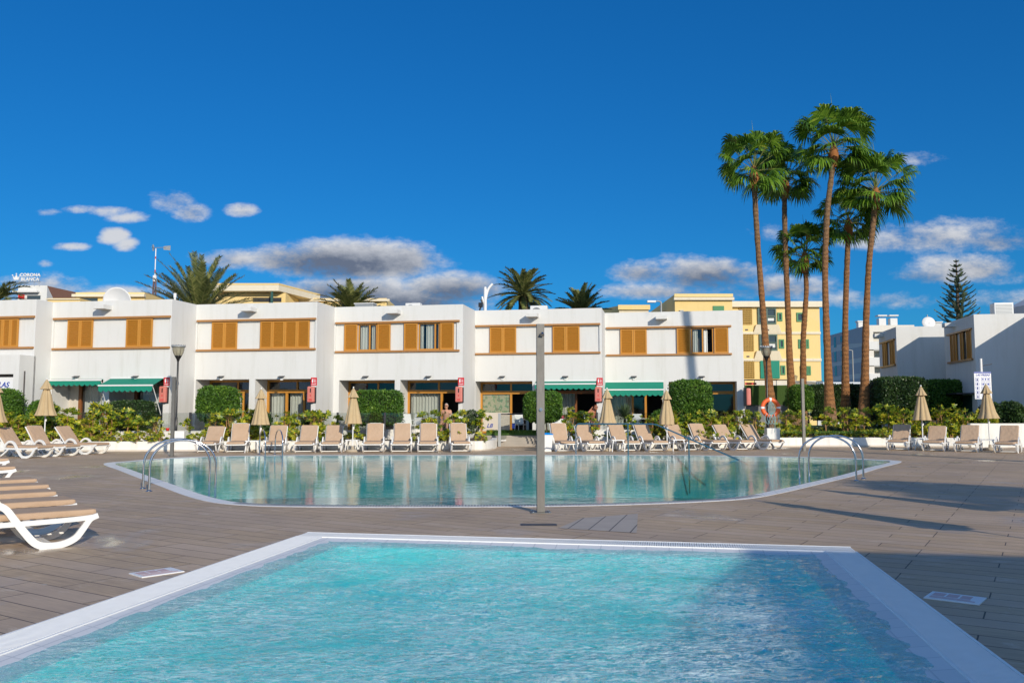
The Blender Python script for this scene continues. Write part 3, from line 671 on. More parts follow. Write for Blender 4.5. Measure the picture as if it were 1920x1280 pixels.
for i in range(6):
    v = VF[i]; ul, ur = UL[i], UR[i]; off = (ul, v, 0); root = thing('terraced_house', HL[i], 'house', W(ul, v, 0), RZ, 'white two storey houses in a stepped row'); h = HB(root, off); HOUSES[i] = (root, h)
    U_ = UNITS[i]; holes = []; fu = lambda px: FU(px, v)
    sr = ur - .06 if i == 5 else ur
    band = (fu({0: -180, 1: 99, 2: 369, 3: 629, 4: 891, 5: 1137}[i]), fu({0: 64, 1: 322, 2: 594, 3: 862, 4: 1126, 5: 1372}[i]))
    band = (max(band[0], ul + .02), min(band[1], ur - .03))
    be = band[1] - (.14 if i in (3, 5) else .05)
    wins = [(fu(a), fu(c)) for a, c in U_['win']]
    rec = .07
    # upper face band is set back a little; openings below are door recesses
    dz0 = TER
    dh = []
    for (a, c) in U_['doors']:
        ua, uc = max(fu(a), ul + .015), fu(c)
        dh.append((ua, uc, dz0, LINT, 1.25))
    b = MB()
    if i == 0:
        sg = (fu(-60), FU(27.5, v - .8), dz0, ZU(701, 10, v - .8), .28)
        uu = FU(37, v - .8, 700)
        # lower storey stands forward of the upper one
        wall_face(b, ul, ur, 3.7, TOP, v, [(band[0], be, SILL, HEAD, rec)], rec)
        bu = ur - .0
        wall_face(b, ul, bu, 0, 3.78, v - .8, [sg], .28)
        b.quad((ul, v - .8, 3.78), (bu, v - .8, 3.78), (bu, v, 3.78), (ul, v, 3.78)); b.quad((bu, v - .8, 0), (bu, v + .1, 0), (bu, v + .1, 3.78), (bu, v - .8, 3.78))
    else:
        wall_face(b, ul, ur, 0, TOP, v, dh + [(band[0], be, SILL, HEAD, rec)], rec)
    # roof, parapet and side walls
    b.quad((ur, v, 0), (ur, v + DEPTH, 0), (ur, v + DEPTH, TOP), (ur, v, TOP))
    if i == 0: b.quad((ul, v - .8, 0), (ul, v + DEPTH, 0), (ul, v + DEPTH, TOP), (ul, v - .8, TOP))
    b.quad((ul, v + DEPTH, 0), (ul, v + DEPTH, TOP), (ur, v + DEPTH, TOP), (ur, v + DEPTH, 0))
    b.quad((ul, v, TOP), (ur, v, TOP), (ur, v + .22, TOP), (ul, v + .22, TOP)); b.quad((ul, v + .22, TOP), (ur, v + .22, TOP), (ur, v + .22, TOP - .4), (ul, v + .22, TOP - .4))
    b.quad((ur - .22, v + .22, TOP), (ur, v + .22, TOP), (ur, v + DEPTH, TOP), (ur - .22, v + DEPTH, TOP)); b.quad((ur - .22, v + .22, TOP), (ur - .22, v + DEPTH, TOP), (ur - .22, v + DEPTH, TOP - .4), (ur - .22, v + .22, TOP - .4))
    # set back band panel
    segs = []; x = band[0]
    for (a, c) in sorted(wins): segs.append((x, a)); x = c
    segs.append((x, be))
    for a, c in segs: b.quad((a, v + rec, SILL), (c, v + rec, SILL), (c, v + rec, HEAD), (a, v + rec, HEAD))
    h.mb(b, 'wall', WHITE)
    b = MB(); b.quad((ul, v + .22, TOP - .4), (ur - .22, v + .22, TOP - .4), (ur - .22, v + DEPTH, TOP - .4), (ul, v + DEPTH, TOP - .4)); h.mb(b, 'roof', ROOFGREY)
    for z in (SILL - .05, HEAD + .005):
        h.part('timber_beam', WOOD_OLD, (band[0], v - .09, z, band[1], v + rec, z + .085), bev=.01)
    for s in U_['shut']:
        E_ = [fu(q) for q in s]
        for a, c in zip(E_, E_[1:]):
            nleaf = 1 if len(s) == 3 or (c - a) < 1.2 else 4
            for k in range(nleaf):
                a_, c_ = a + (c - a) * k / nleaf, a + (c - a) * (k + 1) / nleaf
                shutter_leaf(h, a_ + .004, c_ - .004, SILL + .04, HEAD - .003, v - .012 if nleaf == 1 else v - .012)
    for k, (a, c) in enumerate(wins):
        cur = {(3, 0): ((.06, .50), (.66, .95)), (3, 1): ((.05, .2), (.32, .78), (.85, .97)), (5, 0): ((.1, .30), (.52, .74))}[(i, k)]
        window(h, a, c, SILL + .04, HEAD - .005, v + .05, .6 if k == 0 and i == 3 else (.78 if i == 3 else .52), cur, 0 if i == 3 else 1)
    for px in U_.get('lamps', []): solar_lamp(h, px, v)
    if U_['spout']:
        u = fu(U_['spout']); z = 5.86
        b = MB(); b.box(u - .26, v - .55, z - .10, u + .26, v, z - .02); b.box(u - .26, v - .55, z - .02, u - .21, v, z + .07); b.box(u + .21, v - .55, z - .02, u + .26, v, z + .07); b.box(u - .21, v - .55, z - .02, u + .21, v - .50, z + .05)
        h.mb(b, 'rain_spout', WHITE)
def DH(i, k):
    a, c = UNITS[i]['doors'][k]; v = VF[i]; return max(FU(a, v), UL[i] + .015), FU(c, v), v + 1.13
def back_wall(h, a, c, v, m): h.part('back_wall', m, (a, v, TER, c, v + .1, LINT))
# unit 1
root, h = HOUSES[1]
for k, (px, c0) in enumerate(((155, 160), (259, 263))):
    a, c, v = DH(1, k); up = FU(px, v)
    h.part('back_wall', BEIGEWALL, (a, v, TER - .1, up - .1, v + .1, LINT + .05))
    b = MB(); b.box(up - .1, v - .01, TER - .1, up + .04, v + .11, LINT); b.box(c - .08, v - .01, TER - .1, c, v + .11, LINT); b.box(up + .04, v - .01, LINT - .12, c - .08, v + .11, LINT); d = h.mb(b, 'door', WOOD_DK)
    h.part('pane', GLASS, (up + .04, v + .05, TER, c - .08, v + .057, LINT - .12), parent=d)
    h.mb(curtain_mesh(up + .06, c - .5, TER, LINT - .12, v + .2, .035, 8), 'curtain', CURT_W, d); h.mb(curtain_mesh(c - .45, c - .1, TER, LINT - .12, v + .2, .035, 3), 'curtain', CURTAIN, d)
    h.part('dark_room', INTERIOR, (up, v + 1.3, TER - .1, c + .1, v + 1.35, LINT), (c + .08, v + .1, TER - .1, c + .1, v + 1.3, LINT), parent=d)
a, c, _ = DH(1, 0); awning(h, a + .0, c, VF[1] + .02, LINT - .03, .16, .04, .25, 2.2)
a, c, _ = DH(1, 1); awning(h, a + .03, c - .02, VF[1] - .01, LINT - .02, .72, .30, .27)
# unit 2
root, h = HOUSES[2]
a, c, v = DH(2, 0); door_set(h, a, c, v, TER, LINT, (.30, .66), 'gcg')
a, c, v = DH(2, 1); door_set(h, a, c, v, TER, LINT, (.36, .68), 'ggd')
root, h = HOUSES[3]
a, c, v = DH(3, 0); door_set(h, a, c, v, TER, LINT, (.5,), 'gd')
a, c, v = DH(3, 1); door_set(h, a, c, v, TER, LINT, (.60,), 'go')
root, h = HOUSES[4]
a, c, v = DH(4, 0); d = door_set(h, a, c, v, TER, LINT, (.55,), 'go')
ml = 1.05
h.part('lower_board', BEIGEWALL, (a + .1, v + .02, TER + .1, a + (c - a) * .55 - .06, v + .05, 1.42), parent=d)
h.part('fabric_panel', mat('floral_cloth', lambda m: (lambda b: b.out(b.pri(b.ramp(b.noise(7, 4, .6), [(.3, (.55, .5, .38)), (.5, (.62, .6, .45)), (.6, (.18, .38, .22)), (.75, (.6, .3, .3))]), .9)))(NB(m))), (a + .1, v + .09, 1.42, a + (c - a) * .55 - .06, v + .10, LINT - .6), parent=d)
um = a + .12
text_mesh('lettering', 'LB', .26, BLUEINK, d, Matrix.Translation(Vector((FU(918, v) - h.off[0], v + .012 - h.off[1], ZU(798, 918, v)))) @ UP, shear=.35, bold=.004)
h.part('round_blue_sticker', BLUEINK, (FU(961, v) - .14, v + .02, ZU(803, 961, v), FU(961, v) + .14, v + .03, ZU(794, 961, v)), parent=d, bev=.004)
h.part('white_notice', SIGNWH, (FU(957, v), v + .02, ZU(793, 957, v), FU(968, v), v + .03, ZU(778, 957, v)), parent=d)
a, c, v = DH(4, 1); door_set(h, a, c, v, TER, LINT, (.30, .62), 'ggo', wood=WOOD_DK)
awning(h, a + .02, c - .02, VF[4] + .0, LINT - .03, .30, .12, .26, 2.3)
root, h = HOUSES[5]
a, c, v = DH(5, 0); door_set(h, a, c, v, TER, LINT, (.45, .68), 'gdo')
awning(h, a - .02, c, VF[5] - .01, LINT - .02, .62, .36, .30, 1.5)
a, c, v = DH(5, 1); door_set(h, a, c, v, TER, LINT, (.35, .62), 'ddd')
# unit 0: sign in the niche, cut off by the jamb
root, h = HOUSES[0]; v = VF[0] - .8
b = MB(); b.box(FU(-60, v) - .1, v + .2, TER - .1, FU(27.5, v) + .25, v + .25, ZU(707, 10, v + .2)); h.mb(b, 'sign_board', SIGNWH)
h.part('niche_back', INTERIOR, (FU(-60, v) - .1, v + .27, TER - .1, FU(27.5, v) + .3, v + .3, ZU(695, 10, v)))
for txt, px, py, sz in (('LAS', 10, 721.5, .30), ('BRISAS', 16, 736, .30), ('aptos', 12, 748, .12)):
    text_mesh('lettering', txt, sz, BLUEINK, root, Matrix.Translation(Vector((FU(px, v + .2) - h.off[0], v + .195 - h.off[1], ZU(py, px, v + .2)))) @ UP, shear=.3, bold=.006)
# fire point signs and extinguisher boxes
def fire_point(px, v, lab1, lab2, side=False):
    u = FU(px, v); z = ZU(715, px, v); p = W(u, v - .004, z)
    s = thing('fire_sign', lab1, 'sign', p, RZ, 'red fire extinguisher signs on the house row')
    sb('plate', RED, s, (-.16, -.012, -.2, .16, 0, .2))
    b = MB(); b.box(-.10, -.016, -.06, -.03, -.0125, .11); b.box(-.075, -.016, .11, -.045, -.0125, .14); b.box(-.10, -.016, .12, -.02, -.0125, .135); b.build('extinguisher_pictogram', SIGNWH, s)
    b = MB(); b.box(.03, -.016, -.06, .045, -.0125, .13)
    for k in range(3): b.box(.045, -.016, -.06 + k * .07, .12, -.0125, -.04 + k * .07)
    b.box(-.12, -.016, -.15, .12, -.0125, -.12); b.build('white_mark', SIGNWH, s)
    z2 = ZU(738, px, v); q = W(u - .06, v - .06, z2 - .36)
    e = thing('extinguisher_box', lab2, 'fire box', q, RZ, 'faded red extinguisher boxes on the house row')
    b = MB(); b.box(-.2, -.2, 0, .2, 0, .78, bev=.06); b.build('cover', REDBOX, e); e.scale = (.76, .8, .86); s.scale = (.84, 1, .84)
    sb('back_plate', DARKMET, e, (-.21, .002, -.03, .24, .056, .74))
    sb('window_slot', BLACKPL, e, (-.03, -.206, .48, .03, -.2, .68)); b = MB()
    for k in range(3): b.box(-.1, -.204, .08 + k * .035, .1, -.2, .095 + k * .035)
    b.box(-.03, -.204, .3, .03, -.2, .36); b.build('printed_mark', RED, e)
fire_point(315, VF[1], 'red fire sign between the lowered awning and the lamp post', 'faded red extinguisher box nearest the black lamp post at left')
fire_point(590, VF[2], 'red fire sign on the house with the wide shutter', 'faded red extinguisher box beside the dark sliding door left of the hedge')
fire_point(865, VF[3], 'red fire sign beside the open doorway where the person sits', 'faded red extinguisher box beside the open doorway with the seated person')
fire_point(1124, VF[4], 'red fire sign between two green awnings', 'faded red extinguisher box on the wall between two green awnings')
u = 3.5 + .02; e = thing('extinguisher_box', 'faded red extinguisher box seen edge-on at the end of the house row', 'fire box', W(u + .02, VF[5] - .4, 1.75), RZ - pi / 2 + pi, 'faded red extinguisher boxes on the house row')
b = MB(); b.box(-.2, -.2, 0, .2, 0, .78, bev=.06); b.build('cover', REDBOX, e); sb('back_plate', BLACKPL, e, (-.24, .002, -.03, .24, .1, .8))
# roof things
def on_roof(px, py, v): u, z = F(px, py, v); return W(u, v, z), z
def ac_unit(px, v, lab, wd=.8):
    p = W(FU(px, v), v, TOP - .4); o = thing('ac_unit', lab, 'air conditioner', p, RZ, 'air conditioner units on the flat roofs')
    sb('casing', WHITE_PL, o, (-wd / 2, 0, .08, wd / 2, .35, .72), bev=.015); b = MB()
    b.lathe([(.24, 0), (.24, .02), (.22, .02), (.2, .005), (.05, .005), (.0, .03)], 20); mm = Matrix.Translation((-.1, -.001, .4)) @ Matrix.Rotation(pi / 2, 4, 'X'); b.v = [tuple(mm @ Vector(q)) for q in b.v]; b.build('fan_grille', GREYMET, o)
    sb('feet', DARKMET, o, (-wd / 2 + .05, 0, 0, -wd / 2 + .1, .35, .079), (wd / 2 - .1, 0, 0, wd / 2 - .05, .35, .079)); return o
ac_unit(1010, VF[4] + 1.2, 'white air conditioner with round fan on the roof left of the bare post top')
ac_unit(773, VF[3] + 1.6, 'small white air conditioner on the roof above the two open windows', .7)
p = W(FU(681, VF[3] + 1.5), VF[3] + 1.5, TOP - .4); o = thing('roof_box', 'grey metal box on the roof in front of the small palm', 'roof box', p, RZ)
sb('casing', GREYMET, o, (-.45, 0, 0, .45, .5, .72), bev=.02); sb('lid', WHITE_MET, o, (-.48, -.03, .722, .48, .53, .76))
p = W(FU(220, VF[1] + 2.5), VF[1] + 2.5, TOP - .4); o = thing('satellite_dish', 'large pale satellite dish half hidden behind the roof edge', 'satellite dish', p, RZ + .15)
b = MB(); prof = [(r, .18 * (r / .66) ** 2) for r in (0.01, .15, .3, .45, .58, .66)] + [(.655, .2), (.58, .16), (.3, .06), (.01, .02)]
b.lathe(prof, 32); mm = Matrix.Translation((0, 0, .72)) @ Matrix.Rotation(radians(100), 4, 'X'); b.v = [tuple(mm @ Vector(q)) for q in b.v]; b.build('reflector', WHITE_MET, o)
b = MB(); b.tube([(0, .05, 0), (0, .05, .7)], .04, 8); b.build('mast', GREYMET, o)
p = W(FU(325, VF[1] + 3), VF[1] + 3, TOP - .4); o = thing('roof_vent_pipe', 'short white vent pipe on the roof beside the big feather palm', 'vent pipe', p); b = MB(); b.tube([(0, 0, 0), (0, 0, 1.05)], .05, 10); b.tube([(0, 0, .9), (0, 0, 1.1)], .07, 10); b.build('pipe', WHITE_PL, o)
# ================================================================ TERRACE, PLANTERS
def gp(px, py): p = G(px, py); return Vector((p.x, p.y, 0))
FL = [gp(-140, 846), gp(60, 846), gp(330, 845.3), gp(600, 844), gp(860, 844)]          # left planter front, left to right
BL = [Vector((p.x, p.y + 2.3, 0)) for p in FL]
endc = smooth_path([gp(860, 844), gp(898, 844.5), gp(922, 842.5), gp(932, 838), gp(927, 833), gp(905, 829.5)], 5)
FRp = [gp(1036, 842), gp(1200, 841.5), gp(1330, 840), gp(1420, 838), gp(1500, 837), gp(1600, 837), gp(1720, 837), gp(1815, 838)]
BRp = [Vector((p.x + (.0), p.y + 2.3, 0)) for p in FRp]
def wall_line(b, P, th, z0, z1, closed=False):
    n = len(P); L = []; R_ = []
    for i, p in enumerate(P):
        a = P[max(0, i - 1)]; c = P[min(n - 1, i + 1)]; t = (c - a).normalized(); q = Vector((-t.y, t.x, 0)) * th; L.append(p); R_.append(p + q)
    for i in range(n - 1):
        for A, B_ in (((L[i], L[i + 1], z0), (z1,)),):
            pass
        a, c, d, e = L[i], L[i + 1], R_[i + 1], R_[i]
        b.quad((a.x, a.y, z0), (c.x, c.y, z0), (c.x, c.y, z1), (a.x, a.y, z1)); b.quad((e.x, e.y, z0), (d.x, d.y, z0), (d.x, d.y, z1), (e.x, e.y, z1)); b.quad((a.x, a.y, z1), (c.x, c.y, z1), (d.x, d.y, z1), (e.x, e.y, z1))
    for a, e in ((L[0], R_[0]), (L[-1], R_[-1])): b.quad((a.x, a.y, z0), (e.x, e.y, z0), (e.x, e.y, z1), (a.x, a.y, z1))
def poly_top(b, P, z): b.add([(p.x, p.y, z) for p in P], [tuple(t) for t in tessellate_polygon([[Vector((p.x, p.y, 0)) for p in P]])])
PZ = .36
pl = thing('planter', 'long white planter wall behind the left loungers, ending in a rounded tip', 'planter', (0, 0, 0))
b = MB(); wall_line(b, FL[:-1] + endc, .22, .0, PZ); b.build('front_wall', PLANTER, pl)
b = MB(); wall_line(b, [p + Vector((0, -.06, 0)) for p in FL[:-1] + endc[:12]], .05, .0, .05); b.build('plinth', BEIGEWALL, pl)
b = MB(); wall_line(b, BL[:-1] + [gp(880, 829)], .15, .0, .70); b.build('rear_wall', PLANTER, pl)
b = MB(); poly_top(b, [p + Vector((0, .1, 0)) for p in FL[:-1]] + [p + Vector((-.1, 0.08, 0)) for p in endc[:-1]] + [gp(890, 831)] + BL[:-1][::-1], PZ - .08); b.build('soil', SOIL, pl)
pr = thing('planter', 'long white planter wall behind the right loungers and under the tall fan palms', 'planter', (0, 0, 0))
b = MB(); wall_line(b, FRp, .22, .0, PZ + .02); b.build('front_wall', PLANTER, pr)
b = MB(); wall_line(b, [p + Vector((0, -.08, 0)) for p in FRp[3:]], .07, .0, .06); b.build('plinth', BEIGEWALL, pr)
b = MB(); wall_line(b, BRp[:4], .15, .0, .70); wall_line(b, BRp[3:], .25, .0, .62); b.build('rear_wall', PLANTER, pr)
b = MB(); poly_top(b, [p + Vector((0, .1, 0)) for p in FRp] + BRp[::-1], PZ - .06); b.build('soil', SOIL, pr)
b = MB(); wall_line(b, [FRp[0] + Vector((.2, 0, 0)), BRp[0] + Vector((.2, 0, 0))], .2, .0, PZ + .016); b.build('side_wall', PLANTER, pr)
# low wall behind the right loungers
w3 = thing('garden_wall', 'shaded white garden wall behind the right-hand loungers', 'wall', (0, 0, 0))
b = MB(); wall_line(b, [gp(1816, 838) + Vector((.12, 0, 0)), gp(1920, 838), gp(2150, 838)], .25, 0, .98); b.build('wall_body', PLANTER, w3)
# terrace slab
a_, c_ = BL[0], BRp[3]
P = [Vector((-60, BL[0].y + .1, 0)), *[p + Vector((0, .1, 0)) for p in BL[:-1]], gp(880, 829) + Vector((0, .1, 0)), Vector((-1.2, 36.6, 0)), Vector((2.2, 36.6, 0)), BRp[0] + Vector((.6, .2, 0)), *[p + Vector((0, .12, 0)) for p in BRp[1:4]], Vector((9.8, 50, 0)), Vector((-60, 50, 0))]
b = MB(); b.prism([(p.x, p.y) for p in P], 0.01, TER, bottom=False); struct(b.build('terrace', TILE_FLOOR))
P = [Vector((-1.15, 35.6, 0)), Vector((2.4, 35.6, 0)), Vector((2.4, 36.58, 0)), Vector((-1.15, 36.58, 0))]
b = MB()
for k in range(3): b.box(-1.15, 36.3 + k * .1, .0, 2.6, 36.595, .11 * (k + 1))
struct(b.build('terrace_step', TILE_FLOOR))
b = MB(); P = [gp(1420, 838) + Vector((-.9, 2.48, 0)), *[p + Vector((0, .26, 0)) for p in BRp[4:]], Vector((34, BRp[-1].y, 0)), Vector((34, 56, 0)), Vector((9.8, 56, 0))]
b.prism([(p.x, p.y) for p in P], .012, .56, bottom=False); struct(b.build('lawn', GRASSM))
b = MB(); b.prism([(-1.1, 36.7), (2.0, 36.7), (2.0, 38.3), (-1.1, 38.3)], TER + .004, TER + .10, bottom=False); struct(b.build('lawn_strip', GRASSM))
def blades(name, regs, n, z, hmax=.12):
    b = MB(); rnd = random.Random(5)
    for k in range(n):
        x0, y0, x1, y1 = rnd.choice(regs); x = rnd.uniform(x0, x1); y = rnd.uniform(y0, y1); a = rnd.uniform(0, 6.28); hh = rnd.uniform(.4, 1) * hmax; w = .02
        b.add([(x - w * cos(a), y - w * sin(a), z), (x + w * cos(a), y + w * sin(a), z), (x + rnd.uniform(-.05, .05), y + rnd.uniform(-.05, .05), z + hh)], [(0, 1, 2)])
    o = b.raw(name, L_BLADE); tag(o, 'short green lawn grass under the palms and by the gate', 'grass', kind='stuff')
blades('grass', [(10, 36, 20, 46), (10, 36, 20, 40), (-1.1, 36.7, 2.0, 38.3)], 22000, .55, .13)
# glass balustrade along the terrace edge
def balustrade(lab, P, posts, ztop=1.42):
    o = thing('glass_balustrade', lab, 'glass fence', (0, 0, 0))
    for a, c in zip(P, P[1:]):
        b = MB(); t = (c - a).normalized(); q = Vector((-t.y, t.x, 0)) * .006; a2, c2 = a + t * .03, c - t * .03
        V4 = [a2 - q, c2 - q, c2 + q, a2 + q]; b.prism([(p.x, p.y) for p in V4], .74, ztop); b.build('glass_panel', CLEAR, o)
    for p in posts:
        b = MB(); b.box(p.x - .035, p.y - .05, .70, p.x + .035, p.y + .05, ztop + .02, bev=.006); b.build('post', DARKMET, o)
def atx(px, Y): return AT(px, Y, 0)
yb = BL[1].y + .07
balustrade('clear glass balustrade on the terrace edge left of the gate', [atx(q, yb) for q in (-60, 62, 157, 235, 355, 497, 632, 721, 860)], [atx(q, yb) for q in (62, 157, 235, 355, 497, 632, 721)])
balustrade('clear glass balustrade on the terrace edge right of the gate', [Vector((p.x, p.y, 0)) for p in (BRp[0] + Vector((.3, .07, 0)), AT(1120, BRp[1].y + .02), BRp[1] + Vector((0, .07, 0)), AT(1342, BRp[2].y + .1), BRp[3] + Vector((0, .1, 0)))], [AT(1120, BRp[1].y + .02), BRp[1] + Vector((0, .07, 0)), AT(1342, BRp[2].y + .1), AT(1395, BRp[3].y + .1)])
# ================================================================ LOUNGERS
def make_lounger(back=48):
    t = thing('sun_lounger', 'x', 'sun lounger', (0, 0, 0))
    S1 = smooth_path([(1.30, 0, .30), (1.20, 0, .45), (1.05, 0, .52), (.90, 0, .47), (.80, 0, .34), (.70, 0, .20), (.60, 0, .08), (.50, 0, .035), (.34, 0, .035), (.20, 0, .09), (.12, 0, .19), (.05, 0, .29), (-.03, 0, .325)], 4)
    S2 = smooth_path([(-.02, 0, .315), (.2, 0, .300), (.7, 0, .29), (1.3, 0, .29), (1.93, 0, .28)], 4)
    S3 = smooth_path([(1.10, 0, .28), (1.25, 0, .16), (1.42, 0, .05), (1.56, 0, .035), (1.68, 0, .10), (1.80, 0, .26)], 4)
    for s in (-1, 1):
        y0 = s * .335; y1 = s * .375; b = MB()
        ww = [.028 + .010 * sin(pi * k / (len(S1) - 1)) for k in range(len(S1))]
        b.rib([(p.x, p.z) for p in S1], ww, y0, y1); b.rib([(p.x, p.z) for p in S2], .026, y0 + s * -.004, y1 - s * .003); b.rib([(p.x, p.z) for p in S3], .022, y0, y1 + s * .001)
        b.box(.33, s * .33, 0, .55, s * .38, .03); b.box(1.44, s * .33, 0, 1.58, s * .38, .03)
        b.build('side_frame', WHITE_PL, t)
    b = MB(); b.box(.02, -.334, .27, .07, .334, .315, bev=.01); b.box(.42, -.334, .03, .50, .334, .06); b.box(1.25, -.334, .25, 1.30, .334, .29)
    for k in range(9): b.box(.12 + k * .13, -.331, .297, .19 + k * .13, .331, .318)
    b.build('seat_slats', WHITE_PL, t)
    for s in (-1, 1):
        b = MB(); b.lathe([(.0, -.02), (.06, -.02), (.07, -.01), (.07, .01), (.06, .02), (0, .02)], 16); mm = Matrix.Translation((1.74, s * .30, .07)) @ Matrix.Rotation(pi / 2, 4, 'X'); b.v = [tuple(mm @ Vector(q)) for q in b.v]; b.build('wheel', GREYMET, t)
    b = MB(); b.box(-.03, -.30, .32, 1.26, .30, .395, bev=.03); cu = b.build('seat_cushion', CUSH, t)
    B_ = Matrix.Translation((1.26, 0, .325)) @ Matrix.Rotation(-radians(back), 4, 'Y')
    b = MB(); b.box(.0, -.325, -.03, .80, .325, .0, M=B_, bev=.012); b.box(.80, -.22, -.03, .835, .22, .0, M=B_, bev=.012); b.build('back_frame', WHITE_PL, t)
    b = MB(); b.box(.015, -.30, .003, .79, .30, .068, M=B_, bev=.028); b.build('back_cushion', CUSH, t)
    if back > 10:
        b = MB(); e = B_ @ Vector((.5, 0, -.03)); b.tube([(e.x, -.2, e.z), (e.x + .04, -.2, .30)], .012, 6); b.tube([(e.x, .2, e.z), (e.x + .04, .2, .30)], .012, 6); b.build('back_prop', WHITE_PL, t)
    return t
LP = {48: make_lounger(50), 62: make_lounger(60), 3: make_lounger(4), 44: make_lounger(45), 55: make_lounger(55)}
lr = random.Random(3)
used = set()
def lounger(x, y, hd, back, label, group):
    """x, y: the middle of the foot end; hd: heading from foot to head (degrees from +X)"""
    if back == 48: back = lr.choice((48, 44, 55, 48))
    if back == 62: back = lr.choice((62, 55, 62))
    hd += lr.uniform(-2.5, 2.5) if back != 3 else lr.uniform(-1, 1)
    p = LP[back]; o = p if back not in used else copy_tree(p); used.add(back)
    o.location = (x, y, 0); o.rotation_euler = (0, 0, radians(hd)); o['label'] = label; o['group'] = group; o['category'] = 'sun lounger'
    return o
R1 = 'beige sun loungers lined up behind the pool'
far = [(384, 848.5, 96, 48, 'upright beige lounger leftmost in the far row, beside the lamp post pedestal'), (441, 849, 102, 62, 'tallest-backed beige lounger in the far row, left of the first parasol'),
       (511, 849.5, 98, 48, 'beige lounger seen through the small far ladder'), (569, 849, 96, 48, 'beige lounger with white frame top, first right of the far ladder'),
       (619, 849, 98, 48, 'beige lounger just left of the parasol in front of the boxy hedge'), (698, 848.5, 97, 62, 'beige lounger just right of the parasol in front of the boxy hedge'),
       (752, 848.5, 96, 62, 'beige lounger midway between the boxy hedge parasol and the rounded planter tip'), (802, 848.5, 95, 62, 'beige lounger below the seated person by the doorway'),
       (866, 848, 97, 62, 'beige lounger touching the rounded tip of the white planter')]
for px, py, hd, bk, lab in far:
    q = G(px, py); d = Vector((cos(radians(hd)), sin(radians(hd)), 0)); lounger(q.x, q.y, hd, bk, lab, R1)
far2 = [(1066, 847.5, 100, 'beige lounger beside the white bin with blue lid'), (1119, 847, 102, 'beige lounger between the handrail end and the side table under a parasol'), (1186, 846.5, 106, 'beige lounger behind the middle post of the pool handrail'),
        (1239, 846, 107, 'beige lounger left of the slim parasol behind the handrail bend'), (1304, 845.5, 108, 'beige lounger behind the sloping end of the pool handrail'), (1350, 845, 110, 'beige lounger third from the right end of the handrail group'),
        (1402, 844.5, 112, 'beige lounger next to last before the orange lifebuoy'), (1458, 843.5, 116, 'beige lounger under the orange lifebuoy, last of the handrail group')]
for px, py, hd, lab in far2:
    q = G(px, py); lounger(q.x, q.y, hd, 62 if px in (1066, 1120) else 48, lab, R1)
R2 = 'beige sun loungers on the right side of the pool'
for px, py, hd, lab in ((1681, 844, 56, 'beige lounger leftmost of the right-hand group, left of the parasol'), (1748, 846, 55, 'beige lounger just right of the right-hand group side table'), (1809, 847.5, 57, 'beige lounger below the blue and white notice board'), (1884, 849.5, 55, 'beige lounger at the right edge of the picture')):
    q = G(px, py); lounger(q.x, q.y, hd, 48, lab, R2)
R3 = 'beige sun loungers on the left side of the pool'
for px, py, hd, lab in ((192, 851, 163, 'reclined beige lounger with a pink towel corner, rightmost of the angled left trio'), (136, 855, 163, 'middle beige lounger of the angled left trio behind the parasol pole'), (84, 858, 163, 'beige lounger of the angled left trio nearest the left edge')):
    q = G(px, py); lounger(q.x, q.y, hd, 48, lab, R3)
Fn = [(-4.93, 10.0, 'nearest flat beige lounger at the left with its white frame foot in full view'), (-5.70, 11.05, 'flat beige lounger second nearest in the left foreground row'), (-6.50, 12.1, 'flat beige lounger third nearest in the left foreground row'),
      (-7.2, 13.2, 'flat beige lounger wedged between the third and fifth of the left foreground row'),
      (-8.0, 14.3, 'flat beige lounger fifth nearest in the left foreground row'), (-10.15, 17.4, 'flat beige lounger farther along the left edge, apart from the foreground five'), (-12.0, 20.3, 'flat beige lounger farthest of the flat ones at the left edge')]
for x, y, lab in Fn: lounger(x, y, 219, 3, lab, 'flat beige sun loungers in the left foreground')
# pink towel corner
q = G(192, 851); d = Vector((cos(radians(163)), sin(radians(163)), 0)); n_ = Vector((-d.y, d.x, 0)); c0 = Vector((q.x, q.y, 0)) + d * 1.80
b = MB(); tw = []
for i in range(7):
    for j in range(5):
        s = i / 6; tt = j / 4; tw.append(tuple(c0 + d * (-.06 + .1 * s) + n_ * (-.10 - .22 * tt) + Vector((0, 0, .985 - .26 * s * s - .05 * tt + .015 * sin(6 * tt)))))
b.add(tw, [(i * 5 + j, i * 5 + j + 1, (i + 1) * 5 + j + 1, (i + 1) * 5 + j) for i in range(6) for j in range(4)], True)
tag(b.build('towel', plain('pink_towel', (.72, .32, .36), .9)), 'pink towel hanging over the back of the angled left lounger', 'towel')
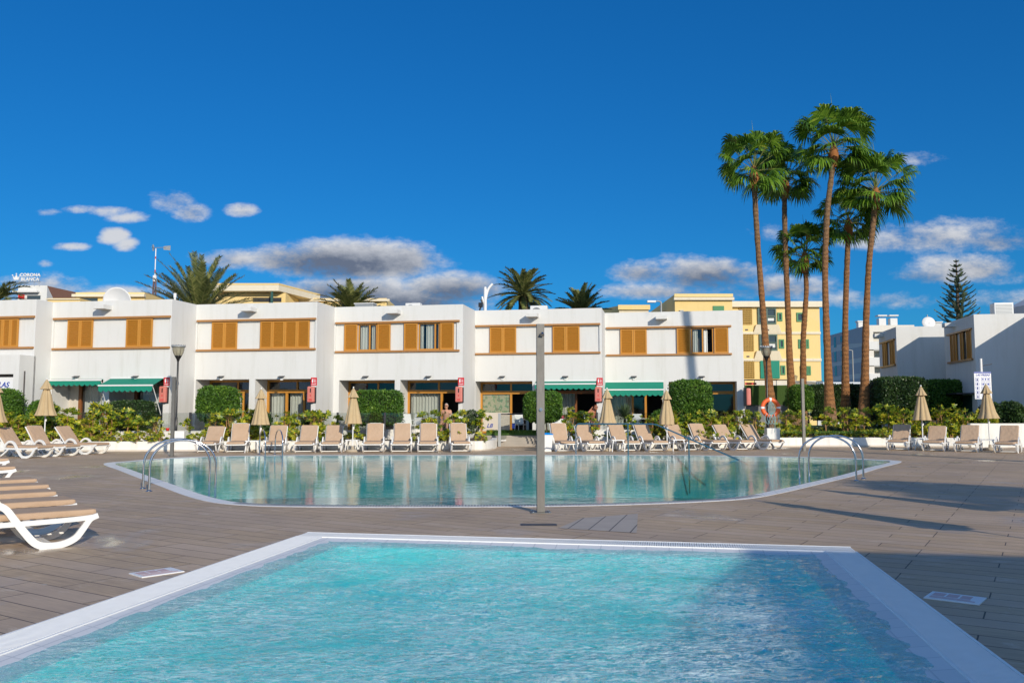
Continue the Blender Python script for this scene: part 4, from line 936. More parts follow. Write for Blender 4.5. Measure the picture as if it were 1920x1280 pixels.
# ---------------------------------------------------------------- side tables
def make_table():
    t = thing('side_table', 'x', 'side table', (0, 0, 0), 0, 'small white plastic side tables')
    b = MB(); b.box(-.24, -.24, .40, .24, .24, .435, bev=.012); b.build('table_top', WHITE_PL, t)
    for sx in (-1, 1):
        for sy in (-1, 1):
            b = MB(); P = smooth_path([(sx * .17, sy * .21, .40), (sx * .20, sy * .215, .33), (sx * .22, sy * .22, .15), (sx * .235, sy * .235, 0)], 3); b.tube(P, [.04] * 4 + [.028] * (len(P) - 4), 6, flat=.7); b.build('leg', WHITE_PL, t)
    return t
T0 = None
for px, py, rz, lab in ((474, 848, .1, 'white side table between two far loungers, left of the far ladder'), (661, 846, 0, 'white side table around the parasol in front of the boxy hedge'), (1157, 846, .1, 'white side table under the parasol by the red box'),
                        (1270, 845, .1, 'white side table partly behind the lounger at the handrail bend'), (1729, 843, -.5, 'white side table beside the left parasol of the right-hand group'), (1852, 845, -.5, 'white side table beside the rightmost parasol')):
    o = make_table() if T0 is None else copy_tree(T0); T0 = T0 or o; q = G(px, py); o.location = (q.x, q.y, 0); o.rotation_euler = (0, 0, rz); o['label'] = lab
# ---------------------------------------------------------------- closed parasols
def parasol(px, Y, top, lab, width=.62, seed=0, flap=.0, loc=None, rz=0, tilt=0, base=True):
    p = loc or AT(px, Y, 0); rnd = random.Random(seed); zt = ZAT(top, Y) if top else 2.55; L = 1.32
    t = thing('closed_parasol', lab, 'parasol', (p.x, p.y, 0), rz, 'closed tan parasols among the loungers'); t.rotation_euler[0] = 0; t.rotation_euler[1] = tilt
    b = MB(); b.tube([(0, 0, .05), (0, 0, zt - .04)], .022, 10); b.build('pole', WHITE_MET, t)
    if base:
        b = MB(); b.lathe([(0, 0), (.26, 0), (.26, .05), (.22, .085), (.06, .10), (.05, .22), (0, .22)], 24); b.build('base', plain('beige_concrete', (.45, .38, .28), .9), t)
    ph = rnd.uniform(0, 6); ns = 8
    def wob(a, z): return 1 + (.30 * abs(cos(ns / 2 * a + ph)) ** .6 - .19) * min(1, (zt - z) / .4) + .07 * sin(3 * a + ph)
    b = MB(); h0 = zt - .32
    prof = [(.035, h0 + .08), (.09, h0), (.15, h0 - .25), (.20, h0 - .5), (.25, h0 - .75), (width / 2 * .94, zt - L + .03), (width / 2, zt - L), (width / 2 * .93, zt - L + .012), (.2, zt - L + .25), (.02, zt - L + .5)]
    b.lathe(prof, 64, wob=wob); b.build('canopy', CANVAS, t)
    b = MB(); ph += .4
    b.lathe([(.012, zt), (.06, zt - .07), (.115, zt - .2), (.185 + flap, zt - .345), (.19 + flap, zt - .36), (.15, zt - .33), (.05, zt - .12)], 64, wob=lambda a, z: 1 + .16 * cos(ns * a + ph) * min(1, (zt - z) / .25)); b.build('top_flap', CANVAS, t)
    b = MB(); b.lathe([(0, zt + .05), (.025, zt + .04), (.03, zt + .01), (.02, zt - .01), (0, zt - .01)], 12); b.build('finial', WHITE_PL, t)
    b = MB(); b.tube([(0.02, 0, zt - L - .1), (0.02, 0, zt - L - .2)], .036, 8); b.build('collar', WHITE_PL, t)
    return t
parasol(82, 31.0, 711, 'closed tan parasol at the left over the angled loungers', .70, 1)
parasol(487, 31.5, 729, 'closed tan parasol between the round hedge and the dark sliding door', .64, 2)
parasol(661, 31.5, 727, 'closed tan parasol in front of the boxy clipped hedge', .62, 3)
parasol(1139, 32.3, 729, 'closed tan parasol in front of the wall between the two right-hand green awnings', .68, 4)
parasol(1251, 32.6, 731, 'slimmer closed tan parasol just right of the second green awning', .54, 5)
parasol(1731, 33.2, 724, 'closed striped-looking parasol in front of the tall dark hedge', .64, 6)
parasol(1857, 32.8, 720, 'closed slightly tilted parasol in front of the notice board', .72, 7, tilt=radians(-1.5))
parasol(-14, 27.5, 715, 'closed parasol only just showing at the left picture edge', .70, 8)
# parasols standing outside the frame at the right whose shadows fall on the deck
for k, (x, y) in enumerate(((6.98, 8.2), (8.7, 10.3), (10.6, 12.2))):
    parasol(0, 0, None, ['closed tan parasol outside the picture to the right, nearest', 'closed tan parasol outside the picture to the right, second', 'closed tan parasol outside the picture to the right, third'][k], .66, 20 + k, loc=Vector((x, y, 0)))
# ================================================================ POOL LADDERS, RAIL, POSTS
def ladder(lab, feet, water, top, r=.021):
    t = thing('pool_ladder', lab, 'pool ladder', (0, 0, 0), 0, 'arched steel pool ladders')
    for (a, c) in zip(feet, water):
        a = Vector(a); c = Vector(c); P = []; n = 28; d = (c - a); d.z = 0; zt = top - .02
        P.append(a + Vector((0, 0, 0)))
        H = zt * .42
        for k in range(n + 1):
            q = pi * k / n; f = (1 - cos(q)) / 2; P.append(Vector((a.x + d.x * f, a.y + d.y * f, H + (zt - H) * sin(q) ** .8)))
        P.append(Vector((c.x, c.y, -.9))); 
        b = MB(); b.tube(P, r, 10); b.build('hoop', STEEL, t)
        b = MB(); b.lathe([(.022, .03), (.04, .02), (.06, .012), (.062, .002), (0, .002)], 18, (a.x, a.y, .002)); b.build('floor_flange', STEEL, t)
    b = MB(); w0, w1 = Vector(water[0]), Vector(water[1])
    for k in range(3): z = -.25 - .25 * k; b.tube([(w0.x, w0.y, z), (w1.x, w1.y, z)], .03, 8, flat=.5)
    b.build('treads', STEEL, t)
ladder('large arched steel ladder at the left end of the pool', [(-7.13, 16.6, 0), (-6.78, 16.05, 0)], [(-5.97, 16.95, 0), (-5.66, 16.4, 0)], .97)
ladder('large arched steel ladder at the right end of the pool', [(7.40, 18.45, 0), (7.76, 18.95, 0)], [(6.33, 18.9, 0), (6.70, 19.35, 0)], .97)
ladder('small arched steel ladder on the far side in front of the loungers', [(G(490, 851).x, 29.6, 0), (G(519, 851).x, 29.6, 0)], [(G(518, 851).x, 28.5, 0), (G(549, 851).x, 28.5, 0)], .88)
hr = thing('pool_handrail', 'long teal-tinted steel handrail sloping down into the water', 'handrail', (0, 0, 0))
TEALST = mat('tinted_steel', lambda m: (lambda b: b.out(b.pri((.16, .33, .38), .22, .9)))(NB(m)))
zr = 1.06
A0 = AT(1080, 29.4); A1 = AT(1178, 29.0); A2 = AT(1292, 28.2); Tp = AT(1229, 28.7); En = AT(1380, 26.6)
b = MB(); b.tube([(A0.x, A0.y, zr - .14), (A0.x + .02, A0.y, zr - .05), (A0.x + .09, A0.y, zr), (A1.x, A1.y, zr), (Tp.x - .08, Tp.y, zr), (Tp.x + .05, Tp.y, zr - .02), (En.x, En.y, .02), (En.x + .3, En.y - .2, -.15)], .025, 10); b.build('rail', TEALST, hr)
for p, zt in ((A0, zr - .13), (A1, zr), (A2, zr - .40)):
    b = MB(); b.tube([(p.x, p.y, -1.2 if p is A2 else -.3), (p.x, p.y, zt)], .024, 10); b.build('post', STEEL if p is A0 else TEALST, hr)
def square_post(lab, p, zt, w, nozz=True, rz=0.0, m=None):
    t = thing('shower_post', lab, 'post', (p.x, p.y, 0), rz, 'square steel posts round the pool'); b = MB(); b.box(-w / 2, -w / 2, .012, w / 2, w / 2, zt, bev=.004); b.build('post', m or STEEL_R, t)
    b = MB(); b.box(-w * 1.3, -w * 1.3, 0.001, w * 1.3, w * 1.3, .012, bev=.003); b.build('base_plate', STEEL_R, t)
    if nozz:
        for sx in (-1, 1):
            for sy in (-1, 1):
                b = MB(); b.lathe([(.0, .03), (.012, .028), (.014, .012), (0, .012)], 8, (sx * w * 1.05, sy * w * 1.05, 0)); b.build('bolt', STEEL, t)
        b = MB(); b.tube([(.02, -w / 2, zt - .14), (.02, -w / 2 - .05, zt - .14)], .014, 8); b.tube([(.02, -w / 2 - .045, zt - .14), (.02, -w / 2 - .07, zt - .175)], [.02, .034], 10); b.build('shower_head', STEEL, t)
        b = MB(); b.tube([(0.0, -w / 2, 1.52), (0.0, -w / 2 - .02, 1.52)], .026, 12); b.tube([(0.0, -w / 2 - .02, 1.52), (0, -w / 2 - .04, 1.52)], .016, 10); b.build('push_button', STEEL, t)
    return t
square_post('tall square steel shower post standing alone between the two pools', Vector((.425, 12.75, 0)), 2.80, .115, True, .05)
square_post('square grey post in front of the black lamp post at left', G(322, 856), 2.62, .10, False)
square_post('square grey post in front of the fan palms at right', G(1508, 846), 2.70, .10, False)
def lamp_post(px, Y, lab, zbase):
    p = AT(px, Y); t = thing('lamp_post', lab, 'lamp post', (p.x, p.y, 0), 0, 'black garden lamp posts')
    zt = ZAT(676, Y); b = MB(); b.tube([(0, 0, zbase), (0, 0, zbase + .5), (0, 0, zbase + .52), (0, 0, zt)], [.055, .05, .036, .034], 12); b.build('pole', BLACKPL, t)
    hd = thing('lantern', None, None); hd.parent = t; hd.location = (0, 0, zt)
    b = MB(); b.lathe([(.03, -.03), (.05, .0), (.06, .05), (.13, .17), (.14, .19), (.0, .19)], 20); b.build('neck', BLACKPL, hd)
    b = MB(); b.lathe([(.12, .19), (.18, .28), (.215, .40), (.225, .52)], 24); b.build('globe', LAMPGLASS, hd)
    b = MB(); b.lathe([(.0, .19), (.07, .19), (.07, .45), (0, .45)], 12); b.build('bulb_housing', plain('lamp_reflector', (.5, .5, .45), .4), hd)
    b = MB(); b.lathe([(.20, .50), (.255, .52), (.265, .55), (.24, .575), (.1, .60), (.0, .605)], 24)
    for k in range(16):
        a = 2 * pi * k / 16; b.box(.245 * cos(a) - .012, .245 * sin(a) - .012, .55, .245 * cos(a) + .012, .245 * sin(a) + .012, .61)
    b.build('lamp_cap', GREYMET, hd)
    for k in range(4):
        a = pi / 4 + pi / 2 * k; b = MB(); b.tube([(.13 * cos(a), .13 * sin(a), .18), (.185 * cos(a), .185 * sin(a), .28), (.22 * cos(a), .22 * sin(a), .40), (.23 * cos(a), .23 * sin(a), .52)], .007, 5); b.build('rib', BLACKPL, hd)
    return t
lamp_post(328.5, 32.6, 'black lamp post with smoky lantern in front of the awnings at left', .74)
q = AT(335, 32.6); pd = thing('pedestal', 'white square pedestal carrying the left lamp post', 'pedestal', (q.x, q.y, 0)); b = MB(); b.box(-.27, -.22, .2, .27, .22, .74, bev=.01); b.build('pedestal_block', PLANTER, pd)
lamp_post(1441, 34.9, 'black lamp post with smoky lantern in front of the leftmost fan palm', .78)
q = AT(1452, 34.9); pd = thing('pedestal', 'white pedestal behind the last lounger under the lifebuoy', 'pedestal', (q.x, q.y, 0)); b = MB(); b.box(-.34, -.2, .2, .18, .2, .80, bev=.01); b.build('pedestal_block', PLANTER, pd)
# lifebuoy
q = AT(1446.5, 34.65); zc = ZAT(764, 34.65); lb = thing('lifebuoy', 'orange lifebuoy with coiled blue-grey rope hanging on the lamp post', 'lifebuoy', (q.x, q.y, zc))
def torus(b, R, r, a0, a1, n=48, k=14, ax='y'):
    P = [(R * cos(a0 + (a1 - a0) * i / n), 0, R * sin(a0 + (a1 - a0) * i / n)) for i in range(n + 1)]
    vs = []
    for i in range(n + 1):
        a = a0 + (a1 - a0) * i / n
        for j in range(k):
            c = 2 * pi * j / k; rr = R + r * cos(c); vs.append((rr * cos(a), r * .8 * sin(c), rr * sin(a)))
    b.add(vs, [(i * k + j, i * k + (j + 1) % k, (i + 1) * k + (j + 1) % k, (i + 1) * k + j) for i in range(n) for j in range(k)], True)
b = MB(); torus(b, .325, .085, 0, 2 * pi); b.build('ring', ORANGE, lb)
for k in range(4):
    b = MB(); torus(b, .325, .088, pi / 2 * k - .12, pi / 2 * k + .12, 6); b.build('band', WHITE_PL, lb)
b = MB()
for k in range(5):
    x = -.11 + .055 * k; b.tube(smooth_path([(x * .3, -.04, .24), (x, -.1, .1), (x * 1.1, -.1, -.15), (x * .5, -.1, -.28), (x * 1.2 + .03, -.1, -.1), (x * .4, -.08, .22)], 5), .008, 5)
for k in range(4):
    x = -.2 + .12 * k; b.tube(smooth_path([(x, -.12, -.2), (x - .08, -.1, -.45), (x + .05, -.12, -.66), (x + .13, -.1, -.45), (x + .08, -.1, -.3)], 5), .010, 5)
b.tube(smooth_path([(.1, -.12, -.25), (.14, -.1, -.6), (.11, -.1, -1.0)], 5), .01, 5)
b.build('rope', ROPE, lb)
# gate frame, bin
q0, q1 = G(936.5, 837), G(989, 833); g = thing('pool_gate', 'low steel pool gate frame with glass at the gap in the planter', 'gate', (0, 0, 0))
for p in (q0, q1):
    b = MB(); b.box(p.x - .06, p.y - .06, 0.001, p.x + .06, p.y + .06, 1.40, bev=.008); b.build('post', GREYMET, g)
b = MB(); b.tube([(q0.x, q0.y, 1.36), (q1.x, q1.y, 1.36)], .035, 10); b.build('top_rail', STEEL_R, g)
b = MB(); b.tube([(q0.x, q0.y, .24), (q1.x, q1.y, .24)], .04, 10); b.build('bottom_rail', WHITE_MET, g)
b = MB(); d = (q1 - q0).normalized(); a0, a1 = q0 + d * .08, q1 - d * .08; b.add([(a0.x, a0.y - .006, .3), (a1.x, a1.y - .006, .3), (a1.x, a1.y - .006, 1.3), (a0.x, a0.y - .006, 1.3), (a0.x, a0.y + .006, .3), (a1.x, a1.y + .006, .3), (a1.x, a1.y + .006, 1.3), (a0.x, a0.y + .006, 1.3)], [(0, 1, 2, 3), (7, 6, 5, 4), (3, 2, 6, 7), (0, 4, 5, 1)]); b.build('glass_panel', CLEAR, g)
q = G(1026, 846); bn = thing('waste_bin', 'white tapered waste bin with a bright blue lid beside the steel post', 'bin', (q.x, q.y, 0))
def frustum(b, w0, d0, z0, w1, d1, z1): b.add([(-w0, -d0, z0), (w0, -d0, z0), (w0, d0, z0), (-w0, d0, z0), (-w1, -d1, z1), (w1, -d1, z1), (w1, d1, z1), (-w1, d1, z1)], [(0, 3, 2, 1), (4, 5, 6, 7), (0, 1, 5, 4), (1, 2, 6, 5), (2, 3, 7, 6), (3, 0, 4, 7)])
b = MB(); frustum(b, .15, .14, 0, .22, .2, .62); b.build('bin_body', WHITE_PL, bn); b = MB(); frustum(b, .235, .215, .62, .20, .18, .66); frustum(b, .12, .12, .66, .08, .08, .69); b.build('lid', BLUEPL, bn)
# deck plaques, drain
def plaque(px, py, lab, w, d, rz):
    q = G(px, py); t = thing('deck_plaque', lab, 'plaque', (q.x, q.y, 0), rz, 'white notice plaques set in the deck'); b = MB(); b.box(-w / 2, -d / 2, 0.001, w / 2, d / 2, .012, bev=.003); b.build('plate', SIGNWH, t)
    b = MB(); rnd = random.Random(int(px))
    b.v = []; b.box(-w * .42, -d * .08, .0125, -w * .2, d * .35, .0135); b.box(-w * .16, -d * .08, .0125, w * .05, d * .35, .0135); b.box(w * .09, -d * .08, .0125, w * .28, d * .35, .0135); b.box(-w * .42, -d * .38, .0125, w * .4, -d * .28, .0135); b.box(-w * .42, -d * .23, .0125, w * .3, -d * .16, .0135)
    b.build('red_marks', plain('faded_red_print', (.62, .42, .40), .5), t)
plaque(294, 1074, 'worn white plaque with faded red marks by the left grating', .40, .28, AX * -1 + 1.0)
plaque(1791, 1122, 'white plaque with red marks on the shaded deck at right', .40, .30, RZ - .5)
q = G(1010, 983.5); b = MB(); b.box(-.24, -.09, .001, .24, .09, .006)
dr = struct(thing('floor_drain', 'dark rectangular drain cover in the deck near the steel post', 'drain', (q.x, q.y, 0), 0)); b.build('drain_cover', DARKMET, dr)
# ================================================================ VEGETATION
def leaf_quad(b, p, d, n, L, wd):
    s = d.cross(n).normalized() * wd
    b.add([p, p + d * L * .5 + s, p + d * L, p + d * L * .5 - s], [(0, 1, 2, 3)])
def rdir(r):
    while True:
        v = Vector((r.uniform(-1, 1), r.uniform(-1, 1), r.uniform(-1, 1)))
        if .05 < v.length < 1: return v.normalized()
def schefflera(kind, seed):
    """variegated shrub; kind 0 tall on a stem, 1 low bush, 2 tall leggy. unit height about 1 m"""
    r = random.Random(seed); t = thing('schefflera_shrub', 'x', 'shrub', (0, 0, 0)); st = MB(); lf = MB()
    C_ = []
    if kind == 1:
        for k in range(26): C_.append(Vector((r.gauss(0, .20), r.gauss(0, .16), r.uniform(.08, .52))))
    elif kind == 0:
        for k in range(30):
            z = r.uniform(.30, 1.0); s = .15 * (1.1 - .5 * abs(z - .7)); C_.append(Vector((r.gauss(0, s), r.gauss(0, s), z)))
        for k in range(8): C_.append(Vector((r.gauss(0, .15), r.gauss(0, .15), r.uniform(.05, .3))))
    else:
        for k in range(17):
            z = r.uniform(.45, 1.0); C_.append(Vector((r.gauss(0, .075), r.gauss(0, .075), z)))
        for k in range(4): C_.append(Vector((r.gauss(0, .09), r.gauss(0, .09), r.uniform(.1, .4))))
    for j in range(1 if kind == 2 else 3):
        P = [Vector((r.uniform(-.06, .06), r.uniform(-.06, .06), 0))]
        for k in range(4): P.append(P[-1] + Vector((r.uniform(-.04, .04), r.uniform(-.04, .04), .2 if kind != 1 else .1)))
        st.tube(P, [.022, .019, .016, .012, .008], 5)
    for c in C_:
        if kind != 2: st.tube([Vector((c.x * .3, c.y * .3, max(0, c.z - .15))), c], .004, 3, caps=False)
        for w_ in range(2):
            a = rdir(r); a.z = abs(a.z) * .6 + .15; a.normalize(); o = c + a * .03; e = a.orthogonal().normalized(); f = a.cross(e); q0 = r.uniform(0, 6.28); n = r.choice((6, 7, 8))
            for k in range(n):
                q = q0 + 2 * pi * k / n; d = (e * cos(q) + f * sin(q) + a * r.uniform(-.15, .35)).normalized(); leaf_quad(lf, o, d, a, r.uniform(.075, .115), r.uniform(.018, .026))
    st.build('stem', STEM, t); lf.raw('foliage', L_SCH, t); return t
SCH = {0: [schefflera(0, 11), schefflera(0, 12), schefflera(0, 13)], 1: [schefflera(1, 21), schefflera(1, 22), schefflera(1, 23)], 2: [schefflera(2, 31), schefflera(2, 32)]}
s_used = set(); srnd = random.Random(77)
def put_sch(px, top, kind, Y, zb, lab, grp):
    k = srnd.randrange(len(SCH[kind])); p = SCH[kind][k]
    o = p if (kind, k) not in s_used else copy_tree(p); s_used.add((kind, k)); q = AT(px, Y); hgt = ZAT(top, Y) - zb; s = hgt / (1.06 if kind != 1 else .58)
    w_ = s * (1.25 if kind == 0 else 1.35 if kind == 1 else 1.3)
    o.location = (q.x, q.y, zb); o.rotation_euler = (0, 0, srnd.uniform(0, 6.28)); o.scale = (w_, w_, s); o['label'] = lab; o['group'] = grp; o['category'] = 'shrub'
BEDS = [('behind the angled left loungers', 31.9, .28, [(-12, 775, 0), (12, 772, 0), (32, 776, 0), (52, 782, 0), (62, 768, 2), (98, 757, 2), (120, 766, 0), (133, 764, 2), (172, 765, 0), (180, 752, 0), (192, 757, 0), (207, 770, 2), (240, 765, 2), (258, 778, 2), (291, 780, 0)],
         [(22, 800), (46, 803), (72, 800), (100, 800), (122, 798), (146, 800), (164, 812), (186, 810), (205, 812), (228, 808), (254, 806), (276, 802), (298, 806)]),
        ('between left lamp post and boxy hedge', 32.55, .28, [(349, 784, 2), (398, 772, 0), (430, 764, 0), (446, 768, 2), (470, 766, 0), (537, 770, 0), (551, 776, 2), (584, 767, 0), (598, 768, 0), (633, 778, 2), (668, 792, 2)],
         [(358, 808), (374, 806), (415, 804), (470, 798), (496, 803), (540, 803), (560, 806), (592, 800), (640, 808), (656, 806), (680, 808)]),
        ('below the seated person near the rounded planter tip', 32.55, .28, [(792, 771, 2), (816, 768, 2), (853, 768, 0), (867, 768, 2), (903, 768, 2)], [(778, 806), (822, 800), (840, 802), (834, 812), (904, 808)]),
        ('right of the white bin along the handrail', 33.6, .30, [(1069, 762, 0), (1090, 770, 2), (1110, 772, 0), (1181, 778, 2), (1220, 778, 0), (1240, 776, 0), (1265, 768, 0), (1290, 776, 2), (1326, 768, 0), (1337, 768, 2), (1363, 770, 0), (1385, 768, 0)],
         [(1040, 806), (1088, 806), (1110, 808), (1146, 806), (1166, 808), (1200, 803), (1214, 806), (1250, 806), (1276, 798), (1310, 800), (1330, 802), (1362, 806)]),
        ('under the tall fan palms', 36.3, .30, [(1402, 768, 2), (1418, 770, 0), (1476, 766, 0), (1501, 768, 0), (1555, 762, 2), (1584, 762, 0), (1605, 766, 2), (1628, 764, 2)],
         [(1412, 802), (1474, 797), (1492, 800), (1518, 800), (1545, 804), (1562, 806), (1580, 804), (1602, 806), (1622, 800), (1640, 800)]),
        ('behind the right-hand loungers', 36.0, .30, [(1652, 757, 2), (1676, 760, 2), (1694, 764, 0), (1712, 770, 0), (1766, 757, 0), (1779, 764, 0), (1798, 764, 0), (1812, 766, 0)],
         [(1654, 798), (1668, 800), (1686, 800), (1706, 796), (1724, 790), (1742, 788), (1760, 798), (1782, 790), (1804, 786)])]
for name, Y, zb, tall, low in BEDS:
    for k, (px, top, kd) in enumerate(sorted(tall)):
        put_sch(px, top, kd, Y + srnd.uniform(.35, 1.1), zb, '%s from left of tall yellow shrubs %s' % (ORD[k], name), 'tall variegated shrubs ' + name)
    for k, (px, top) in enumerate(sorted(low)):
        put_sch(px, top + 4, 1, Y + srnd.uniform(.1, .35), zb, '%s from left of low yellow bushes %s' % (ORD[k], name), 'low variegated bushes ' + name)
def hedge(lab, px0, px1, py0, py1, Y, depth, m=None, n=None, p=4.0, stem=None, leafs=.085, cat='hedge', seed=1, zmin=None, name='clipped_hedge', core=.93):
    """rounded box of leaves"""
    m = m or L_HEDGE; r = random.Random(seed); A = AT(px0, Y); B_ = AT(px1, Y); z0, z1 = ZAT(py1, Y), ZAT(py0, Y)
    if zmin is not None: z0 = max(z0, zmin)
    c = Vector(((A.x + B_.x) / 2, Y + depth / 2, (z0 + z1) / 2)); h = Vector(((B_.x - A.x) / 2, depth / 2, (z1 - z0) / 2))
    t = thing(name, lab, cat, (c.x, c.y, z0 if stem is None else stem)); off = t.location
    area = 8 * (h.x * h.y + h.x * h.z + h.y * h.z); n = n or int(min(16000, max(2500, area * 700))); lf = MB()
    for k in range(n):
        d = rdir(r); d = Vector((d.x, -abs(d.y) if r.random() < .72 else d.y, d.z))
        # superellipsoid surface point
        e = (abs(d.x) ** p + abs(d.y) ** p + abs(d.z) ** p) ** (1 / p); s = d / e
        bump = 1 + .06 * noise.noise(Vector((s.x * 3.2, s.y * 3.2, s.z * 3.2)) + Vector((seed, 0, 0))) + r.uniform(-.06, .03)
        P = Vector((s.x * h.x, s.y * h.y, s.z * h.z)) * bump; nn = Vector((d.x / h.x, d.y / h.y, d.z / h.z)).normalized()
        q = (nn * .55 + rdir(r)).normalized(); ld = q.orthogonal().normalized(); ld = (ld * cos(r.uniform(0, 6)) + q.cross(ld) * sin(r.uniform(0, 6)) + nn * .25).normalized()
        L = leafs * r.uniform(.7, 1.25); leaf_quad(lf, c + P - Vector(off), ld, q, L, L * .3)
    lf.raw('foliage', m, t)
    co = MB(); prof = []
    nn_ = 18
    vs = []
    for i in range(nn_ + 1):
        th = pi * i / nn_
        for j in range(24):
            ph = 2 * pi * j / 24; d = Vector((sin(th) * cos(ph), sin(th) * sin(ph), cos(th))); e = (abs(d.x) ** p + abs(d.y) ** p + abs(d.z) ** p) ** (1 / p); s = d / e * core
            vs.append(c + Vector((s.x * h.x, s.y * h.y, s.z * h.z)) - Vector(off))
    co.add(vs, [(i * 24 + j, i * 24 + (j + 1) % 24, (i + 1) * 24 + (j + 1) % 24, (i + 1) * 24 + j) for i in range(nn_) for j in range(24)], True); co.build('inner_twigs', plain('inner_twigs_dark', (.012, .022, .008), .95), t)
    if stem is not None:
        s_ = MB()
        for q in (-.25, .0, .22): s_.tube([(q * h.x, 0, 0), (q * h.x * .8, .02, z0 - stem + .1)], .03, 7)
        s_.build('stem', TRUNK_DK, t)
    return t
hedge('round-cornered clipped hedge ball in front of the second house', 361, 434, 725, 790, 34.3, 1.5, stem=.36, seed=2)
hedge('boxy clipped hedge before the house with open windows', 661, 748, 733, 796, 34.3, 1.5, p=7, stem=.36, seed=3)
hedge('clipped hedge ball behind the steel post', 984, 1054, 734, 790, 34.8, 1.4, p=4, stem=.45, seed=4)
hedge('tall clipped hedge dome before the end house', 1265, 1340, 713, 796, 35.6, 1.7, p=4.5, stem=.45, seed=5)
hedge('low dark clipped hedge behind the shrubs below the second awning', 195, 275, 752, 806, 34.4, 1.2, m=L_DKHEDGE, p=6, zmin=.45, leafs=.07, seed=6)
hedge('small dark hedge before the dark sliding door', 562, 596, 775, 812, 34.3, .9, m=L_DKHEDGE, p=5, zmin=.45, leafs=.06, seed=7)
hedge('pale green rounded bush behind the left parasol', 38, 84, 752, 812, 33.2, 1.2, p=2.6, zmin=.36, seed=8, name='round_bush', cat='bush')
hedge('green bush at the left edge in front of the blue lettering', -40, 17, 730, 800, 33.0, 1.4, m=L_HEDGE, p=2.8, zmin=.36, seed=9, name='round_bush', cat='bush')
hedge('grey-green loose bush right of the seated person', 868, 900, 769, 812, 33.2, .9, m=L_BUSH, p=2.3, zmin=.36, leafs=.06, seed=10, n=2200, name='round_bush', cat='bush', core=.7)
hedge('tall dark hedge block behind the right parasol', 1663, 1748, 708, 790, 41, 2.4, m=L_DKHEDGE, p=9, zmin=.56, seed=11, leafs=.10)
hedge('bright green clipped hedge block left of the notice board', 1748, 1823, 713, 785, 42, 2.0, p=7, zmin=.56, seed=12, leafs=.09)
hedge('trimmed dark green hedge between the right fan palm trunks', 1532, 1618, 722, 786, 47.5, 1.5, m=L_DKHEDGE, p=14, zmin=.5, seed=13, leafs=.10)
hedge('clipped hedge clump behind the second and third palm trunks', 1490, 1531, 722, 768, 44.5, 1.6, m=L_HEDGE, p=4, zmin=.56, seed=14, leafs=.09)
for k, (a, c, tp, m) in enumerate(((1822, 1862, 776, L_DKHEDGE), (1858, 1895, 756, L_DKHEDGE), (1890, 1935, 754, L_DKHEDGE), (1838, 1880, 778, L_SCH))):
    hedge(['dark loose bush left of the rightmost parasol pole', 'dark loose bush right of the rightmost parasol', 'dark bush at the right picture edge', 'yellow-green bush under the rightmost parasol'][k], a, c, tp, 800, 37 - k * .3, 1.3, m=m, p=2.3, zmin=.3, seed=30 + k, n=3500, leafs=.11, name='loose_bush', cat='bush', core=.8)
for k, (a, c, tp, m, Yq, lab) in enumerate(((20, 60, 782, L_SCH, 33.6, 'dark green filler bush beneath the left parasol, left of its pole'), (96, 160, 788, L_DKHEDGE, 33.4, 'low dark filler bush right of the left parasol pole'), (455, 500, 770, L_DKHEDGE, 33.6, 'dark bush behind the parasol beside the dark sliding door'), (1225, 1262, 770, L_HEDGE, 34.8, 'low green bush under the second awning'), (1520, 1650, 800, L_BUSH, 37.6, 'grey-green ground bush among the palm bases'), (1590, 1660, 775, L_DKHEDGE, 46, 'dark bushes in the shade behind the right palm trunk'))):
    hedge(lab, a, c, tp, 815, Yq, 1.0, m=m, p=2.4, zmin=.36, seed=50 + k, n=2600, leafs=.09, name='loose_bush', cat='bush', core=.75)
# yucca by the second awning and pot
def spiky(lab, px, Y, z, R, n, name='yucca_plant', seed=0, m=None):
    r = random.Random(seed); q = AT(px, Y); t = thing(name, lab, 'plant', (q.x, q.y, z)); b = MB()
    for k in range(n):
        a = r.uniform(0, 2 * pi); e = r.uniform(-.2, 1.35); d = Vector((cos(a) * cos(e), sin(a) * cos(e), sin(e))); s = d.cross(Vector((0, 0, 1))).normalized() * .022; L = R * r.uniform(.8, 1.1); dn = Vector((0, 0, -.12 * L * cos(e)))
        c = Vector((0, 0, .32)); b.add([c - s * .6, c + s * .6, c + d * L * .5 + s, c + d * L + dn, c + d * L * .5 - s], [(0, 1, 2, 4), (4, 2, 3)])
    b.raw('foliage', m or L_BUSH, t); b = MB(); b.tube([(0, 0, -.1), (0, 0, .34)], .05, 8); b.build('stem', TRUNK_DK, t)
spiky('spiky grey-green yucca between the parasol and the second awning door', 1172, 35.3, .9, .72, 170, seed=3)
q = AT(420, 34.2); pt = thing('plant_pot', 'grey round pot under the round-cornered hedge', 'pot', (q.x, q.y, .45)); b = MB(); b.lathe([(0, 0), (.17, 0), (.22, .3), (.24, .33), (.22, .36), (.19, .33), (0, .33)], 20); b.build('pot_body', TERRA, pt)
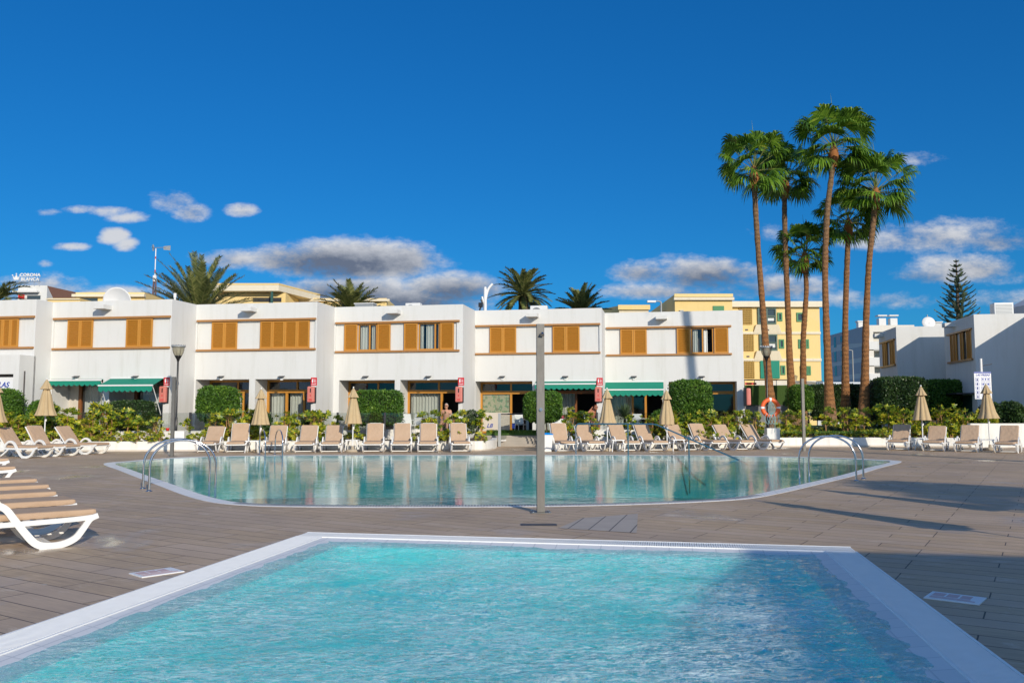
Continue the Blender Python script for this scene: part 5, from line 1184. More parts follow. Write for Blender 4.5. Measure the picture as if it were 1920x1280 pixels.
# ---------------------------------------------------------------- fan palms
def fan_leaf(b, st, o, d, r, R, pet):
    """one costapalmate leaf: petiole then a drooping fan"""
    side = d.cross(Vector((0, 0, 1))); side = side.normalized() if side.length > .05 else Vector((1, 0, 0)); up = side.cross(d).normalized()
    tw = r.uniform(-.7, .7); side, up = side * cos(tw) + up * sin(tw), up * cos(tw) - side * sin(tw)
    P = [o, o + d * pet * .5 + Vector((0, 0, .03)), o + d * pet + Vector((0, 0, -.05 * pet))]
    st.tube(P, [.022, .014, .010], 4, caps=False)
    c = P[-1]; n = 26
    for k in range(n):
        a = (-1.95 + 3.9 * (k + .5) / n) + r.uniform(-.05, .05); dd = (d * cos(a) + side * sin(a)).normalized(); L = R * (1 - .16 * abs(a) / 1.9) * r.uniform(.88, 1.08)
        w = L * .052; s = dd.cross(up).normalized() * w; fold = up * (.012 if k % 2 else -.012)
        m1 = c + dd * L * .30 - up * .01 + fold; m2 = c + dd * L * .62 + Vector((0, 0, -.10 * L)) + fold; dr = r.uniform(.06, .34)
        m3 = c + dd * L * .84 + Vector((0, 0, -(.20 + dr * .45) * L)); e = c + dd * L * .93 + Vector((0, 0, -(.32 + dr) * L))
        b.add([c - s * .15, c + s * .15, m1 + s * 1.0, m1 - s * 1.0, m2 + s * .95, m2 - s * .95, m3 + s * .5, m3 - s * .5, e], [(0, 1, 2, 3), (3, 2, 4, 5), (5, 4, 6, 7), (7, 6, 8)])
def fan_palm(lab, path, Y, zbase, crown, R, seed, spike=False, r0=.34, rm=.135, nleaf=35, dry=.0):
    r = random.Random(seed); base = AT(path[0][0], Y, zbase); t = thing('fan_palm', lab, 'palm tree', base, 0, 'tall fan palms on the lawn')
    P = [Vector((0, 0, -.15))]
    for (px, py) in path[1:]:
        z = ZAT(py, Y); q = AT(px, Y, z); P.append(q - base)
    P = smooth_path(P, 8); n = len(P); H = P[-1].z
    rad = [rm + (r0 - rm) * math.exp(-(p.z + .1) / 1.3) + .06 * math.exp(-p.z / 6) - .012 * p.z / H + .008 * sin(p.z * 11 + seed) + r.uniform(-.007, .007) for p in P]
    b = MB(); b.tube(P, rad, 18); b.build('trunk', BARK, t)
    top = P[-1]; cr = thing('crown', None, None); cr.parent = t; cr.location = top + Vector((0, 0, .30))
    lf, st = MB(), MB(); Z = Vector((0, 0, 0))
    for k in range(nleaf):
        f = (k + .5) / nleaf; el = 1.38 - 1.8 * f + r.uniform(-.12, .12); a = k * 2.39996 + r.uniform(-.25, .25)
        d = Vector((cos(a) * cos(el), sin(a) * cos(el), sin(el))); pet = R * (.52 + .16 * sin(f * 5)) * r.uniform(.9, 1.1); fan_leaf(lf, st, Vector((0, 0, -.1 + .35 * (1 - f))), d, r, R * .44 * r.uniform(.82, 1.12), pet)
    lf.raw('foliage', L_FAN, cr); st.build('leaf_stalks', plain('green_stalk', (.20, .22, .05), .6), cr)
    b = MB(); b.lathe([(.15, -.9), (.18, -.6), (.25, -.25), (.20, .0), (.10, .25), (0, .4)], 16, wob=lambda a, z: 1 + .10 * sin(9 * a + z * 20)); b.build('leaf_bases', plain('rusty_leaf_base', (.30, .12, .035), .9, 0, .3, 12, .6), cr)
    b = MB(); b.tube([(0, 0, .2), (.02, 0, R * .8), (-.06, 0, R * 1.15)], [.03, .016, .004], 5); b.build('new_spear', L_FAN, cr)
    if spike: b = MB(); b.tube([(.1, 0, .3), (.16, 0, .9), (.22, 0, 1.25), (.2, 0, 1.6), (.12, 0, 2.1)], [.03, .05, .16, .11, .01], 8); b.build('dry_spathe', L_DRY, cr)
    return t
fan_palm('leftmost tall fan palm, behind the lamp post and lifebuoy', [(1450, 802), (1447, 770), (1440, 700), (1432, 600), (1424, 500), (1417, 400), (1414, 333)], 43, .56, None, 2.35, 1, r0=.33)
fan_palm('second tall fan palm from left, its crown touching the leftmost one', [(1491, 795), (1487, 760), (1481, 680), (1478, 600), (1474, 500), (1471, 400), (1472, 352)], 45.5, .56, None, 2.3, 2, r0=.37)
fan_palm('shortest fan palm with a dry yellow spathe, third trunk from left', [(1508, 790), (1506, 760), (1506, 700), (1506, 640), (1509, 590), (1512, 540), (1509, 492)], 46, .56, None, 2.05, 3, spike=True, r0=.29, rm=.12)
fan_palm('tallest fan palm of the group, fourth trunk from left', [(1556, 805), (1556, 770), (1553, 700), (1549, 600), (1547, 500), (1551, 400), (1559, 330), (1563, 292)], 42, .56, None, 2.55, 4, r0=.37)
fan_palm('fan palm with the narrow straight trunk, fifth from left', [(1588, 800), (1586, 770), (1585, 700), (1585, 600), (1588, 500), (1591, 430)], 45, .56, None, 2.15, 5, r0=.34)
fan_palm('rightmost fan palm of the group with trunk leaning right at the top', [(1619, 805), (1620, 770), (1622, 700), (1624, 600), (1629, 500), (1637, 420), (1642, 372)], 42.5, .56, None, 2.4, 6, r0=.37)
# ---------------------------------------------------------------- feather palms
def frond(lf, st, o, az, el, L, r, droop, n=52, lw=.024, ll=.38):
    h = Vector((cos(az), sin(az), 0)); P = []; p = Vector(o); e = el; seg = 12
    for k in range(seg + 1):
        P.append(p.copy()); p = p + (h * cos(e) + Vector((0, 0, sin(e)))) * (L / seg); e -= droop / seg * (.5 + k / seg)
    st.tube(P, [.035 * (1 - k / (seg + 1.5)) for k in range(seg + 1)], 4, caps=False); side = h.cross(Vector((0, 0, 1)))
    for k in range(n):
        f = .10 + .9 * (k + .5) / n; i = min(seg - 1, int(f * seg)); q = P[i].lerp(P[i + 1], f * seg - i); t = (P[i + 1] - P[i]).normalized(); up = side.cross(t)
        ln = ll * sin(min(1, f * 1.6 + .15) * pi / 2) * (1 - .55 * max(0, f - .6) / .4)
        for s in (-1, 1):
            d = (t * .75 + side * s * .75 + up * r.uniform(.05, .40) + Vector((0, 0, -.1))).normalized(); w = t * lw; e2 = q + d * ln * r.uniform(.85, 1.1)
            lf.add([q - w, q + w, q + d * ln * .6 + w * .8, e2, q + d * ln * .6 - w * .8], [(0, 1, 2, 4), (4, 2, 3)])
def feather_palm(lab, px, Y, ztop, L, nf, seed, trunk_r=.32, el=(1.45, -.25), droop=1.25, ll=.42, m=None, lw=.024):
    r = random.Random(seed); base = AT(px, Y, 0); t = thing('feather_palm', lab, 'palm tree', (base.x, base.y, 0), 0, 'feather palms beyond the house row'); b = MB(); n = 30
    b.tube([(0, 0, ztop * k / n) for k in range(n + 1)], [trunk_r * (1 + .06 * (k % 2)) for k in range(n + 1)], 14); b.build('trunk', TRUNK_DK, t)
    lf, st = MB(), MB()
    for k in range(nf):
        f = (k + .5) / nf; e = el[0] + (el[1] - el[0]) * f ** .85 + r.uniform(-.1, .1); frond(lf, st, (0, 0, ztop + .1), k * 2.39996 + r.uniform(-.2, .2), e, L * r.uniform(.85, 1.08), r, droop * r.uniform(.7, 1.2), ll=ll, lw=lw)
    cr = lf.raw('crown', m or L_FEATHER, t); st.build('frond_stalks', plain('frond_rib', (.20, .20, .07), .6), cr)
feather_palm('largest feather palm, spreading over the roof of the second house', 366, 52, ZAT(600, 52), 4.1, 60, 41, el=(1.5, .1), droop=.5, ll=.5, lw=.035)
feather_palm('low bushy feather palm over the third house roof', 655, 56, ZAT(592, 56), 2.45, 56, 42, el=(1.45, -.1), droop=.9, ll=.5, lw=.032)
feather_palm('compact round feather palm with its trunk top in view', 981, 60, ZAT(556, 60), 2.35, 60, 43, el=(1.5, -.55), droop=.8, ll=.42, lw=.035)
feather_palm('feather palm half hidden behind the fourth and fifth house roofs', 1091, 58, ZAT(592, 58), 2.2, 46, 44, el=(1.45, .0), droop=.6, ll=.42, lw=.035)
feather_palm('feather palm cut by the left picture edge', -22, 50, ZAT(572, 50), 2.1, 36, 45, el=(1.4, -.2), droop=1.6, ll=.5, lw=.032)
# offscreen palms whose trunk and crown shade fall into view
def shade_palm(lab, x, y, H, lean, seed):
    r = random.Random(seed); t = thing('fan_palm', lab, 'palm tree', (x, y, 0), 0, 'fan palms outside the picture at right'); P = smooth_path([(0, 0, 0), (lean * .15, 0, H * .33), (lean * .5, 0, H * .66), (lean, 0, H)], 8)
    b = MB(); b.tube(P, [.22 - .07 * k / len(P) for k in range(len(P))], 14); b.build('trunk', BARK, t); lf, st = MB(), MB()
    for k in range(30):
        el = 1.3 - 2.0 * k / 30; a = k * 2.4; d = Vector((cos(a) * cos(el), sin(a) * cos(el), sin(el))); fan_leaf(lf, st, P[-1], d, r, 1.4, 1.2)
    lf.raw('foliage', L_FAN, t); st.build('leaf_stalks', STEM, t)
pw = W(FU(1328, VF[5]), VF[5], 5.0); tt = 22.0
shade_palm('tall fan palm outside the picture to the right, casting the trunk shadow', pw.x + .4184 * tt - .25, pw.y - .9083 * tt, 17.5, -.9, 61)
shade_palm('fan palm outside the picture behind the camera at right', 16.8, -2.3, 6.6, .2, 62)
# ---------------------------------------------------------------- araucaria
def araucaria(px, Y):
    r = random.Random(9); base = AT(px, Y, 0); zt = ZAT(486, Y); t = thing('norfolk_pine', 'tall tiered conifer with upswept branches behind the right houses', 'tree', (base.x, base.y, 0)); b = MB(); b.tube([(0, 0, 0), (0, 0, zt * .6), (0, 0, zt)], [.35, .22, .03], 10); b.build('trunk', TRUNK_DK, t)
    lf = MB(); tiers = 14; H0 = ZAT(612, Y); Rm = 42 / (FPX / Y)
    for k in range(tiers):
        f = k / (tiers - 1); z = zt - .25 - (zt - H0) * f; R = Rm * (.10 + .92 * f ** .85); nb = 6 if k > 3 else 5; a0 = r.uniform(0, 6)
        for j in range(nb):
            a = a0 + 2 * pi * j / nb + r.uniform(-.12, .12); h = Vector((cos(a), sin(a), 0)); L = R * r.uniform(.88, 1.1); P = [Vector((0, 0, z)) + h * L * q + Vector((0, 0, L * (.10 * q + .38 * q * q))) for q in (0, .25, .5, .75, 1)]
            lf.tube(P, [.05, .04, .03, .02, .01], 4, caps=False); sd_ = h.cross(Vector((0, 0, 1)))
            m_ = int(8 + L * 9)
            for i in range(m_):
                q = .18 + .85 * (i + .5) / m_; p = Vector((0, 0, z)) + h * L * min(1, q) + Vector((0, 0, L * (.10 * q + .38 * q * q))); 
                for s in (-1, 1):
                    d = (h * .55 + sd_ * s * r.uniform(.5, .95) + Vector((0, 0, r.uniform(.15, .7)))).normalized(); w = Vector((0, 0, .04)); ln = .30 * (1.15 - .6 * q) * min(1, L / 1.2 + .35)
                    lf.add([p - w, p + w, p + d * ln + w * .7, p + d * ln - w * .7], [(0, 1, 2, 3)])
    lf.raw('crown', L_PINE, t)
araucaria(1806, 76)
# ================================================================ RIGHT HOUSES (second row, side on)
def side_house(lab, px_corner, vf, px_far, ztop, width, wz, parts, roof_box=True):
    """house whose shuttered front faces -u; gable wall faces the pool"""
    u = FU(px_corner, vf, 700); root = thing('terraced_house', lab, 'house', W(u, vf, 0), RZ, 'white houses of the right-hand row'); off = (u, vf, 0); h = HB(root, off)
    # length of the front along v from its far column
    lo, hi = vf + .5, vf + 30
    for _ in range(50):
        m = (lo + hi) / 2
        if W(u, m).x / W(u, m).y * FPX * cos(PITCH) + 960 > px_far: lo = m
        else: hi = m
    L = lo - vf; b = MB(); va, vb = vf, vf + L
    wa, wb = vf + L * .10, vf + L * .80
    b.quad((u, va, 0), (u + width, va, 0), (u + width, va, ztop), (u, va, ztop))
    for (a, c, d, e) in ((va, vb, 0, wz[0]), (va, vb, wz[1], ztop), (va, wa, wz[0], wz[1]), (wb, vb, wz[0], wz[1])): b.quad((u, a, d), (u, c, d), (u, c, e), (u, a, e))
    b.quad((u + .08, wa, wz[0]), (u + .08, wb, wz[0]), (u + .08, wb, wz[1]), (u + .08, wa, wz[1]))
    for a in (wa, wb): b.quad((u, a, wz[0]), (u + .08, a, wz[0]), (u + .08, a, wz[1]), (u, a, wz[1]))
    b.quad((u, wa, wz[1]), (u + .08, wa, wz[1]), (u + .08, wb, wz[1]), (u, wb, wz[1])); b.quad((u, wa, wz[0]), (u + .08, wa, wz[0]), (u + .08, wb, wz[0]), (u, wb, wz[0]))
    b.quad((u, va, ztop), (u + width, va, ztop), (u + width, va + .22, ztop), (u, va + .22, ztop)); b.quad((u, va + .22, ztop), (u + .22, va + .22, ztop), (u + .22, vb, ztop), (u, vb, ztop))
    b.quad((u, vb, 0), (u + width, vb, 0), (u + width, vb, ztop), (u, vb, ztop)); b.quad((u + width, va, 0), (u + width, vb, 0), (u + width, vb, ztop), (u + width, va, ztop))
    h.mb(b, 'wall', WHITE); b = MB(); b.quad((u + .22, va + .22, ztop - .3), (u + width, va + .22, ztop - .3), (u + width, vb, ztop - .3), (u + .22, vb, ztop - .3)); h.mb(b, 'roof', ROOFGREY)
    for z in (wz[0] - .09, wz[1]): h.part('timber_beam', WOOD_OLD, (u - .10, wa - .15, z, u + .08, wb + .3, z + .09), bev=.008)
    D = wb - wa
    for (f0, f1, k) in parts:
        a, c = wa + D * f0, wa + D * f1
        if k == 's':
            s = MB(); s.box(u - .02, a, wz[0], u + .02, a + .06, wz[1]); s.box(u - .02, c - .06, wz[0], u + .02, c, wz[1]); n = 24; st = (wz[1] - wz[0]) / n
            for q in range(n): s.add([(u + .015, a + .06, wz[0] + q * st), (u + .015, c - .06, wz[0] + q * st), (u - .012, c - .06, wz[0] + (q + .9) * st), (u - .012, a + .06, wz[0] + (q + .9) * st)], [(0, 1, 2, 3)])
            s.box(u + .02, a, wz[0], u + .03, c, wz[1]); h.mb(s, 'shutter', WOOD)
        else: h.part('window', DKGLASS, (u + .05, a, wz[0], u + .07, c, wz[1]))
    return root, h, u, L
ra, ha, uA, LA = side_house('smaller white side-on house with half shaded gable, left of the two', 1683, 49.0, 1648, 6.05, 6.3, (4.05, 5.35), [(.0, .17, 's'), (.17, .22, 'w'), (.22, .40, 's'), (.66, .82, 's'), (.82, 1.0, 's')])
rb, hb, uB, LB_ = side_house('larger white side-on house with half shaded gable behind the notice board', 1830.5, 43.3, 1771, 6.05, 9.0, (4.0, 5.35), [(.0, .22, 's'), (.22, .38, 'w'), (.38, .52, 's'), (.70, .84, 's'), (.84, 1.0, 's')])
uC = uB + 2.45; rc = thing('terraced_house', 'white house outside the picture at right, shading its neighbour', 'house', W(uC, 37.7, 0), RZ, 'white houses of the right-hand row')
sb('wall', WHITE, rc, (0, 0, 0, 9, 5.58, 6.05)); sb('shutter', WOOD, rc, (-.04, 1.5, 4.1, -.002, 4.5, 5.3)); sb('roof', ROOFGREY, rc, (.2, .2, 6.052, 8.8, 5.5, 6.06))
for h, u, v in ((ha, uA, 49), (hb, uB, 43.3)):
    b = MB(); b.box(u - .5, v + 2.6, 5.72, u, v + 3.1, 5.92); h.mb(b, 'rain_spout', WHITE)
hb.part('door_canopy', DARKMET, (uB - .8, 43.6, 2.3, uB, 46.5, 2.36)); hb.part('door', plain('dark_green_door', (.01, .05, .04), .5), (uB - .01, 44.0, .45, uB + .02, 46.0, 2.25))
u = FU(1886, 44.5); p = W(u, 44.3, 5.75); o = thing('ac_unit', 'large louvred air conditioner on the rightmost house roof', 'air conditioner', p, RZ); sb('casing', WHITE_PL, o, (-.5, 0, 0, .35, .6, .95), bev=.02); b = MB()
for k in range(12): b.box(-.44, -.012, .08 + k * .068, .29, -.001, .115 + k * .068)
b.build('louvre', GREYMET, o)
u = FU(1742, 52); o = thing('satellite_dish', 'small white satellite dish on the roof between the side-on houses', 'satellite dish', W(u, 52, 5.75), RZ); b = MB(); b.lathe([(.01, 0), (.2, .03), (.36, .1), (.35, .12), (.01, .02)], 24); mm = Matrix.Translation((0, 0, .75)) @ Matrix.Rotation(radians(75), 4, 'X'); b.v = [tuple(mm @ Vector(q)) for q in b.v]; b.build('reflector', WHITE_MET, o); b = MB(); b.tube([(0, .06, 0), (0, .06, .8), (.0, .1, 1.25)], .03, 6); b.build('mast', GREYMET, o)
p = W(FU(1762, 52), 52.5, 5.75); o = thing('roof_chimney', 'square white chimney beside the small satellite dish', 'chimney', p, RZ); sb('stack', WHITE, o, (-.25, -.2, 0, .25, .2, .8)); sb('chimney_cap', WHITE, o, (-.3, -.25, .802, .3, .25, .87))
# grey building at far right
p = AT(1935, 62); o = thing('apartment_building', 'grey sloped-roof building cut by the right picture edge above the air conditioner', 'building', (p.x, p.y, 0)); b = MB(); z0, z1 = ZAT(585, 62), ZAT(553, 62)
b.prism([(.3, 0), (8, 0), (8, 3), (.3, 3)], 0, z0 + .6); b.add([(.3, 0, z0 + .6), (8, 0, z0 + .6), (8, 3, z0 + .6), (.3, 3, z0 + .6), (2.2, 0, z1 + .3), (8, 0, z1 + .3), (8, 3, z1 + .3), (2.2, 3, z1 + .3)], [(0, 1, 5, 4), (3, 7, 6, 2), (0, 4, 7, 3), (4, 5, 6, 7)]); b.build('wall', stucco('light_grey_stucco', (.55, .56, .58)), o); sb('window', DKGLASS, o, (.9, -.02, z0 - 1.3, 2, 0, z0 - .3))
# house facing the pool from behind the camera (its shade lies on the front pool)
cw = None
o = thing('pool_bar_building', 'white flat-roofed house outside the picture, behind the camera at right', 'building', W(0, 0, 0), RZ)
cs = Vector((2.55, 9.45, 0)); Ls = 5.6 / tan(SUN_EL); k_ = Vector((SUN.x, SUN.y, 0)).normalized(); cc = cs + k_ * Ls; ub, vb = UV(cc)
sb('wall', WHITE, o, (ub, vb - 14, 0, ub + 22, vb, 5.6)); sb('door', WOOD, o, (ub + 3, vb + .002, .0, ub + 4, vb + .05, 2.1)); sb('window', DKGLASS, o, (ub + 6, vb + .002, 1, ub + 8, vb + .04, 2.1), (ub + 6, vb + .002, 3.6, ub + 8, vb + .04, 4.8)); sb('roof', ROOFGREY, o, (ub + .1, vb - 13.9, 5.602, ub + 21.9, vb - .1, 5.65))
# ================================================================ YELLOW APARTMENT BLOCKS
def block(name, lab, x0, x1, Y, D, z1, m, cat='building', group=None):
    """px column range at distance Y"""
    A, B_ = AT(x0, Y), AT(x1, Y); o = thing(name, lab, cat, (A.x, Y, 0), 0, group); w = B_.x - A.x
    sb('wall', m, o, (0, 0, 0, w, D, z1)); return o, A.x, w
S = lambda px, Y, x0: AT(px, Y).x - x0
YB = 72
ztop = ZAT(566, YB); o, x0, w = block('apartment_building', 'yellow four storey block with green shutters behind the palm trunks', 1375, 1543, YB, 12, ztop, YELLOW, group='yellow apartment blocks')
sb('cornice', CREAM, o, (-.15, -.35, ZAT(576, YB), w + .15, -.002, ZAT(568.5, YB)), (-.15, -.30, ZAT(568.5, YB) + .003, w + .15, -.002, ztop + .03))
for ya, yb in ((622, 626.5), (672, 677)): sb('floor_band', CREAM, o, (S(1390, YB, x0), -.10, ZAT(yb, YB), w + .02, -.002, ZAT(ya, YB)))
brz = plain('ochre_breeze_blocks', (.55, .36, .10), .85, 0, .2)
for (ya, yb) in ((576, 608), (626, 658), (676, 709)):
    xa, xb = S(1390, YB, x0), S(1415 if ya < 600 else 1417, YB, x0); za, zb = ZAT(yb, YB), ZAT(ya, YB); sb('breeze_shade_sheet', plain('painted_recess_shade', (.10, .055, .02), .9), o, (xa, -.012, za, xb, -.004, zb)); b = MB(); nx, nz = 9, 9; cw_, ch = (xb - xa) / nx, (zb - za) / nz  # flat dark sheet paints the shade behind the open blocks
    for i in range(nx):
        for j in range(nz):
            X, Z = xa + i * cw_, za + j * ch; b.box(X, -.10, Z, X + cw_ * .92, -.013, Z + ch * .30); b.add([(X, -.10, Z + ch * .3), (X + cw_ * .3, -.10, Z + ch * .3), (X + cw_, -.10, Z + ch), (X + cw_ * .65, -.10, Z + ch), (X, -.013, Z + ch * .3), (X + cw_ * .3, -.013, Z + ch * .3), (X + cw_, -.013, Z + ch), (X + cw_ * .65, -.013, Z + ch)], [(0, 1, 2, 3), (1, 5, 6, 2), (0, 3, 7, 4)])
    b.build('breeze_block_screen', brz, o)
def bay(xa, xb, ya, yb, kind):
    A, B_ = S(xa, YB, x0), S(xb, YB, x0); za, zb = ZAT(yb, YB), ZAT(ya, YB)
    if kind == 'blind':
        sb('blind', GREENBL, o, (A, -.12, za, B_, -.005, zb)); return
    f = sb('bay_window', plain('dark_green_frame', (.035, .09, .07), .5), o, (A, -.14, za, B_, -.06, za + .12), (A, -.14, zb - .12, B_, -.06, zb), (A, -.14, za + .12, A + .12, -.06, zb - .12), (B_ - .12, -.14, za + .12, B_, -.06, zb - .12), ((A + B_) / 2 - .06, -.14, za + .12, (A + B_) / 2 + .06, -.06, zb - .12), (A + .12, -.13, zb - .75, B_ - .12, -.07, zb - .66), (A + .12, -.13, za + .55 if kind == 'tall' else za + .14, B_ - .12, -.07, za + .62 if kind == 'tall' else za + .18))
    sb('pane', DKGLASS, f, (A + .1, -.055, za + .1, B_ - .1, -.01, zb - .1))
    b = curtain_mesh(S(xa + 14, YB, x0), S(xb - 4, YB, x0), za + .3, zb - .8, -.065, .006, 5); b.build('curtain', CURTAIN, f)
bay(1425, 1460, 577, 608, 'tall'); bay(1427, 1461, 627, 658, 'short'); bay(1428, 1464, 676, 709, 'blind')
for ya, yb in ((609, 625), (658, 675)):
    b = MB(); a0, a1, c0, c1 = S(1421, YB, x0), S(1463, YB, x0), S(1416, YB, x0), S(1470, YB, x0); zt, zb = ZAT(ya, YB), ZAT(yb, YB)
    b.add([(c0, -.12, zb), (c1, -.12, zb), (a1, -.30, zt), (a0, -.30, zt), (c0, -.002, zb), (c1, -.002, zb), (a1, -.002, zt), (a0, -.002, zt)], [(0, 1, 2, 3), (0, 3, 7, 4), (1, 5, 6, 2), (3, 2, 6, 7)]); b.build('flared_apron', CREAM, o)
def gwin(xa, xb, ya, yb, open_=False):
    A, B_ = S(xa, YB, x0), S(xb, YB, x0); za, zb = ZAT(yb, YB), ZAT(ya, YB)
    s = sb('shutter', GREENSH, o, (A, -.08, za, A + .12, -.005, zb), (B_ - .12, -.08, za, B_, -.005, zb), (A + .12, -.08, za, B_ - .12, -.005, za + .12), (A + .12, -.08, zb - .12, B_ - .12, -.005, zb))
    if open_: sb('pane', DKGLASS, s, (A + .12, -.02, za + .12, B_ - .12, -.004, zb - .12))
    else:
        b = MB(); n = 12
        for k in range(n):
            z = za + .12 + (zb - za - .24) * k / n; b.box(A + .12, -.055, z, B_ - .12, -.006, z + (zb - za - .24) / n * .7)
        b.build('louvre', GREENSH, s)
for g in ((1463, 1472, 586, 602), (1464.5, 1474, 636, 653), (1466.5, 1475, 685, 702.5)): gwin(*g, open_=True)
for ya, yb, px in ((586, 603, 1499), (636, 653, 1501), (686, 703, 1503)):
    gwin(px, px + 13, ya, yb, True); gwin(px + 12.5, px + 20, ya, yb)
for i, (x, y) in enumerate(((1404, 619.5), (1442, 620.5), (1405.5, 669.5))): sb('vent', DARKMET, o, (S(x, YB, x0) - .12, -.32 if i == 1 else -.03, ZAT(y, YB), S(x, YB, x0) + .12, -.305 if i == 1 else -.003, ZAT(y, YB) + .12))
# lower front storey lamp
Y2 = 66; zt = ZAT(552, Y2); o, x1, w = block('apartment_building', 'taller yellow block rising above the end house with a green window', 1269, 1378, Y2, 14, zt, YELLOW, group='yellow apartment blocks')
sb('cornice', CREAM, o, (-.1, -.25, ZAT(563, Y2), w + .1, -.002, ZAT(558, Y2)))
sb('floor_band', plain('pale_yellow', (.75, .6, .28), .85), o, (-.05, -.12, zt - .2, w + .05, -.002, zt + .05))
sb('shutter', GREENSH, o, (S(1341, Y2, x1), -.06, ZAT(584, Y2), S(1362, Y2, x1), -.003, ZAT(573.5, Y2))); sb('vent', GREYMET, o, (S(1277, Y2, x1), -.3, ZAT(584, Y2), S(1284, Y2, x1), -.003, ZAT(582, Y2)))
# receding left wing
b = MB(); A = AT(1269, Y2); B_ = AT(1217, Y2 + 17); b.add([(0, -.003, 0), (B_.x - A.x, 17, 0), (B_.x - A.x, 17, zt), (0, -.003, zt), (.05, 17, zt), (.05, 17, 0)], [(0, 1, 2, 3), (3, 2, 4), (1, 5, 4, 2)]); b.build('side_wing', YELLOW, o)
def side_pt(f, z, outd=.06): p = Vector((0, 0, z)).lerp(Vector((B_.x - A.x, 17, z)), f); return p + Vector((-.85, -.25, 0)) * outd
for f0, f1, za, zb in ((.12, .22, -3.1, -1.7), (.42, .72, -3.0, -1.75)):
    b = MB(); b.quad(side_pt(f0, zt + za), side_pt(f1, zt + za), side_pt(f1, zt + zb), side_pt(f0, zt + zb)); b.build('window', DKGLASS, o)
Y3 = 70; zt = ZAT(573, Y3); o, x1, w = block('apartment_building', 'low yellow rooftop wing left of the taller yellow block', 1163, 1219, Y3, 12, zt, CREAM, group='yellow apartment blocks')
sb('parapet', YELLOW, o, (-.1, -.2, zt - .35, w + .1, -.002, zt + .05)); b = MB(); b.quad((-.003, 0, 0), (-4.5, 9, 0), (-4.5, 9, zt), (-.003, 0, zt)); b.quad((-.003, 0, zt), (-4.5, 9, zt), (-4.4, 12, zt), (0, 12, zt)); b.build('side_wing', YELLOW, o)
# left yellow blocks
Y4 = 62; zt = ZAT(537, Y4); o, x1, w = block('apartment_building', 'yellow block with projecting roof slab beside the largest feather palm', 397, 530, Y4, 12, ZAT(549, Y4), YELLOW, group='yellow apartment blocks')
b = MB(); b.prism([(-.6, -.8), (w - .3, -.8), (w + 1.4, 5), (-.6, 5)], ZAT(548, Y4), zt); b.build('roof_slab', CREAM, o); b = MB(); b.prism([(-.62, -.82), (w - .28, -.82), (w + 1.42, 5.02), (-.62, 5.02)], zt + .002, zt + .12); b.build('roof_edge', YELLOW, o)
sb('balcony_shade_sheet', DARKMET, o, (w - 2.4, -.02, ZAT(566, Y4), w - .3, -.003, ZAT(558, Y4))); sb('balcony_post', plain('green_post', (.02, .09, .08), .6), o, (w - .9, -.7, ZAT(575, Y4), w - .75, -.55, ZAT(549, Y4)))  # dark sheet on the flat wall paints the balcony's shade
Y5 = 66; o, x1, w = block('apartment_building', 'long low yellow rooftop behind the third house', 536, 722, Y5, 10, ZAT(559, Y5), YELLOW, group='yellow apartment blocks'); sb('cornice', CREAM, o, (-.1, -.2, ZAT(565, Y5), w + .25, -.002, ZAT(561, Y5)))
Y6 = 64; o, x1, w = block('apartment_building', 'low yellow rooftop with dark vents behind the satellite dish', 131, 262, Y6, 10, ZAT(548, Y6), YELLOW, group='yellow apartment blocks'); sb('cornice', CREAM, o, (-.15, -.3, ZAT(557, Y6), w + .1, -.002, ZAT(552, Y6))); sb('window', DKGLASS, o, (.3, -.05, ZAT(566, Y6), 1.7, -.003, ZAT(559, Y6)))
o, x1, w = block('apartment_building', 'flat yellow parapet between the brown block and the vented rooftop', 78, 140, 60, 8, ZAT(559, 60), YELLOW, group='yellow apartment blocks'); sb('cornice', CREAM, o, (-.1, -.1, ZAT(562, 60), w, -.002, ZAT(560, 60)))
# brown and white block with the rooftop letters
Y7 = 95; o, x1, w = block('hotel_building', 'white rooftop block with brown side wall under the rooftop letters', 22, 77, Y7, 9, ZAT(535, Y7), WHITE)
b = MB(); e = AT(116, Y7 + 10); b.add([(w, .0, 0), (e.x - x1, 10, 0), (e.x - x1, 10, ZAT(552, Y7 + 10)), (w + 1.6, 4, ZAT(540, Y7)), (w, 0, ZAT(536, Y7))], [(0, 1, 2, 3, 4)]); b.build('side_wall', BRICKBROWN, o)
sb('roof_slab', WHITE, o, (-.3, -.6, ZAT(549, Y7), w - .8, -.002, ZAT(546, Y7))); sb('window', DKGLASS, o, (w - 2.2, -.03, ZAT(561, Y7), w - .7, -.003, ZAT(554, Y7))); sb('red_panel', RED, o, (w - 2.9 - .3, -.05, ZAT(560, Y7), w - 2.5, -.003, ZAT(552, Y7)))
sg = thing('rooftop_sign', 'white rooftop letters with a crown reading two words on the far hotel', 'rooftop sign', AT(47, Y7 - .5, ZAT(534, Y7))); zz = ZAT(534, Y7)
for tx, py in (('CORONA', 517), ('BLANCA', 525)): text_mesh('lettering', tx, .50, WHITE_MET, sg, Matrix.Translation(Vector((S(56, Y7, AT(47, Y7).x), 0, ZAT(py, Y7) - zz))) @ UP, depth=.05, bold=.012, spacing=1.08)
b = MB(); cx = S(29.5, Y7, AT(47, Y7).x); cz = ZAT(526, Y7) - zz
b.add([(cx - .24, 0, cz), (cx + .24, 0, cz), (cx + .40, 0, cz + .48), (cx + .17, 0, cz + .24), (cx, 0, cz + .62), (cx - .17, 0, cz + .24), (cx - .40, 0, cz + .48)], [(0, 1, 2, 3, 4, 5, 6)]); b.v += [(q[0], .06, q[2]) for q in b.v]; b.f.append([13, 12, 11, 10, 9, 8, 7]); b.mi.append(0); b.sm.append(False)
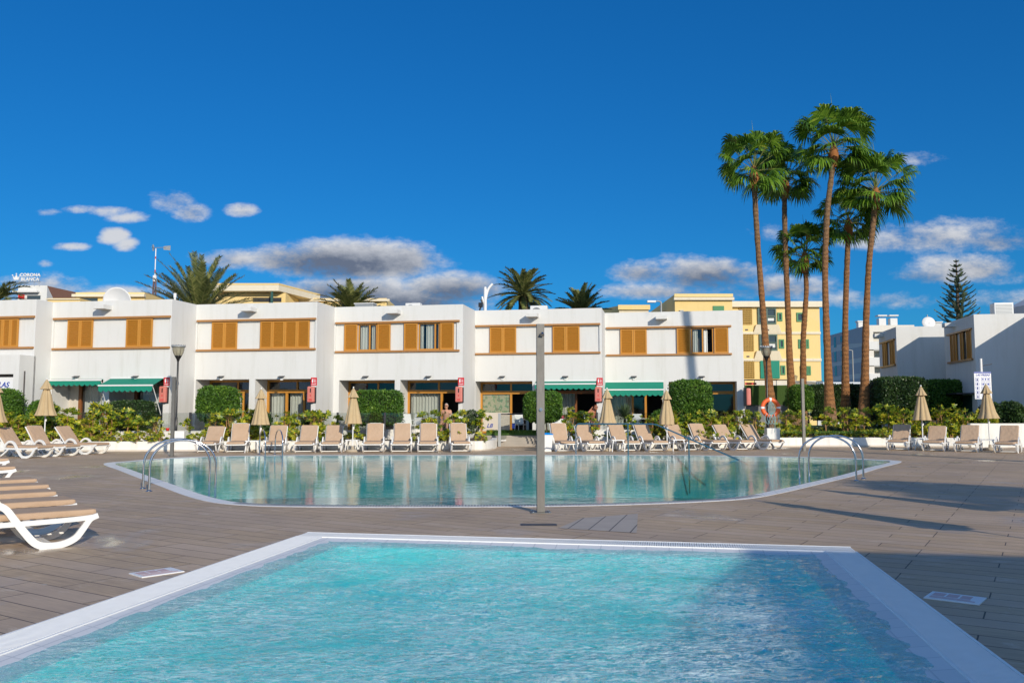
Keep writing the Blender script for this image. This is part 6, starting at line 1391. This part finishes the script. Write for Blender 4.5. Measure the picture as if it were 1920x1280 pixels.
for (dx, dz) in ((0, .70), (.42, .54), (-.42, .54)): b.box(cx + dx - .06, 0, cz + dz - .06, cx + dx + .06, .06, cz + dz + .06)
b.build('crown_emblem', WHITE_MET, sg)
b = MB()
for k in range(6): x = S(25 + k * 9.5, Y7, AT(47, Y7).x); b.tube([(x, .1, 0), (x, .1, .9)], .03, 4)
b.tube([(-1.6, .1, .3), (1.7, .1, .3)], .03, 4); b.build('support_frame', GREYMET, sg)
# white apartment block on the right
vW = 128.0; uW = FU(1627.5, vW, 650); o = thing('apartment_building', 'distant white block with balconies and a shaded side behind the palm trunks', 'building', W(uW, vW, 0), RZ + radians(7.7)); h = HB(o, (uW, vW, 0)); zt = F(1627.5, 609.5, vW)[1]; uE = FU(1720, vW)
wl = 17; b = MB(); b.quad((uW, vW, 0), (uW, vW + wl, 0), (uW, vW + wl, zt), (uW, vW, zt)); b.quad((uW, vW + wl, 0), (uE, vW + wl, 0), (uE, vW + wl, zt), (uW, vW + wl, zt)); b.quad((uW, vW, zt), (uE, vW, zt), (uE, vW + wl, zt), (uW, vW + wl, zt)); zs = [F(1630, q, vW)[1] for q in (622, 640, 653, 670, 683, 700)]
b.quad((uW, vW, zs[0]), (uE, vW, zs[0]), (uE, vW, zt), (uW, vW, zt)); b.quad((uW, vW, 0), (uW + .8, vW, 0), (uW + .8, vW, zs[0]), (uW, vW, zs[0])); b.quad((uW, vW + 2, 0), (uE, vW + 2, 0), (uE, vW + 2, zs[0]), (uW, vW + 2, zs[0])); b.quad((uW + .8, vW, zs[0]), (uE, vW, zs[0]), (uE, vW + 2, zs[0]), (uW + .8, vW + 2, zs[0]))
h.mb(b, 'wall', stucco('cream_white_stucco', (.74, .70, .62)))
for k in (1, 3, 5):
    z = zs[k]; sb('balcony', WHITE, o, (0, -.15, z - 1.15, uE - uW, -.0, z), (0, 0, z - 1.3, uE - uW, 2, z - 1.16)); sb('balcony_door', plain('teal_glass', (.04, .20, .20), .2), o, (2.4, 1.9, z - 1, 4.2, 1.97, z + 1.5)); sb('balcony_screen', GREYMET, o, (4.6, 1.9, z - 1, 6.5, 1.96, z + 1.3))
for k in range(3):
    z = zs[2 * k + 1] + .1; b = MB(); b.quad((-.02, 0, z - 2.2), (-.02, wl, z - 2.2), (-.02, wl, z - .6), (-.02, 0, z - .6)); b.build('grey_band', GREYW, o); sb('window', DKGLASS, o, (-.05, 13.4, z + .1, -.025, 14.4, z + 1.7), (-.05, 10.4, z + .7, -.025, 11.4, z + 1.6))
b = MB(); b.add([(-.02, 0, zt), (-.02, wl, zt - .02), (-.02, wl, zt - 1.6), (-.02, 10, zt - 1.9), (-.02, 0, zt - 2.5)], [(0, 1, 2, 3, 4)]); b.build('grey_eave_band', GREYW, o)
for px, uu in ((1604, 3.2), (1674, FU(1674, vW) - uW), (1697, FU(1697, vW) - uW)):
     b = MB(); b.box(uu - .5, 3 if px > 1610 else 11, zt, uu + .5, 4 if px > 1610 else 12, zt + (1.6 if px < 1610 else 1.3)); b.box(uu - .65, 2.9 if px > 1610 else 10.9, zt + 1.61, uu + .65, 4.1 if px > 1610 else 12.1, zt + 1.8); b.build('chimney', WHITE, o)
# ================================================================ MIDDLE DISTANCE: fence, screens, walls, street lamps
Yf = 50; A = AT(1393, Yf); o = thing('hedge_screen', 'framed artificial green hedge screen beside the end house', 'screen fence', (A.x, Yf, 0)); X = lambda px: AT(px, Yf).x - A.x; Z = lambda py: ZAT(py, Yf)
sb('green_panel', TURF, o, (X(1398), 0, Z(759), X(1479), .06, Z(722))); sb('frame', DARKMET, o, (X(1394), -.04, 0.5, X(1398), .06, Z(711)), (X(1479), -.04, .5, X(1481), .06, Z(711)), (X(1398), -.04, Z(713), X(1479), .06, Z(711)), (X(1398), -.05, Z(760.5), X(1479), .05, Z(759)), (X(1417), -.03, Z(722), X(1417.7), .03, Z(713)), (X(1458), -.03, Z(722), X(1458.7), .03, Z(713)))
sb('red_banner', RED, o, (X(1399.5), .02, Z(721), X(1421), .05, Z(717)))
text_mesh('lettering', 'PERGOLA', .13, SIGNWH, o, Matrix.Translation(Vector((X(1410), .012, Z(720.4)))) @ UP) if False else None
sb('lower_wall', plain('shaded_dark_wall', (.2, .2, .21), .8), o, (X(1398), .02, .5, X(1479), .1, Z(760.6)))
Yp = 56; A = AT(1418, Yp); o = thing('picket_fence', 'white and yellow picket fence in front of the yellow block', 'fence', (A.x, Yp, 0)); b = MB(); 
for k in range(60):
    px = 1418 + k * 2.15; x = AT(px, Yp).x - A.x; b.box(x, 0, 1.2, x + .045, .03, ZAT(713.5, Yp))
b.build('pickets', WHITE_MET, o); b = MB(); b.box(0, .035, ZAT(721, Yp), AT(1546, Yp).x - A.x, .07, ZAT(720, Yp)); b.box(0, .035, ZAT(716, Yp), AT(1546, Yp).x - A.x, .07, ZAT(715.2, Yp)); b.build('rail', WHITE_MET, o)
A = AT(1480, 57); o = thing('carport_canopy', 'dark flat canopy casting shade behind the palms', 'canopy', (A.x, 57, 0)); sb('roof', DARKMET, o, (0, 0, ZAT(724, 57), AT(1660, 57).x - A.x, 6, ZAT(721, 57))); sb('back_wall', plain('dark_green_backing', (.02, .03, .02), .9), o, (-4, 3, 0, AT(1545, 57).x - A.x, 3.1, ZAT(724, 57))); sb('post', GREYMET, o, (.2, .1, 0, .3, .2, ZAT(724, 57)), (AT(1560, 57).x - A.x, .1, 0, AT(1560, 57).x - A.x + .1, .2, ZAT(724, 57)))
A = AT(1534, 62); o = thing('garden_wall', 'pale blue-shaded boundary wall behind the right palm trunks', 'wall', (A.x, 62, 0)); sb('wall_body', SHADE_BLUE, o, (0, 0, 0, AT(1662, 62).x - A.x, .2, ZAT(716, 62)))
A = AT(1603, 54); o = thing('metal_gate', 'dark blue framed lattice gate behind the rightmost trunk', 'gate', (A.x, 54, .5)); X = lambda px: AT(px, 54).x - A.x; Z = lambda py: ZAT(py, 54) - .5
sb('gate_frame', plain('dark_blue_metal', (.02, .035, .07), .5), o, (X(1603), 0, Z(721), X(1651), .05, Z(719.5)), (X(1650), 0, Z(745), X(1651), .05, Z(721)), (X(1622), 0, Z(745), X(1623), .05, Z(721)), (X(1623), 0, Z(732), X(1650), .04, Z(731)), (X(1636), .01, Z(745), X(1636.8), .04, Z(732)), (X(1636), .01, Z(731), X(1636.8), .04, Z(721)))
sb('panel', SHADE_BLUE, o, (X(1590), .4, 0, X(1665), .5, Z(745)))
b = MB(); b.tube([AT(1625, 52, ZAT(741, 52)) - Vector((A.x, 54, .5)), AT(1662, 52, ZAT(727, 52)) - Vector((A.x, 54, .5))], .08, 6); b.tube([AT(1625, 52, ZAT(745, 52)) - Vector((A.x, 54, .5)), AT(1660, 52, ZAT(733, 52)) - Vector((A.x, 54, .5))], .05, 6); b.build('sloping_rail', DARKMET, o)
def street_lamp(px, Y, top, lab, arm, twin=False, bend=0.0):
    p = AT(px, Y); t = thing('street_lamp', lab, 'street lamp', (p.x, p.y, 0), 0); z = ZAT(top, Y); b = MB(); b.tube([(0, 0, 0), (0, 0, z * .6), (0, 0, z)], [.08, .06, .05], 8); b.tube([(0, 0, z), (arm * .3, 0, z + .05), (arm, 0, z + .02)], .04, 6); b.build('pole', GREYMET, t)
    b = MB(); b.box(arm - .25, -.12, z - .04, arm + .25, .12, z + .08, bev=.03); b.build('lamp_head', WHITE_MET, t)
street_lamp(1603, 80, 657, 'slim street lamp between the two right-hand palm trunks', -.75)
street_lamp(1243, 48, 566, 'dark-headed street lamp rising behind the end house roof', -.55)
# wall lantern by the picket fence
p = AT(1493, 56.5); o = thing('wall_lantern', 'small black lantern on a post by the picket fence', 'lantern', (p.x, p.y, 0)); b = MB(); b.tube([(0, 0, 0), (0, 0, ZAT(713, 56.5))], .03, 6); b.build('pole', BLACKPL, o); b = MB(); zt_ = ZAT(713, 56.5); frustum(b, .09, .09, zt_, .15, .15, zt_ + .26); frustum(b, .18, .18, zt_ + .262, .05, .05, zt_ + .36); b.build('lantern', LAMPGLASS, o)
# white branching antenna sculpture
p = AT(909, 46); o = thing('rooftop_antenna', 'white curved branching antenna behind the fourth house roof', 'antenna', (p.x, p.y, 0)); zz = lambda py: ZAT(py, 46); xx = lambda px: AT(px, 46).x - p.x
b = MB(); b.tube([(0, 0, 0), (0, 0, zz(545)), (0, 0, zz(538))], [.10, .09, .07], 10); b.tube(smooth_path([(0, 0, zz(565)), (xx(912), 0, zz(550)), (xx(916), 0, zz(540)), (xx(923), 0, zz(532))], 6), [.075] * 19, 8); b.tube(smooth_path([(0, 0, zz(578)), (xx(905.5), 0, zz(565)), (xx(903), 0, zz(556))], 5), .05, 8); b.build('mast', WHITE_MET, o)
b = MB(); b.tube([(-.3, -.1, zz(582)), (-.15, -.1, zz(568)), (-.22, -.1, zz(562))], .05, 6); b.box(-.36, -.2, zz(576), -.12, 0, zz(568)); b.build('cable_box', BLACKPL, o)
# lattice tower with a windmill head
Yt = 110; p = AT(281, Yt); o = thing('lattice_tower', 'red and white lattice mast with a small wind wheel behind the big palm', 'tower', (p.x, p.y, 0)); zt = ZAT(466, Yt); zm = ZAT(525, Yt); b = MB(); c = MB()
for k in range(4):
    a = pi / 4 + k * pi / 2; r0, r1 = .62, .10; b.tube([(r0 * cos(a), r0 * sin(a), 0), (r1 * 1.9 * cos(a), r1 * 1.9 * sin(a), zm)], .06, 4)
    for q in range(16):
        f0, f1 = q / 16, (q + 1) / 16; a2 = a + pi / 2; R0, R1 = r0 + (r1 * 1.9 - r0) * f0, r0 + (r1 * 1.9 - r0) * f1; b.tube([(R0 * cos(a), R0 * sin(a), zm * f0), (R1 * cos(a2), R1 * sin(a2), zm * f1)], .028, 3)
b.build('lattice', plain('dark_red_metal', (.16, .10, .11), .6), o)
c.tube([(0, 0, zm), (0, 0, zt)], .07, 8); c.box(-.2, -.15, zm - .2, .2, .15, zm + .6); c.build('mast', WHITE_MET, o)
c = MB()
for k in range(2): z = zm + (zt - zm) * (k + .7) / 2.4; c.tube([(0, 0, z - .14), (0, 0, z + .14)], .085, 8)
c.build('red_bands', plain('red_mast_paint', (.5, .05, .04), .6), o)
c = MB(); hub = Vector((.1, 0, zt + .1)); c.tube([hub + Vector((-.5, 0, 0)), hub + Vector((1.2, 0, .05))], .04, 5)
for k in range(8): a = k * pi / 4; c.tube([hub + Vector((-.45, 0, 0)), hub + Vector((-.45, .45 * cos(a), .45 * sin(a)))], .05, 4)
c.add([(1.0, 0, zt - .15), (1.9, 0, zt - .25), (1.9, 0, zt + .4), (1.0, 0, zt + .3), (1.0, .03, zt - .15), (1.9, .03, zt - .25), (1.9, .03, zt + .4), (1.0, .03, zt + .3)], [(0, 1, 2, 3), (7, 6, 5, 4), (0, 4, 5, 1), (3, 2, 6, 7)]); c.build('wind_wheel', GREYMET, o)
# ================================================================ NOTICE BOARD
Yn = 37.2; p = AT(1847.5, Yn); o = thing('notice_board', 'blue and white pictogram notice board on a white pole', 'notice board', (p.x, p.y, 0), .0); Z = lambda py: ZAT(py, Yn); X = lambda px: AT(px, Yn).x - p.x
b = MB(); b.tube([(0, .06, 0), (0, .06, Z(672))], .055, 12); b.build('pole', WHITE_MET, o); b = MB(); b.tube([(0, .06, Z(686)), (.48, .06, Z(682))], .018, 6); b.build('side_arm', DARKMET, o)
sb('board', SIGNWH, o, (X(1831.5), -.03, Z(748), X(1863.5), 0, Z(697)), bev=.004); sb('header_strip', BLUEINK, o, (X(1831.5), -.036, Z(699.5), X(1863.5), -.0305, Z(697.2)))
text_mesh('lettering', 'LAS BRISAS', .125, BLUEINK, o, Matrix.Translation(Vector((X(1847.5), -.033, Z(703)))) @ UP, shear=.3, bold=.003)
b = MB(); g = MB(); rnd = random.Random(4)
def rrect(b, xa, xb, za, zb, t=.012):
    b.box(xa, -.035, za, xa + t, -.0305, zb); b.box(xb - t, -.035, za, xb, -.0305, zb); b.box(xa + t, -.035, za, xb - t, -.0305, za + t); b.box(xa + t, -.035, zb - t, xb - t, -.0305, zb)
for k in range(5):
    za = Z(714.5 + k * 8); rrect(b, X(1833.5), X(1840.5), za, za + .145); g.box(X(1835.5), -.035, za + .04, X(1838.5), -.0305, za + .09); g.box(X(1836.3), -.035, za + .02, X(1837.7), -.0305, za + .12)
rrect(b, X(1844.5), X(1861), Z(714), Z(714) + .155)
for q in range(3): g.box(X(1846.5 + q * 5), -.035, Z(714) + .04, X(1849 + q * 5), -.0305, Z(714) + .11)
for k in range(1, 5):
    za = Z(714.5 + k * 8)
    for xa in (1844.5, 1854): rrect(b, X(xa), X(xa + 7), za, za + .145); g.box(X(xa + 2), -.035, za + .03, X(xa + 5), -.0305, za + .10)
b.build('pictogram_frames', BLUEINK, o); g.build('pictograms', BLUEINK, o)
# ================================================================ TERRACE FURNITURE AND PEOPLE
def chair(lab, px, Y, rz, z=TER, m=None):
    p = AT(px, Y); t = thing('terrace_chair', lab, 'chair', (p.x, p.y, z), rz, 'white terrace chairs'); m = m or WHITE_PL
    sb('seat', m, t, (-.22, -.22, .42, .22, .22, .45), bev=.01)
    b = MB(); b.add([(-.22, .20, .47), (.22, .20, .47), (.20, .30, .92), (-.20, .30, .92), (-.22, .225, .47), (.22, .225, .47), (.20, .325, .92), (-.20, .325, .92)], [(0, 1, 2, 3), (7, 6, 5, 4), (3, 2, 6, 7), (0, 3, 7, 4), (1, 5, 6, 2)]); b.build('backrest', m, t)
    for sx in (-1, 1):
        for sy in (-1, 1): b = MB(); b.tube([(sx * .20, sy * .19, .42), (sx * .235, sy * .24, 0)], .016, 6); b.build('leg', m, t)
        b = MB(); b.tube([(sx * .225, .22, .66), (sx * .235, -.16, .66), (sx * .22, -.2, .43)], .016, 6); b.build('armrest', m, t)
    return t
chair('white chair with slender legs behind the gate glass', 977, 38.6, .4); chair('white chair left of the seated person', 776, 36.9, -.6); chair('white chair with curved back leaning toward the open doorway', 766, 36.2, .5)
chair('white chair right of the clipped hedge ball behind the post', 1051, 37.2, .3); chair('white chair partly behind the second awning shrubs', 1192, 37.5, -.4); chair('white chair peeking over the low dark hedge at left', 201, 35.9, .2)
def small_table(lab, px, Y, top, leg, rad=.35): p = AT(px, Y); t = thing('terrace_table', lab, 'table', (p.x, p.y, TER)); b = MB(); b.lathe([(0, .70), (rad, .70), (rad, .73), (0, .73)], 28); b.build('table_top', top, t); b = MB(); b.tube([(0, 0, .02), (0, 0, .70)], .03, 8); b.lathe([(0, 0), (.2, 0), (.2, .02), (0, .025)], 20); b.build('table_base', leg, t)
small_table('small red-brown round table left of the seated person', 804, 36.4, plain('red_brown_table', (.30, .07, .05), .5), plain('red_brown_leg', (.30, .07, .05), .5)); small_table('white round table under the second awning', 1203, 37.2, WHITE_PL, GREYMET)
def caps(b, P, R, n=10):
    b.tube(P, R, n, smooth=True)
    for p, r in ((P[0], R[0]), (P[-1], R[-1])): ball(b, p, (r, r, r), 8)
    for p, r in zip(P[1:-1], R[1:-1]): ball(b, p, (r, r, r), 8)
def ball(b, c, s, n=12):
    vs = [(c[0] + s[0] * sin(pi * i / n) * cos(2 * pi * j / (2 * n)), c[1] + s[1] * sin(pi * i / n) * sin(2 * pi * j / (2 * n)), c[2] + s[2] * cos(pi * i / n)) for i in range(n + 1) for j in range(2 * n)]
    b.add(vs, [(i * 2 * n + j, i * 2 * n + (j + 1) % (2 * n), (i + 1) * 2 * n + (j + 1) % (2 * n), (i + 1) * 2 * n + j) for i in range(n) for j in range(2 * n)], True)
def person(lab, px, Y, rz, skin, hair, lean=0.0, head_dn=0.0, hand_up=False, shirt=None, bald=False):
    """seated figure facing -y in local space"""
    p = AT(px, Y); t = thing('person', lab, 'person', (p.x, p.y, TER), rz); b = MB(); V = Vector; sz = .53; ly = lambda z: -lean * (z - sz)
    caps(b, [V((0, .02, sz)), V((0, ly(.72) + .03, .72)), V((0, ly(.88) + .03, .88)), V((0, ly(1.0) + .02, 1.0))], [.145, .135, .15, .125]); 
    for s in (-1, 1): ball(b, (s * .075, .02, sz), (.12, .13, .11)); ball(b, (s * .10, ly(.95) + .01, .96), (.10, .09, .09))
    caps(b, [V((-.165, ly(1.04) + .03, 1.04)), V((.165, ly(1.04) + .03, 1.04))], [.062, .062]); nz = V((0, ly(1.1) + .01, 1.10)); caps(b, [V((0, ly(1.02) + .03, 1.02)), nz, V((0, ly(1.16) - .005, 1.16))], [.07, .056, .055])
    hc = V((0, ly(1.25) - .02 - head_dn * .1, 1.25 - head_dn * .05)); ball(b, hc, (.076, .098, .115), 14); ball(b, hc + V((0, -.035, -.07)), (.05, .055, .045)); ball(b, hc + V((0, -.104, -.005)), (.013, .022, .026), 6)
    ball(b, hc + V((0, -.088, -.058)), (.026, .012, .008), 6)
    for s in (-1, 1): ball(b, hc + V((s * .078, .0, -.005)), (.012, .022, .032), 6)
    for s in (-1, 1):
        hip, kn, an = V((s * .09, 0, sz - .02)), V((s * .13, -.44, sz - .01)), V((s * .13, -.42, .09)); caps(b, [hip, hip.lerp(kn, .5), kn], [.09, .078, .058]); caps(b, [kn, kn.lerp(an, .35), an], [.056, .054, .036]); caps(b, [an, an + V((s * .01, -.06, -.04)), an + V((s * .02, -.17, -.065))], [.036, .036, .026])
        sh = V((s * .175, ly(1.03) + .02, 1.03))
        if hand_up and s == -1: el, wr = V((s * .26, -.16, .98)), V((s * .10, -.18, 1.16))
        else: el, wr = V((s * .255, -.02, .77)), V((s * .15, -.26, sz + .12))
        caps(b, [sh, sh.lerp(el, .5), el], [.052, .046, .038]); caps(b, [el, el.lerp(wr, .4), wr], [.038, .036, .025]); dr = (wr - el).normalized(); pm = wr + dr * .05; caps(b, [wr, pm, pm + dr * .03], [.026, .034, .032]); lat = dr.cross(V((0, 0, 1))).normalized(); dn = lat.cross(dr)
        for k, L in enumerate((.062, .074, .07, .055)):
            o0 = pm + dr * .035 + lat * (-.027 + .018 * k); caps(b, [o0, o0 + dr * L * .5 - dn * .006, o0 + dr * L * .85 - dn * .026], [.0095, .009, .0075], 6)
        o0 = wr + dr * .02 - lat * .022 * s; caps(b, [o0, o0 + dr * .03 - lat * .026 * s, o0 + dr * .058 - lat * .032 * s - dn * .01], [.012, .011, .009], 6)
    o = b.build('body', skin, t); rm = o.modifiers.new('join', 'REMESH'); rm.mode = 'VOXEL'; rm.voxel_size = .008; rm.use_smooth_shade = True; sm = o.modifiers.new('soft', 'SMOOTH'); sm.factor = .5; sm.iterations = 4
    b = MB(); ball(b, hc + V((0, .014, .022)), (.084, .098, .108), 14); b2 = MB(); vs = b.v
    keep = [f for f in b.f if sum(((vs[i][1] - hc.y) * .9 + (vs[i][2] - hc.z) * .6) for i in f) / len(f) > .018]; b.f = keep; b.mi = [0] * len(keep); b.sm = [True] * len(keep); b.build('hair', hair, t)
    b = MB(); caps(b, [V((0, .02, sz)), V((0, .0, sz + .08))], [.16, .148])
    for s in (-1, 1): caps(b, [V((s * .09, 0, sz - .02)), V((s * .115, -.28, sz - .012))], [.102, .092])
    o = b.build('shorts', SHORTS, t); rm = o.modifiers.new('join', 'REMESH'); rm.mode = 'VOXEL'; rm.voxel_size = .012; rm.use_smooth_shade = True
    for s in (-1, 1): b = MB(); ball(b, hc + V((s * .034, -.092, .018)), (.027, .01, .02), 8); b.build('dark_lens' if not hand_up else 'eye', BLACKPL, t)
    if not hand_up: b = MB(); b.tube([hc + V((-.08, -.03, .022)), hc + V((-.06, -.09, .022)), hc + V((0, -.1, .022)), hc + V((.06, -.09, .022)), hc + V((.08, -.03, .022))], .004, 5); b.build('sunglasses_frame', BLACKPL, t)
    if shirt: b = MB(); caps(b, [V((0, .02, sz + .1)), V((0, ly(.75) + .03, .75)), V((0, ly(.9) + .03, .9)), V((0, ly(1.0) + .02, 1.0))], [.152, .15, .165, .14]); o = b.build('shirt', shirt, t)
    return t
person('bare-chested person with pale hair and dark sunglasses seated by the open doorway', 836.5, 36.9, -.15, SKIN, HAIR)
chair('white chair under the bare-chested seated person', 836.5, 36.98, -.15)
person('person with reddish hair bending forward by the dark doorway, one hand raised', 1109, 38.6, .5, SKIN_T, HAIR_R, lean=.35, head_dn=1.0, hand_up=True)
chair('white chair under the red-haired seated person', 1109, 38.66, .5)
# pink flower pot thing near the hedge ball and small red pot by the pedestal
for px, Y, z, lab, c in ((1054, 36.6, 1.16, 'pink cloth bundle on a chair right of the hedge ball', (.75, .12, .22)), (313, 33.2, .72, 'small red flower pot on the ledge beside the left lamp pedestal', (.6, .03, .02))):
    p = AT(px, Y); o = thing('cloth_bundle' if 'cloth' in lab else 'flower_pot', lab, 'cloth' if 'cloth' in lab else 'pot', (p.x, p.y, z)); b = MB()
    if 'cloth' in lab: b.lathe([(0, 0), (.1, .01), (.13, .08), (.09, .16), (0, .19)], 14, wob=lambda a, z: 1 + .15 * sin(3 * a))
    else: b.lathe([(0, 0), (.05, 0), (.075, .12), (.07, .12), (0, .1)], 14)
    b.build('body', plain('pinkred_%d' % px, c, .8), o)
for m in bpy.data.materials: m.use_backface_culling = False
